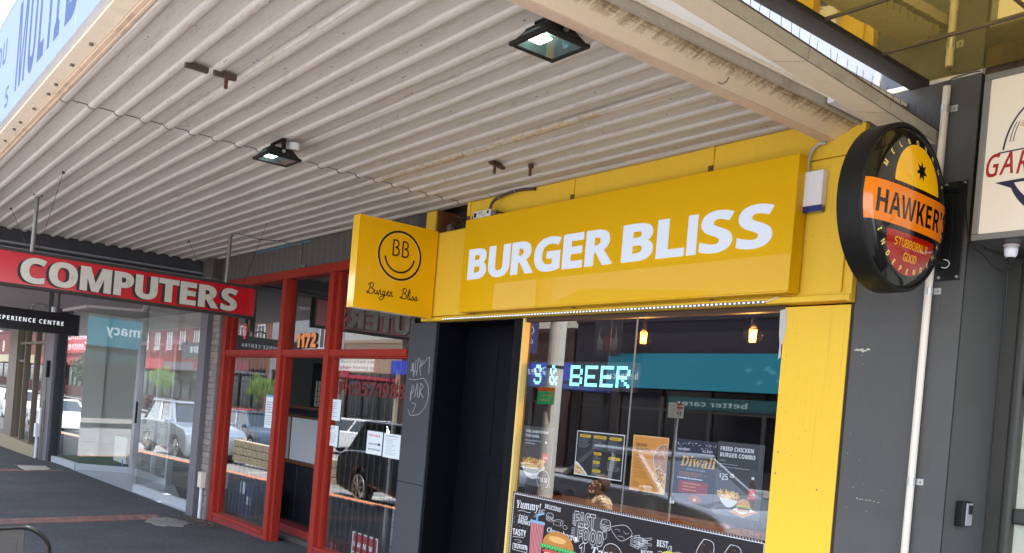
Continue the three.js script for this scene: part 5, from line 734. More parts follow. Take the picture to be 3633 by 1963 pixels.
  const post = thing('display_post', 'pair of grey metal display posts behind the barred window', 'post', [-6.9, 0.1, -0.3]); each(post, 'post', [bx(-7.10, -7.06, 0.1, 1.9, -0.34, -0.3), bx(-6.69, -6.65, 0.1, 1.9, -0.34, -0.3)], M.metal); part(post, 'foot', bx(-7.12, -6.63, 0.08, 0.1, -0.4, -0.26), M.metal);
  const bk = thing('blue_box', 'blue boxes with white lettering low in the left red window', 'box', [-9.4, 0.1, -0.4]); part(bk, 'carton', bx(-10.45, -9.95, 0.10, 0.5, -0.45, -0.2, 0.004), std('blue carton', [0.012, 0.035, 0.13], 0.5)); each(bk, 'white_print', [bx(-10.3, -10.15, 0.36, 0.5, -0.199, -0.196), bx(-10.08, -9.98, 0.25, 0.35, -0.199, -0.196)], M.paper);
}
// ------------------------------------------------------------------ hanging sign, its poles, wires
{
  const X = -9.05, S = thing('hanging_sign', 'long red hanging sign reading COMPUTERS in white letters under the awning', 'sign', [X, 2.36, 1.5]);
  const z0 = 0.292, z1 = 2.95;
  part(S, 'panel', bx(X - 0.1, X, 2.365, 2.655, z0 + 0.02, z1, 0.002), std('red sign face', [0.52, 0.014, 0.026], 0.16, { map: grimeTex }));
  each(S, 'frame', [bx(X - 0.11, X + 0.008, 2.65, 2.678, z0, z1, 0.004), bx(X - 0.11, X + 0.008, 2.340, 2.368, z0, z1, 0.004), bx(X - 0.11, X + 0.008, 2.368, 2.65, z0, z0 + 0.02, 0.003)], std('weathered black frame', [0.03, 0.025, 0.022], 0.7, { map: grimeTex }));
  const put = (list, mat, name, dx, dy, dz) => list.forEach((g) => { g.rotateY(Math.PI / 2); g.translate(X + dx, dy, dz); part(S, name, g, mat); });
  put(letters('COMPUTERS', 0, 1.99, 2.388, 2.620, 0, 0.003, 0.03), std('aged white letter', [0.58, 0.56, 0.51], 0.6, { map: grimeTex }), 'letter', 0.0035, 0, 2.49);
  put(letters('COMPUTERS', 0, 1.99, 2.380, 2.612, 0, 0.0022, 0.045), std('black drop shadow', [0.02, 0.012, 0.012], 0.6), 'letter_shadow', 0.0008, 0, 2.515);
  for (const z of [2.41, 0.63]) part(S, 'hanger_pole', rod([X + 0.0, 2.67, z], [X + 0.0, 3.185, z - 0.01], 0.018, 14), M.greyMetal);
  for (const z of [2.41, 0.63]) part(S, 'pole_flange', rod([X, 3.178, z - 0.01], [X, 3.188, z - 0.01], 0.04, 14), M.greyMetal);
  const w = (name, a, b, label) => { const t = thing('stay_wire', label, 'wire', a, 'stay wires of the red hanging sign'); part(t, 'wire', rod(a, b, 0.0022, 5), M.blackMat); part(t, 'anchor', rod([a[0], a[1], a[2]], [a[0], a[1] - 0.02, a[2]], 0.010, 8), M.rust); };
  w('w', [-10.04, 3.185, 2.46], [X, 2.68, 2.44], 'thin stay wire left of the outer sign pole'); w('w', [-7.78, 3.185, 2.445], [X, 2.68, 2.36], 'thin stay wire right of the outer sign pole'); w('w', [-10.05, 3.185, 0.72], [X, 2.68, 0.85], 'thin stay wire left of the inner sign pole'); w('w', [-8.09, 3.185, 0.63], [X, 2.68, 0.45], 'thin stay wire right of the inner sign pole');
  const c = thing('soffit_cable', 'grey cable sagging from the inner sign pole to a conduit on the lintel', 'cable', [-8.9, 3.17, 0.3]);
  each(c, 'cable', [tube([[-9.0, 3.18, 0.62], [-8.92, 3.165, 0.5], [-8.9, 3.15, 0.36], [-8.9, 3.172, 0.15], [-8.9, 3.165, 0.02]], 0.005, 40, 6), tube([[-8.88, 3.16, 0.02], [-8.70, 3.15, 0.012], [-8.67, 3.12, 0.012], [-8.665, 2.95, 0.012], [-8.65, 2.925, 0.012], [-8.52, 2.905, 0.012]], 0.008, 40, 6)], M.greyMetal); each(c, 'saddle', [bx(-8.69, -8.64, 3.05, 3.065, 0.001, 0.022), bx(-8.56, -8.53, 2.895, 2.92, 0.001, 0.022)], M.greyMetal);
}
// ------------------------------------------------------------------ pier between the shops, with bricks
{
  const P = thing('brick_pier', 'grey pier with a narrow strip of painted bricks left of the red shop front', 'pier', [-10.9, gx(-10.9), 0.05]);
  part(P, 'timber_post', bx(-11.2, -10.955, -0.15, 2.95, -0.18, 0.13, 0.006), std('grey mauve paint', [0.15, 0.14, 0.16], 0.6, { map: paintTex }));
  part(P, 'brick_core', bx(-10.95, -10.71, -0.15, 2.89, -0.18, 0.054), M.mortar);
  const r = rng(14); const gs = [0.244, 0.118].map((w) => uvm(new RoundedBoxGeometry(w, 0.066, 0.02, 1, 0.005)));
  for (let k = 0; k < 38; k++) { const y = -0.08 + k * 0.0765; const set = k % 2 ? [[-10.835, 0]] : [[-10.896, 1], [-10.771, 1]]; for (const [x, q] of set) { const b = new THREE.Mesh(gs[q], r() > 0.5 ? M.brickPaint : M.brickPaint2); b.name = 'brick'; b.position.set(x + 10.9, y - gx(-10.9), 0.053 - 0.05 + r() * 0.003); b.scale.x = 0.94; b.castShadow = b.receiveShadow = true; P.add(b); } }
  const m = thing('meter_box', 'small cream electrical box and white conduit at the foot of the brick pier', 'electrical box', [-10.8, 0.3, 0.08]);
  part(m, 'box', bx(-10.86, -10.74, 0.36, 0.55, 0.066, 0.13, 0.008), M.pvc); part(m, 'conduit', rod([-10.8, gx(-10.8) - 0.02, 0.095], [-10.8, 0.36, 0.095], 0.018, 14), M.whitePlastic); part(m, 'lid_screw', [rod([-10.8, 0.53, 0.13], [-10.8, 0.53, 0.133], 0.006, 8)], M.greyMetal);
}
// ------------------------------------------------------------------ bulkhead and lower awning further along
{
  const N = thing('lower_awning', 'grey bulkhead and lower awning over the corner glass shop', 'awning', [-16, 2.95, 1.2]);
  part(N, 'bulkhead', bx(-11.62, -11.5, 2.96, 3.26, -0.1, 2.95, 0.004), M.greyBlue);
  each(N, 'ledge_strip', [bx(-11.5, -11.47, 3.015, 3.04, -0.1, 2.95, 0.003), bx(-11.5, -11.44, 2.96, 2.975, -0.1, 2.95, 0.003)], std('pale grey strip', [0.22, 0.225, 0.24], 0.6));
  part(N, 'soffit', bx(-36, -11.5, 2.93, 2.958, -1.6, 2.95), std('mauve grey soffit', [0.27, 0.25, 0.26], 0.7, { map: plainTex }));
  part(N, 'roof', bx(-36, -11.62, 2.96, 3.1, -0.3, 3.0), M.greyMetal);
  part(N, 'corner_block', bx(-11.3, -10.95, 2.93, 3.17, -0.1, 0.12, 0.004), M.lintel);
  const v = thing('downlight', 'square recessed light in the lower awning soffit', 'downlight', [-13, 2.925, 1.9]); part(v, 'trim', bx(-13.4, -12.7, 2.918, 2.932, 1.78, 2.02, 0.004), M.whitePlastic); part(v, 'slot', bx(-13.2, -12.95, 2.914, 2.920, 1.86, 1.93), M.blackMat);
  const E = thing('black_hanging_sign', 'black hanging sign reading EXPERIENCE CENTRE in white capitals', 'sign', [-13.5, 2.14, 1.6]);
  const x = -13.5, tex = canvasTex(1024, 256, (g, w, h) => { g.fillStyle = '#06070c'; g.fillRect(0, 0, w, h); g.fillStyle = '#e8ebf2'; g.font = 'bold 70px sans-serif'; const s = 'E EXPERIENCE CENTRE'; let L = 0; const sp = 9; for (const c of s) L += g.measureText(c).width + sp; g.save(); g.translate(870 - L * 0.86, 152); g.scale(0.86, 1); let a = 0; for (const c of s) { g.fillText(c, a, 0); a += g.measureText(c).width + sp; } g.restore(); });
  board(E, 'panel', [x - 0.09, x, 2.14, 2.425, 1.027, 2.24], tex, 'x', M.black, 0.25, { emissive: new THREE.Color(1, 1, 1), emissiveMap: tex, emissiveIntensity: 0.12 });
  part(E, 'end_trim', bx(x - 0.092, x + 0.002, 2.138, 2.427, 1.018, 1.027), std('grey trim', [0.12, 0.12, 0.13], 0.4)); each(E, 'hanger', [bx(x - 0.08, x - 0.02, 2.425, 2.93, 1.36, 1.42), bx(x - 0.07, x - 0.03, 2.425, 2.93, 1.28, 1.31)], M.greyDark); part(E, 'cable', tube([[x - 0.04, 2.43, 1.62], [x - 0.03, 2.5, 1.6], [x - 0.02, 2.52, 1.5], [x - 0.03, 2.47, 1.4]], 0.012, 30, 8), M.greyMetal); part(E, 'clamp', rod([x - 0.05, 2.43, 1.36], [x - 0.05, 2.5, 1.36], 0.04, 12), M.whitePlastic);
}
// ------------------------------------------------------------------ corner glass shop
{
  const G = thing('corner_glass_shop', 'glass fronted corner shop with a recessed entrance beyond the brick pier', 'shop front', [-15, gx(-15), 0]);
  const hy = 2.93, A = [-20.35, -0.13], Bp = [-18.22, -0.13], Cp = [-17.5, -0.92], Dp = [-14.05, -0.05], Ep = [-11.35, -0.05], Fp = [-15.2, -0.85];
  const up = (p, y) => [p[0], y, p[1]];
  const gp = (name, p, q, y0, y1) => part(G, name, quad(up(p, y0), up(q, y0), up(q, y1), up(p, y1)), M.glass);
  const gy = (p) => gx(p[0]);
  const sill = (p, q) => part(G, 'sill', bar([p[0], gy(p) + 0.06, p[1]], [q[0], gy(q) + 0.06, q[1]], 0.08, 0.12), std('pale grey sill', [0.40, 0.42, 0.44], 0.5));
  gp('window_pane', A, Bp, gy(A) + 0.1, hy); gp('window_pane', Bp, Cp, gy(Bp) + 0.1, hy); gp('window_pane', Dp, Ep, gy(Dp) + 0.1, hy); sill(A, Bp); sill(Bp, Cp); sill(Dp, Ep);
  each(G, 'head_trim', [bar([A[0], hy - 0.02, A[1] + 0.02], [Bp[0], hy - 0.02, Bp[1] + 0.02], 0.06, 0.05), bar([Bp[0], hy - 0.02, Bp[1]], [Cp[0], hy - 0.02, Cp[1]], 0.06, 0.05), bar([Cp[0], hy - 0.02, Cp[1]], [Dp[0], hy - 0.02, Dp[1]], 0.06, 0.05), bar([Dp[0], hy - 0.02, Dp[1]], [Ep[0], hy - 0.02, Ep[1]], 0.06, 0.05)], std('pale trim', [0.5, 0.48, 0.46], 0.6));
  // door leaf and jamb
  each(G, 'door_jamb', [bx(Cp[0] + 0.02, Cp[0] + 0.18, gy(Cp), 2.25, Cp[1] - 0.06, Cp[1] + 0.06, 0.004), bx(Cp[0] + 0.02, -15.0, 2.25, 2.33, Cp[1] - 0.05, Cp[1] + 0.05, 0.004), bx(-15.3, -15.2, gy(Fp), 2.25, -0.95, -0.85, 0.004)], M.alu);
  part(G, 'entry_glass', quad([-17.3, gy(Cp) + 0.12, -0.95], [-15.3, gy(Fp) + 0.12, -0.95], [-15.3, 2.25, -0.95], [-17.3, 2.25, -0.95]), M.glass);
  part(G, 'entry_glass', quad([-17.3, 2.33, -0.95], [-15.2, 2.33, -0.95], [-15.2, hy, -0.95], [-17.3, hy, -0.95]), M.glass);
  part(G, 'return_glass', quad([Fp[0], gy(Fp) + 0.1, Fp[1]], [Dp[0], gy(Dp) + 0.1, Dp[1]], [Dp[0], hy, Dp[1]], [Fp[0], hy, Fp[1]]), M.glass);
  each(G, 'door_rail', [bx(-17.3, -15.3, gy(Cp), gy(Cp) + 0.13, -0.98, -0.92), bx(-16.35, -16.27, gy(Cp), 2.25, -0.98, -0.92)], M.alu);
  part(G, 'door_handle', rod([-17.25, 0.8, -0.86], [-17.25, 1.2, -0.86], 0.02, 10), M.blackMat);
  part(G, 'entry_floor', quad([Bp[0], gy(Bp) + 0.008, Bp[1] + 0.1], [Ep[0], gy(Ep) + 0.008, Ep[1] + 0.12], [Fp[0], gy(Fp) + 0.008, -1.0], [Cp[0], gy(Cp) + 0.008, -1.0]), M.tile);
  room(G, -20.5, -11.3, gx(-16) + 0.03, 2.96, -3.4, -1.02, M.interiorLight, std('shop 3 floor', [0.16, 0.15, 0.13], 0.5));
  each(G, 'turf_strip', [bx(-20.35, -18.25, gx(-19), gx(-19) + 0.11, -1.9, -0.2), bx(-18.24, -17.65, gx(-18), gx(-18) + 0.10, -2.4, -1.0)], std('artificial turf', [0.13, 0.30, 0.06], 0.95, { map: asphaltTex, bumpMap: bumpTex, bumpScale: 0.01 }));
  each(G, 'side_wall', [bx(-20.5, -20.4, -0.4, 2.96, -1.02, -0.16), bx(-11.35, -11.25, -0.2, 2.96, -1.02, -0.06)], M.interiorLight);
  part(G, 'upper_wall', bx(-20.6, -11.2, 3.1, 5.4, -0.4, -0.05), M.brickPaint);
  part(G, 'sticker', bx(-17.66, -17.60, gx(-17.6) + 0.12, gx(-17.6) + 0.26, -0.79, -0.785), std('blue sticker', [0.05, 0.25, 0.6], 0.5));
  // potted plant and display bench inside
  const P = thing('potted_plant', 'dark leafy plant in a round black pot behind the angled pane', 'plant', [-17.9, gx(-17.9) + 0.1, -1.5]);
  part(P, 'pot', (() => { const g = new THREE.LatheGeometry([[0, 0], [0.16, 0], [0.24, 0.2], [0.25, 0.42], [0.22, 0.42], [0.2, 0.38], [0, 0.38]].map((p) => new THREE.Vector2(...p)), 28); g.translate(-17.9, gx(-17.9) + 0.1, -1.5); return g; })(), M.black);
  part(P, 'stem', [rod([-17.9, 0.2, -1.5], [-17.86, 1.1, -1.5], 0.014, 8), rod([-17.9, 0.4, -1.5], [-18.05, 0.95, -1.45], 0.01, 8), rod([-17.9, 0.4, -1.5], [-17.75, 1.0, -1.42], 0.01, 8)], M.darkWood);
  const r = rng(33), lf = []; for (let i = 0; i < 420; i++) { const g = new THREE.CircleGeometry(0.035 + r() * 0.03, 6); g.scale(1, 0.55, 1); g.rotateX((r() - .5) * 2.4); g.rotateY(r() * 6.28); const a = r() * 6.28, q = 0.3 * Math.sqrt(r()); g.translate(-17.9 + Math.cos(a) * q, 0.62 + r() * 0.62, -1.48 + Math.sin(a) * q); lf.push(g); } part(P, 'foliage', lf, std('dark leaf', [0.03, 0.075, 0.035], 0.6, { side: THREE.DoubleSide }), { kind: 'stuff' });
  const Bn = thing('display_plinth', 'white display plinth on the green turf inside the corner shop', 'plinth', [-19.0, gx(-19), -1.3]); part(Bn, 'plinth', bx(-19.5, -18.6, gx(-19) + 0.1, 0.42, -1.5, -1.1, 0.006), M.interiorLight); part(Bn, 'timber_block', bx(-18.55, -18.3, gx(-19) + 0.1, 0.42, -1.5, -1.2, 0.006), M.timber);
  // pier with intercom and conduits between the corner shop and the next
  const Q = thing('conduit_pier', 'grey pier with conduits and a black intercom between the two far shops', 'pier', [-20.8, gx(-20.8), 0]);
  part(Q, 'pier', bx(-21.3, -20.4, -0.5, 2.93, -0.3, 0.0, 0.006), std('mauve grey render', [0.20, 0.19, 0.20], 0.7, { map: paintTex })); part(Q, 'dark_reveal', bx(-20.4, -20.3, -0.5, 2.93, -0.3, -0.06), M.black); part(Q, 'intercom', bx(-20.75, -20.6, 1.5, 1.85, 0, 0.07, 0.01), M.blackMat); each(Q, 'conduit', [rod([-20.62, -0.3, 0.04], [-20.67, 1.5, 0.04], 0.016, 8), rod([-20.8, -0.3, 0.04], [-20.8, 1.0, 0.04], 0.022, 8)], M.greyMetal); each(Q, 'white_conduit', [rod([-21.2, -0.33, 0.04], [-21.2, 0.25, 0.04], 0.03, 10), bx(-21.3, -21.12, 0.2, 0.5, 0.0, 0.09, 0.01), bx(-20.95, -20.8, 0.5, 0.85, 0.0, 0.09, 0.01)], M.whitePlastic);
  const W = thing('far_shop', 'far shop front with brown window frames at the left edge', 'shop front', [-27, gx(-27), 0]);
  for (const X of [-21.38, -22.35, -23.55, -24.3]) part(W, 'mullion', bx(X - 0.035, X + 0.035, -0.2, 2.93, -0.12, 0.0, 0.004), M.olive);
  each(W, 'rail', [bx(-24.3, -21.3, 2.22, 2.27, -0.10, -0.005), bx(-24.3, -23.55, 1.80, 1.85, -0.10, -0.01)], M.olive); part(W, 'stall_riser', bx(-31, -21.3, -0.6, -0.02, -0.12, 0.06, 0.005), std('cream riser', [0.33, 0.28, 0.17], 0.6, { map: grimeTex })); part(W, 'corner_post', bx(-25.4, -24.3, -0.6, 2.93, -0.3, 0.05, 0.01), M.olive);
  part(W, 'window_pane', quad([-24.3, -0.02, -0.06], [-21.3, -0.02, -0.06], [-21.3, 2.93, -0.06], [-24.3, 2.93, -0.06]), M.glass); part(W, 'window_pane', quad([-34, -0.02, -0.06], [-25.4, -0.02, -0.06], [-25.4, 2.93, -0.06], [-34, 2.93, -0.06]), M.glass);
  room(W, -35, -21.4, -0.5, 2.96, -4, -0.13, std('far shop wall', [0.2, 0.2, 0.19], 0.8), M.interior);
  part(W, 'upper_wall', bx(-36, -20.6, 3.1, 6, -0.4, -0.05), M.cream);
}
// ------------------------------------------------------------------ metal chair, back only in view
{
  const cx = -4.62, cz = 3.165, y = gx(cx), C = thing('metal_chair', 'dark metal cafe chair whose back shows at the lower left corner', 'chair', [cx, y, cz]);
  const top = 0.875, ga = std('gunmetal steel', [0.05, 0.05, 0.052], 0.32, { metalness: 0.8 });
  const za = cz - 0.185, zb = cz + 0.185;
  part(C, 'back_frame', tube([[cx - 0.01, y + 0.44, zb], [cx + 0.01, 0.72, zb + 0.01], [cx + 0.03, top - 0.06, zb - 0.01], [cx + 0.035, top, zb - 0.09], [cx + 0.035, top + 0.002, cz], [cx + 0.035, top, za + 0.09], [cx + 0.03, top - 0.06, za + 0.01], [cx + 0.01, 0.72, za - 0.01], [cx - 0.01, y + 0.44, za]], 0.011, 120, 12), ga);
  part(C, 'back_slat', bx(cx + 0.018, cx + 0.030, y + 0.44, top - 0.005, cz - 0.085, cz + 0.085, 0.004), std('brushed grey steel', [0.075, 0.073, 0.07], 0.4, { metalness: 0.3, map: grimeTex }));
  part(C, 'slat_pressing', bx(cx + 0.030, cx + 0.034, y + 0.5, top - 0.05, cz - 0.055, cz + 0.055, 0.003), std('brushed grey steel', [0.06, 0.058, 0.056], 0.4, { metalness: 0.3 }));
  part(C, 'seat', bx(cx - 0.38, cx + 0.0, y + 0.43, y + 0.45, za, zb, 0.008), ga);
  for (const [dx, z] of [[-0.38, za], [-0.38, zb], [0.0, za], [0.0, zb]]) part(C, 'leg', rod([cx + dx, y + 0.43, z], [cx + dx * 1.1 + (dx ? 0 : 0.04), y, z + (z > cz ? 0.03 : -0.03)], 0.013, 10, 0.016), ga);
}

// ------------------------------------------------------------------ the other side of the street, seen mirrored in the shop windows
const wallTex = grimeTex;
const winM = phys('dark window', [0.012, 0.013, 0.016], { roughness: 0.12, specularIntensity: 0.5 });
function shopRow(name, label, x0, x1, H, col, o = {}) {
  const Z = 20, t = thing(name, label, 'building', [(x0 + x1) / 2, gx((x0 + x1) / 2), Z]);
  const m = std('facade paint', col, 0.8, { map: wallTex });
  part(t, 'wall', bx(x0, x1, 3.05, H, Z, Z + 6), m);
  each(t, 'base_wall', [bx(x0, x0 + 0.35, -1, 3.05, Z, Z + 6), bx(x1 - 0.35, x1, -1, 3.05, Z, Z + 6), bx(x0 + 0.35, x1 - 0.35, -1, 0.35, Z, Z + 0.3), bx(x0 + 0.35, x1 - 0.35, -1, 3.05, Z + 4, Z + 6)], m);
  part(t, 'parapet', bx(x0 - 0.02, x1 + 0.02, H, H + 0.18, Z - 0.06, Z + 0.3), std('parapet', col.map((c) => c * 0.8), 0.8));
  const n = Math.min(20, Math.max(1, Math.round((x1 - x0) / 2.4))); for (let i = 0; i < n; i++) { const a = x0 + 0.35 + (x1 - x0 - 0.7) * i / n, b = x0 + 0.35 + (x1 - x0 - 0.7) * (i + 1) / n; const f = part(t, 'shop_window', [bx(a, a + 0.07, 0.35, 2.6, Z + 0.04, Z + 0.12), bx(b - 0.07, b, 0.35, 2.6, Z + 0.04, Z + 0.12), bx(a, b, 2.1, 2.18, Z + 0.05, Z + 0.11)], M.greyDark); part(f, 'glass', bx(a + 0.07, b - 0.07, 0.35, 3.05, Z + 0.13, Z + 0.15), winM); }
  if (o.upper) for (let i = 0; i < o.upper; i++) { const c = x0 + (x1 - x0) * (i + 0.5) / o.upper, f = part(t, 'upper_window', [bx(c - 0.62, c + 0.62, 4.4, 4.48, Z - 0.08, Z), bx(c - 0.62, c - 0.54, 4.48, 6.0, Z - 0.05, Z), bx(c + 0.54, c + 0.62, 4.48, 6.0, Z - 0.05, Z), bx(c - 0.62, c + 0.62, 6.0, 6.1, Z - 0.06, Z)], std('white window trim', [0.6, 0.6, 0.58], 0.6)); part(f, 'glass', bx(c - 0.54, c + 0.54, 4.48, 6.0, Z - 0.02, Z - 0.005), winM); part(f, 'sash_bar', bx(c - 0.03, c + 0.03, 4.48, 6.0, Z - 0.04, Z - 0.02), std('white window trim', [0.6, 0.6, 0.58], 0.6)); }
  if (o.awning) part(t, 'awning', [bx(x0, x1, 2.62, 2.78, Z - 3, Z), bx(x0, x1, o.awning[1], o.awning[2], Z - 3.05, Z - 2.95)], std('awning fascia', o.awning[0], 0.6));
  return t;
}
function sign(name, label, x0, x1, y0, y1, z, draw, w = 512, h = 128, rough = 0.5) {
  const t = thing(name, label, 'sign', [(x0 + x1) / 2, y0, z]);
  board(t, 'face', [x0, x1, y0, y1, z - 0.02, z + 0.02], canvasTex(w, h, draw), '-z', M.greyDark, rough); part(t, 'fixing', bx(x0 + 0.1, x1 - 0.1, (y0 + y1) / 2 - 0.05, (y0 + y1) / 2 + 0.05, z + 0.02, z + 0.08), M.greyDark); return t;
}
const plain = (bg, items) => (g, w, h) => { g.fillStyle = bg; g.fillRect(0, 0, w, h); for (const [s, x, y, f, c] of items) { g.font = f; g.fillStyle = c; g.fillText(s, x, y); } };
shopRow('pharmacy_building', 'dark walled pharmacy with a long teal fascia mirrored in the burger window', -24.4, -6.0, 5.3, [0.035, 0.028, 0.04], { });
sign('pharmacy_sign', 'long teal pharmacy fascia sign mirrored in the burger window', -24.3, -6.4, 2.85, 4.1, 19.6, (g, w, h) => { g.fillStyle = '#127f92'; g.fillRect(0, 0, w, h); g.fillStyle = '#dfe9ea'; g.font = 'bold 62px sans-serif'; g.fillText('pharmacy', w - 1330, 86); g.fillText('pharmacy', 250, 86); g.font = 'bold 40px sans-serif'; g.fillText('better care', w - 130 - 60, 108); g.fillText('better care', 760, 108); for (let i = 0; i < 6; i++) { g.fillStyle = 'rgba(120,190,200,0.5)'; g.beginPath(); g.ellipse(1150 + (i * 53) % 190, 30 + (i * 37) % 80, 14, 8, 0, 0, 7); g.fill(); } }, 2048, 142);
sign('window_band_sign', 'dark teal lettered band across the pharmacy windows below its fascia', -21.4, -8, 2.2, 2.62, 19.9, plain('#0d4a4e', [['better care', 760, 46, 'bold 40px sans-serif', '#9fb6b6']]), 1024, 64);
shopRow('eyewear_shop', 'brown eyewear shop building with blue signs mirrored in the burger window', -40, -26.8, 5.0, [0.07, 0.035, 0.035], {});
sign('eyewear_fascia', 'blue eyewear shop fascia sign mirrored behind the LED display', -40, -26.0, 3.0, 3.7, 19.4, plain('#1836b8', [['Glen Huntly Eyecare', 90, 64, 'italic bold 56px serif', '#e8ecf6']]), 1024, 90);
sign('optometrist_sign', 'small navy optometrist sign mirrored below the blue fascia', -33, -28.5, 2.15, 2.72, 19.5, plain('#141c33', [['OPTOMETRIST', 40, 50, 'bold 52px sans-serif', '#8b94ab']]), 512, 70);
sign('glasses_sign', 'blue projecting sign with a white pair of glasses mirrored in the burger window', -29.9, -28.1, 4.05, 5.35, 19.2, (g, w, h) => { g.fillStyle = '#232a6a'; g.fillRect(0, 0, w, h); g.strokeStyle = '#d8dcec'; g.lineWidth = 12; for (const x of [w * 0.3, w * 0.7]) { g.beginPath(); g.ellipse(x, 90, 58, 46, 0, 0, 7); g.stroke(); } g.beginPath(); g.moveTo(w * .42, 78); g.lineTo(w * .58, 78); g.stroke(); g.fillStyle = '#d8dcec'; g.font = 'italic bold 62px serif'; g.fillText('Glen Huntly', 50, 230); g.fillText('Eyecare', 100, 295); }, 400, 340);
shopRow('dark_shop', 'dark slate shop with a winged crest sign mirrored above the LED display', -26.6, -24.45, 5.35, [0.016, 0.016, 0.022], { awning: [[0.03, 0.06, 0.25], 2.62, 2.95] });
sign('crest_sign', 'dark projecting sign with a pale winged crest mirrored beside the left bulb', -24.5, -23.1, 3.95, 5.25, 19.0, (g, w, h) => { g.fillStyle = '#1b1518'; g.fillRect(0, 0, w, h); g.strokeStyle = '#7b706a'; g.lineWidth = 6; for (const s of [-1, 1]) for (let i = 0; i < 6; i++) { g.beginPath(); g.moveTo(128 + s * 40, 150 + i * 12); g.quadraticCurveTo(128 + s * 100, 120 + i * 18, 128 + s * (70 + i * 6), 50 + i * 26); g.stroke(); } g.fillStyle = '#4d2126'; g.beginPath(); g.moveTo(80, 120); g.lineTo(176, 120); g.lineTo(128, 230); g.fill(); }, 256, 256);
{
  const t = thing('tiled_roof', 'grey brown tiled roof slope mirrored at the top left of the burger window', 'roof', [-30, 5.0, 24]);
  part(t, 'roof_slope', quad([-34, 5.0, 21], [-34, 8.2, 27], [-25.5, 7.6, 27], [-25.5, 5.0, 21]), std('roof tile', [0.22, 0.19, 0.16], 0.85, { map: grimeTex, side: THREE.DoubleSide, bumpMap: bumpTex, bumpScale: 0.02 })); part(t, 'gable', bx(-34, -25.5, 4.8, 5.05, 20.9, 21.1), M.cream);
}
shopRow('grey_parapet_shop', 'pale grey building with an arched window mirrored in the red shop upper panes', -57, -46.5, 6.6, [0.34, 0.35, 0.38], { upper: 2 });
shopRow('brick_shop', 'red brick building mirrored in the upper left red framed pane', -70, -57.2, 6.3, [0.26, 0.11, 0.075], { upper: 4, awning: [[0.12, 0.12, 0.13], 2.62, 3.2] });
shopRow('cream_shop', 'cream shop with a curved parapet mirrored in the red shop panes', -46.4, -40.1, 4.7, [0.42, 0.36, 0.24], { awning: [[0.35, 0.03, 0.05], 2.62, 3.2] });
shopRow('far_pale_shops', 'pale row of shops mirrored in the far glass', -118, -70.2, 6.0, [0.20, 0.045, 0.045], { upper: 14, awning: [[0.40, 0.04, 0.04], 2.62, 3.4] });
shopRow('far_red_shops', 'far red and cream row of shops mirrored in the brown framed panes', -230, -118.5, 7.5, [0.16, 0.04, 0.04], { upper: 16, awning: [[0.42, 0.36, 0.2], 2.62, 3.6] });
sign('medical_sign', 'red medical centre sign with white letters mirrored in the far corner pane', -116, -100, 4.0, 6.6, 18.5, plain('#b8222c', [['Medical', 60, 110, 'bold 120px sans-serif', '#f2dede'], ['Centre', 60, 220, 'bold 110px sans-serif', '#f2dede']]), 620, 256);
sign('home_life_sign', 'dark sign with white capitals mirrored in the upper left red framed pane', -66, -56, 3.4, 4.6, 17, plain('#2a2d30', [['HOME & LIFE', 20, 80, 'bold 64px sans-serif', '#c9cdd0']]), 512, 128);
sign('red_banner_sign', 'dark red shop banner mirrored in the left red window', -62, -52, 2.7, 3.3, 16.6, plain('#7d1d2c', [['SHOES & REPAIRS', 20, 64, 'bold 54px sans-serif', '#e4d8d8']].map((q) => ['', ...q.slice(1)])), 512, 90);
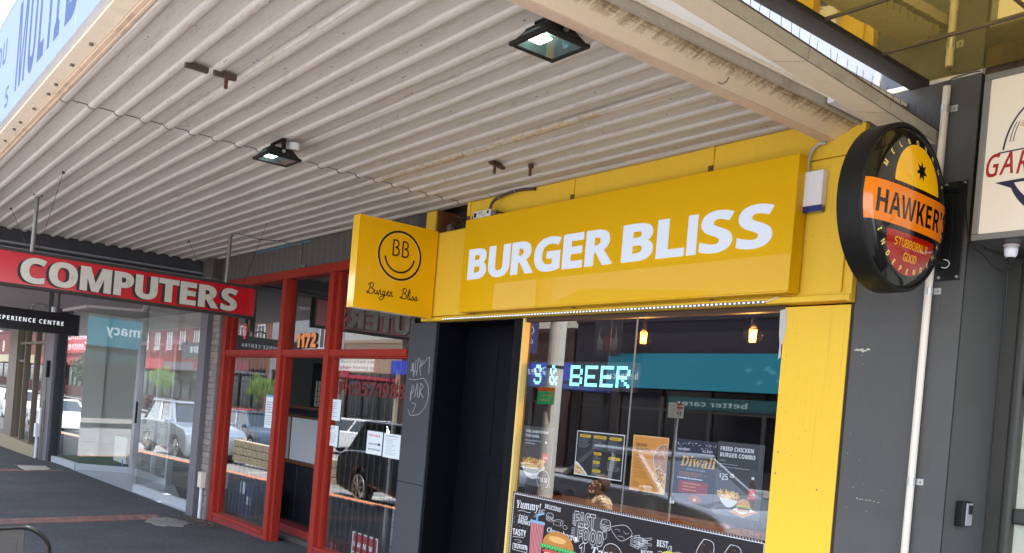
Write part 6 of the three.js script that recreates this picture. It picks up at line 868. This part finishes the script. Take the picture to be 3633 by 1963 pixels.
// --- street furniture
{
  const P = thing('street_pole', 'thick silver street pole with a green tram sign mirrored in the burger window', 'pole', [-9.0, gx(-9), 3.8]);
  part(P, 'shaft', rod([-9.0, -0.1, 3.8], [-9.0, 5.6, 3.8], 0.112, 24), std('galvanised pole', [0.72, 0.72, 0.70], 0.6, { map: grimeTex }));
  part(P, 'base_collar', rod([-9.0, -0.05, 3.8], [-9.0, 0.25, 3.8], 0.135, 24), M.greyMetal); part(P, 'band', rod([-9.0, 2.22, 3.8], [-9.0, 2.26, 3.8], 0.115, 24), M.blackMat);
  const T = thing('tram_stop_sign', 'green and orange sign plate fixed to the silver pole in the reflection', 'sign', [-9.0, 1.7, 3.42]); board(T, 'plate', [-9.17, -8.83, 1.735, 1.965, 3.675, 3.685], canvasTex(256, 180, (g, w, h) => { g.fillStyle = '#35d98a'; g.fillRect(0, 0, w, h); g.fillStyle = '#ff7f35'; g.fillRect(0, 0, w, 46); g.fillStyle = '#cfe26a'; g.fillRect(60, 80, 130, 12); g.fillRect(60, 130, 150, 14); g.fillStyle = '#f2b05a'; g.beginPath(); g.arc(34, 80, 16, 0, 7); g.fill(); }), '-z', M.greyMetal); part(T, 'strap', bx(-9.12, -8.88, 1.84, 1.87, 3.685, 3.70), M.metal);
  const Q = thing('parking_sign', 'white parking sign with red print on a thin post mirrored in the burger window', 'sign', [-6.8, gx(-6.8), 3.8]);
  board(Q, 'plate', [-6.93, -6.70, 1.685, 1.86, 3.775, 3.78], canvasTex(256, 256, (g, w, h) => { g.fillStyle = '#dfe2dc'; g.fillRect(0, 0, w, h); g.fillStyle = '#c4302b'; g.fillRect(14, 8, 100, 90); g.fillStyle = '#fff'; g.font = 'bold 44px sans-serif'; g.fillText('MAL', 18, 66); g.fillStyle = '#c4302b'; g.font = '28px sans-serif'; g.fillText('4-6', 150, 50); g.fillStyle = '#2c4a3a'; g.font = 'bold 78px sans-serif'; g.fillText('1P', 20, 210); g.font = '28px sans-serif'; g.fillText('8-6', 160, 170); g.fillText('8-1', 160, 220); g.fillRect(20, 118, 216, 3); g.fillRect(30, 232, 70, 6); }), '-z', M.metal);
  part(Q, 'post', rod([-6.815, -0.2, 3.802], [-6.815, 1.88, 3.802], 0.022, 12), M.metal);
  const B = thing('street_planter', 'low cream sleeper barrier along the parking lane mirrored in the red shop windows', 'planter', [-21.5, gx(-21.5), 5.8]);
  for (let k = 0; k < 3; k++) part(B, 'sleeper', bx(-25.5, -17.5, -0.48 + k * 0.21, -0.29 + k * 0.21, 5.7, 5.9, 0.012), std('cream concrete sleeper', [0.52, 0.46, 0.34], 0.8, { map: grimeTex })); for (const x of [-25, -21.5, -18]) part(B, 'post', bx(x - 0.06, x + 0.06, -0.5, 0.2, 5.9, 6.02), M.concrete);
}
// --- clipped street trees
function tree(name, label, x, z, trunkH, R, n, col, seed, flat = 1) {
  const y0 = gx(x) - 0.1, T = thing(name, label, 'tree', [x, y0, z]), r = rng(seed);
  part(T, 'trunk', [rod([x, y0, z], [x + 0.05, y0 + trunkH, z], 0.09, 9, 0.06), ...[0, 1, 2, 3, 4].map((i) => rod([x + 0.04, y0 + trunkH - 0.1, z], [x + Math.cos(i * 1.3) * R * 0.55, y0 + trunkH + R * (0.5 + 0.3 * r()), z + Math.sin(i * 1.3) * R * 0.55], 0.045, 6, 0.015))], std('bark', [0.10, 0.075, 0.05], 0.9, { map: grimeTex }));
  const clumps = Array.from({ length: 26 }, () => { const a = r() * 6.28, u = r() * 2 - 1, q = R * Math.cbrt(r()) * 0.95, s = Math.sqrt(1 - u * u); return [Math.cos(a) * s * q, u * q * flat, Math.sin(a) * s * q, R * (0.22 + r() * 0.2)]; });
  const pos = [], idx = [], lf = [[0, 0, 0], [0.5, 0.28, 0.05], [1, 0, 0], [0.5, -0.28, 0.05]];
  const m4 = new THREE.Matrix4(), e = new THREE.Euler(), v = V(0, 0, 0);
  for (let i = 0; i < n; i++) { const c = clumps[i % clumps.length], a = r() * 6.28, u = r() * 2 - 1, q = c[3] * Math.pow(r(), 0.4), s = Math.sqrt(1 - u * u), L = R * (0.06 + r() * 0.05); e.set(r() * 6, r() * 6, r() * 6); m4.makeRotationFromEuler(e); const b = pos.length / 3; for (const p of lf) { v.set(...p).multiplyScalar(L).applyMatrix4(m4); pos.push(x + c[0] + Math.cos(a) * s * q + v.x, y0 + trunkH + R * 0.8 * flat + c[1] + u * q + v.y, z + c[2] + Math.sin(a) * s * q + v.z); } idx.push(b, b + 1, b + 2, b, b + 2, b + 3); }
  const g = new THREE.BufferGeometry(); g.setAttribute('position', new THREE.Float32BufferAttribute(pos, 3)); g.setIndex(idx); g.computeVertexNormals();
  part(T, 'crown', g, phys('leaves', col, { roughness: 0.9, transmission: 0.35, thickness: 0, side: THREE.DoubleSide })); return T;
}
tree('street_tree', 'bright green clipped street tree mirrored in the left red window', -46.6, 15.2, 1.95, 0.74, 3600, [0.16, 0.26, 0.04], 5);
tree('street_tree', 'bright green ball shaped street tree mirrored in the corner shop door glass', -60.1, 14.0, 2.1, 0.85, 3600, [0.16, 0.27, 0.04], 6);
tree('street_tree', 'dark green broad tree mirrored beneath the red medical sign', -84, 15.5, 1.2, 2.2, 5200, [0.035, 0.06, 0.025], 7);
tree('street_tree', 'pale leaved tree top mirrored at the right of the upper red framed panes', -41, 22.5, 4.2, 1.5, 3000, [0.13, 0.16, 0.10], 8);

// --- cars
function car(name, label, x, z, yaw, kind, col, o = {}) {
  const y = gx(x) - 0.232, T = thing(name, label, 'car', [0, 0, 0]);
  const K = { hatch: [4.2, 1.5, 1.76], suv: [4.55, 1.68, 1.82], sedan: [4.6, 1.42, 1.8] }[kind], [L, H, W] = K, hl = L / 2, hw = W / 2;
  const paint = phys('car paint', col, { roughness: 0.35, clearcoat: 1, clearcoatRoughness: 0.04, metalness: o.metal ?? 0.1 });
  const glass = phys('car glass', [0.015, 0.02, 0.022], { roughness: 0.04, clearcoat: 1 });
  const wb = L * 0.30, wr = kind === 'suv' ? 0.36 : 0.32, belt = H * 0.60, sillY = 0.24;
  // lower body: side outline with wheel arches, bevelled
  const s = new THREE.Shape(); s.moveTo(-hl + 0.06, sillY + 0.05); s.lineTo(-wb - wr - 0.07, sillY); s.absarc(-wb, wr, wr + 0.06, Math.PI - 0.25, 0.25, true); s.lineTo(wb - wr - 0.07, sillY - 0.02); s.absarc(wb, wr, wr + 0.06, Math.PI - 0.25, 0.25, true); s.lineTo(hl - 0.05, sillY + 0.03);
  s.quadraticCurveTo(hl + 0.02, 0.5, hl - 0.06, belt * 0.78); s.quadraticCurveTo(hl - 0.2, belt * 0.92, hl - 0.5, belt * 0.95); s.lineTo(hl * 0.42, belt + 0.04); s.lineTo(-hl * 0.7, belt + 0.03); s.quadraticCurveTo(-hl + 0.05, belt, -hl + 0.03, belt * 0.85); s.quadraticCurveTo(-hl - 0.02, 0.5, -hl + 0.06, sillY + 0.05);
  const bg = new THREE.ExtrudeGeometry(s, { depth: W - 0.18, bevelEnabled: true, bevelSize: 0.05, bevelThickness: 0.09, bevelSegments: 4, curveSegments: 14 }); bg.translate(0, 0, -(W - 0.18) / 2); part(T, 'body', bg, paint);
  // greenhouse as a tapered loft
  const rear = kind === 'sedan' ? -hl * 0.62 : -hl * 0.88, bot = [[hl * 0.46, hw - 0.09], [rear, hw - 0.10]], tp = [[hl * 0.10, hw - 0.26], [kind === 'sedan' ? -hl * 0.34 : -hl * 0.74, hw - 0.26]];
  const yb = belt + 0.02, yt = H - 0.05, P = (p, yy, sgn) => [p[0], yy, p[1] * sgn];
  const b0 = P(bot[0], yb, 1), b1 = P(bot[1], yb, 1), b2 = P(bot[1], yb, -1), b3 = P(bot[0], yb, -1), t0 = P(tp[0], yt, 1), t1 = P(tp[1], yt, 1), t2 = P(tp[1], yt, -1), t3 = P(tp[0], yt, -1);
  part(T, 'window', quad(b1, b0, t0, t1), glass); part(T, 'window', quad(b3, b2, t2, t3), glass); part(T, 'windscreen', quad(b0, b3, t3, t0), glass); part(T, 'rear_window', quad(b2, b1, t1, t2), glass);
  const lerp = (a, b, k) => a.map((q, i) => q + (b[i] - q) * k), pil = (a, b) => bar(a, b, 0.06, 0.06);
  each(T, 'pillar', [pil(b0, t0), pil(b3, t3), pil(b1, t1), pil(b2, t2), pil(lerp(b1, b0, 0.5), lerp(t1, t0, 0.45)), pil(lerp(b2, b3, 0.5), lerp(t2, t3, 0.45)), pil(t0, t1), pil(t2, t3)], paint);
  const rg = new RoundedBoxGeometry(Math.abs(tp[0][0] - tp[1][0]) + 0.10, 0.09, 2 * tp[0][1] + 0.08, 3, 0.04); rg.translate((tp[0][0] + tp[1][0]) / 2, yt + 0.02, 0); part(T, 'roof', rg, paint);
  if (kind === 'suv') each(T, 'roof_rail', [bx(tp[1][0], tp[0][0], yt + 0.07, yt + 0.10, tp[0][1] - 0.03, tp[0][1], 0.01), bx(tp[1][0], tp[0][0], yt + 0.07, yt + 0.10, -tp[0][1], -tp[0][1] + 0.03, 0.01)], M.metal);
  for (const sx of [-1, 1]) for (const sz of [-1, 1]) {
    const w = part(T, 'wheel', (() => { const g = new THREE.CylinderGeometry(wr * 0.3, wr * 0.3, 0.19, 16); g.rotateX(Math.PI / 2); g.translate(sx * wb, wr, sz * (hw - 0.11)); return g; })(), M.blackMat);
    part(w, 'tyre', (() => { const g = new THREE.TorusGeometry(wr * 0.82, wr * 0.2, 10, 28); g.scale(1, 1, 1.35); g.translate(sx * wb, wr, sz * (hw - 0.12)); return g; })(), M.rubber);
    const sp = []; for (let k = 0; k < 7; k++) { const a = k / 7 * 6.283; sp.push(bar([sx * wb, wr, sz * (hw - 0.02)], [sx * wb + Math.cos(a) * wr * 0.66, wr + Math.sin(a) * wr * 0.66, sz * (hw - 0.03)], 0.04, 0.03)); } part(w, 'rim', [...sp, (() => { const g = new THREE.TorusGeometry(wr * 0.66, 0.02, 6, 24); g.translate(sx * wb, wr, sz * (hw - 0.03)); return g; })()], M.alu);
  }
  const hlm = phys('lamp glass', [0.6, 0.62, 0.65], { roughness: 0.1, clearcoat: 1 }), tlm = phys('red lamp', [0.45, 0.01, 0.01], { roughness: 0.15, clearcoat: 1 });
  for (const sz of [-1, 1]) { part(T, 'headlight', bx(hl - 0.22, hl - 0.01, belt * 0.66, belt * 0.80, sz * (hw - 0.30) - 0.17, sz * (hw - 0.30) + 0.17, 0.03), hlm); part(T, 'tail_light', bx(-hl - 0.0, -hl + 0.2, belt * 0.72, belt * 0.95, sz * (hw - 0.26) - 0.13, sz * (hw - 0.26) + 0.13, 0.03), tlm); part(T, 'mirror', bx(hl * 0.34, hl * 0.34 + 0.12, belt + 0.02, belt + 0.16, sz * (hw + 0.06) - 0.08, sz * (hw + 0.06) + 0.08, 0.03), paint); each(T, 'door_handle', [bx(-0.15, 0.02, belt * 0.86, belt * 0.9, sz * hw - 0.012, sz * hw + 0.012), bx(-1.05, -0.88, belt * 0.86, belt * 0.9, sz * hw - 0.012, sz * hw + 0.012)], paint); }
  part(T, 'grille', bx(hl - 0.06, hl + 0.01, belt * 0.42, belt * 0.62, -hw * 0.5, hw * 0.5, 0.02), M.blackMat); each(T, 'number_plate', [bx(hl - 0.0, hl + 0.02, 0.36, 0.48, -0.19, 0.19), bx(-hl - 0.02, -hl + 0.0, 0.52, 0.64, -0.19, 0.19)], M.paper); each(T, 'bumper', [bx(hl - 0.16, hl + 0.005, 0.2, 0.33, -hw * 0.86, hw * 0.86, 0.04), bx(-hl - 0.005, -hl + 0.16, 0.22, 0.36, -hw * 0.86, hw * 0.86, 0.04)], M.blackMat);
  T.position.set(x, y, z); T.rotation.y = yaw; return T;
}
car('parked_car', 'silver car with dark windows mirrored across the lower burger window', -8.45, 5.5, 0.16, 'sedan', [0.24, 0.26, 0.29], { metal: 0.4 });
car('parked_car', 'dark car outline mirrored low in the barred red shop window', -12.95, 4.7, 0, 'hatch', [0.02, 0.022, 0.028]);
car('parked_car', 'silver blue four wheel drive mirrored in the corner shop and left red windows', -27.4, 5.2, 0, 'suv', [0.26, 0.31, 0.37], { metal: 0.4 });
car('passing_car', 'dark blue hatchback mirrored in the left red window', -32.2, 9.4, 0, 'hatch', [0.03, 0.05, 0.09]);
car('passing_car', 'white hatchback seen from behind mirrored in the barred red shop window', -33.4, 13.9, Math.PI - 0.35, 'hatch', [0.8, 0.8, 0.8]);
car('parked_car', 'red car mirrored far down the left red window', -45, 13.6, 0, 'hatch', [0.40, 0.02, 0.03]);
car('parked_car', 'white car mirrored in the far corner shop pane', -43, 4.5, 0, 'sedan', [0.78, 0.78, 0.78]);
car('parked_car', 'white small car mirrored in the far brown framed panes', -52, 4.4, 0, 'hatch', [0.76, 0.76, 0.76]);

// --- the seated woman mirrored in the burger window
function blob(caps, lo, hi, cell, k, mat, parent, name) {       // smooth union of tapered capsules meshed with marching cubes
  const size = Math.max(hi[0] - lo[0], hi[1] - lo[1], hi[2] - lo[2]), res = Math.min(120, Math.ceil(size / cell)), mc = new MarchingCubes(res, mat, false, false, 400000), h = size / (res - 4);
  mc.isolation = 0; const c = lo.map((l, i) => (l + hi[i]) / 2);
  const B = caps.map(([a, b, ra, rb]) => { const d = [b[0] - a[0], b[1] - a[1], b[2] - a[2]]; return { a, d, l2: d[0] * d[0] + d[1] * d[1] + d[2] * d[2] + 1e-9, ra, rb: rb ?? ra }; });
  for (let z = 0; z < res; z++) for (let y = 0; y < res; y++) for (let x = 0; x < res; x++) {
    const p = [(x - res / 2) * h + c[0], (y - res / 2) * h + c[1], (z - res / 2) * h + c[2]]; let acc = 0;
    for (const q of B) { const v0 = p[0] - q.a[0], v1 = p[1] - q.a[1], v2 = p[2] - q.a[2]; const t = Math.max(0, Math.min(1, (v0 * q.d[0] + v1 * q.d[1] + v2 * q.d[2]) / q.l2)); const d = Math.hypot(v0 - q.d[0] * t, v1 - q.d[1] * t, v2 - q.d[2] * t) - (q.ra + (q.rb - q.ra) * t); if (d < 0.12) acc += Math.exp(-d / k); }
    mc.field[z * res * res + y * res + x] = acc > 0 ? k * Math.log(acc) : -0.12;
  }
  mc.update(); const n = mc.count, g = new THREE.BufferGeometry();
  const pos = new Float32Array(n * 3), nor = new Float32Array(n * 3); for (let i = 0; i < n * 3; i++) { pos[i] = mc.positionArray[i]; nor[i] = mc.normalArray[i]; }
  for (let i = 0; i < n; i++) for (let j = 0; j < 3; j++) pos[3 * i + j] = pos[3 * i + j] * h * res / 2 + c[j];
  g.setAttribute('position', new THREE.BufferAttribute(pos, 3)); g.setAttribute('normal', new THREE.BufferAttribute(nor, 3)); return uvm(g);
}
{
  const px = -7.8, pz = 3.62, by = gx(px) - 0.23, hy = 0.79;           // centre of the head
  const W = thing('person', 'seated person in glasses and leopard print shirt, hand on chin, mirrored in the burger window', 'person', [px, by, pz]);
  const skin = std('skin', [0.52, 0.28, 0.19], 0.55), o = (x, y, z) => [px + x, hy + y, pz + z];
  const fx = -1;                                                  // faces -x
  // head, neck, torso, arms and legs as one surface
  const head = [[o(0.01, 0.045, 0), o(0.01, 0.03, 0), 0.080, 0.078], [o(-0.025, -0.03, 0), o(-0.045, -0.075, 0), 0.058, 0.038], [o(-0.05, 0.0, 0), o(-0.05, -0.02, 0), 0.045, 0.045], [o(-0.085, 0.012, 0), o(-0.103, -0.018, 0), 0.010, 0.014], [o(-0.092, -0.052, -0.016), o(-0.092, -0.052, 0.016), 0.008, 0.008], [o(0.015, -0.01, -0.078), o(0.018, 0.02, -0.08), 0.014, 0.014], [o(0.015, -0.01, 0.078), o(0.018, 0.02, 0.08), 0.014, 0.014]];
  const body = [[o(0.02, -0.06, 0), o(0.035, -0.16, 0), 0.05, 0.055], [o(0.04, -0.20, -0.13), o(0.04, -0.20, 0.13), 0.06, 0.06], [o(0.05, -0.24, 0), o(0.06, -0.45, 0), 0.125, 0.12], [o(0.06, -0.45, -0.06), o(0.06, -0.45, 0.06), 0.11, 0.11],
    [o(0.04, -0.21, 0.17), o(-0.12, -0.40, 0.18), 0.048, 0.042], [o(-0.12, -0.40, 0.18), o(-0.20, -0.46, -0.05), 0.042, 0.032], [o(0.04, -0.21, -0.17), o(-0.16, -0.40, -0.15), 0.048, 0.042], [o(-0.16, -0.40, -0.15), o(-0.125, -0.165, -0.055), 0.042, 0.026],
    [o(0.05, -0.50, -0.09), o(-0.36, -0.50, -0.11), 0.085, 0.058], [o(0.05, -0.50, 0.09), o(-0.36, -0.50, 0.11), 0.085, 0.058], [o(-0.36, -0.50, -0.11), o(-0.34, -0.84, -0.11), 0.055, 0.038], [o(-0.36, -0.50, 0.11), o(-0.34, -0.84, 0.11), 0.055, 0.038], [o(-0.33, -0.87, -0.11), o(-0.46, -0.88, -0.12), 0.038, 0.03], [o(-0.33, -0.87, 0.11), o(-0.46, -0.88, 0.12), 0.038, 0.03]];
  const hand = [[o(-0.128, -0.15, -0.05), o(-0.125, -0.09, -0.045), 0.026, 0.028], [o(-0.135, -0.085, -0.058), o(-0.125, -0.035, -0.055), 0.010, 0.008], [o(-0.125, -0.035, -0.055), o(-0.108, -0.005, -0.05), 0.008, 0.007],
    ...[0, 1, 2].map((i) => [o(-0.135 + i * 0.006, -0.09, -0.035 + i * 0.017), o(-0.112 + i * 0.004, -0.062 - i * 0.004, -0.03 + i * 0.016), 0.010, 0.009]), [o(-0.11, -0.12, -0.075), o(-0.085, -0.085, -0.085), 0.011, 0.009], [o(-0.085, -0.085, -0.085), o(-0.06, -0.06, -0.07), 0.009, 0.008], ...[0, 1, 2].map((i) => [o(-0.112 + i * 0.004, -0.062 - i * 0.004, -0.03 + i * 0.016), o(-0.095, -0.082, -0.028 + i * 0.015), 0.009, 0.008])];
  const g1 = blob(body, o(-0.52, -0.95, -0.3), o(0.22, -0.05, 0.3), 0.012, 0.016), g2 = blob(head, o(-0.13, -0.13, -0.12), o(0.12, 0.15, 0.12), 0.0035, 0.008), g3 = blob(hand, o(-0.17, -0.19, -0.12), o(-0.04, 0.02, 0.04), 0.003, 0.004);
  part(W, 'body', [g1, g2, g3], skin);
  const r = rng(90), leo = canvasTex(256, 256, (g, w, h) => { g.fillStyle = '#d8c3a0'; g.fillRect(0, 0, w, h); for (let i = 0; i < 210; i++) { g.fillStyle = r() > .3 ? '#1d140e' : '#8a5a30'; g.beginPath(); g.ellipse(r() * w, r() * h, 4 + r() * 7, 3 + r() * 5, r() * 3, 0, 7); g.fill(); } }); leo.wrapS = leo.wrapT = THREE.RepeatWrapping; leo.repeat.set(3, 3);
  part(W, 'shirt', blob([[o(0.042, -0.19, -0.13), o(0.042, -0.19, 0.13), 0.068, 0.068], [o(0.05, -0.24, 0), o(0.06, -0.46, 0), 0.136, 0.132], [o(0.06, -0.45, -0.06), o(0.06, -0.45, 0.06), 0.122, 0.122], [o(0.04, -0.21, 0.17), o(-0.07, -0.34, 0.178), 0.058, 0.056], [o(0.04, -0.21, -0.17), o(-0.09, -0.32, -0.158), 0.058, 0.056]], o(-0.2, -0.62, -0.28), o(0.24, -0.1, 0.28), 0.009, 0.012), printed(leo, 0.8));
  part(W, 'trousers', blob([[o(0.06, -0.50, -0.06), o(0.06, -0.50, 0.06), 0.115, 0.115], [o(0.05, -0.50, -0.09), o(-0.36, -0.50, -0.11), 0.094, 0.068], [o(0.05, -0.50, 0.09), o(-0.36, -0.50, 0.11), 0.094, 0.068], [o(-0.36, -0.50, -0.11), o(-0.34, -0.80, -0.11), 0.066, 0.052], [o(-0.36, -0.50, 0.11), o(-0.34, -0.80, 0.11), 0.066, 0.052]], o(-0.46, -0.88, -0.25), o(0.2, -0.36, 0.25), 0.011, 0.012), std('dark trousers', [0.02, 0.022, 0.03], 0.9));
  part(W, 'hair', blob([[o(0.03, 0.06, 0), o(0.05, 0.03, 0), 0.088, 0.088], [o(-0.03, 0.105, -0.03), o(-0.03, 0.105, 0.03), 0.036, 0.036], [o(0.07, -0.02, -0.03), o(0.07, -0.02, 0.03), 0.05, 0.05], [o(0.045, 0.02, -0.075), o(0.05, 0.04, -0.07), 0.03, 0.03], [o(0.045, 0.02, 0.075), o(0.05, 0.04, 0.07), 0.03, 0.03]], o(-0.09, -0.09, -0.13), o(0.16, 0.17, 0.13), 0.005, 0.008), std('brown hair', [0.09, 0.042, 0.022], 0.7, { bumpMap: bumpTex, bumpScale: 0.004 }));
  const gm = std('dark spectacles', [0.012, 0.008, 0.006], 0.3); for (const s of [-1, 1]) part(W, 'spectacles', [(() => { const g = new THREE.TorusGeometry(0.024, 0.003, 6, 20); g.rotateY(Math.PI / 2 + s * 0.25); g.translate(...o(-0.092, 0.018, s * 0.034)); return g; })(), rod(o(-0.088, 0.024, s * 0.058), o(0.01, 0.02, s * 0.086), 0.003, 6)], gm);
  for (const s of [-1, 1]) part(W, 'eye', (() => { const g = new THREE.SphereGeometry(0.011, 12, 8); g.translate(...o(-0.083, 0.018, s * 0.032)); return g; })(), std('eye', [0.5, 0.46, 0.42], 0.3)); part(W, 'lips', bar(o(-0.0985, -0.053, -0.018), o(-0.0985, -0.053, 0.018), 0.006, 0.008), std('lips', [0.35, 0.10, 0.09], 0.5));
  W.rotation.y = -0.9;
  const S = thing('cafe_stool', 'low cafe stool under the seated person in the reflection', 'stool', [px + 0.06, by, pz]); const sy = hy - 0.615; part(S, 'seat', bx(px - 0.12, px + 0.24, sy - 0.03, sy, pz - 0.18, pz + 0.18, 0.01), M.greyDark); for (const a of [-0.1, 0.22]) for (const b of [-0.15, 0.15]) part(S, 'leg', rod([px + a, by, pz + b], [px + a, sy - 0.03, pz + b], 0.012, 8), M.greyDark);
}
scene.traverse((o) => { if (o.isMesh) { o.castShadow = true; o.receiveShadow = true; } });
renderer.render(scene, camera);
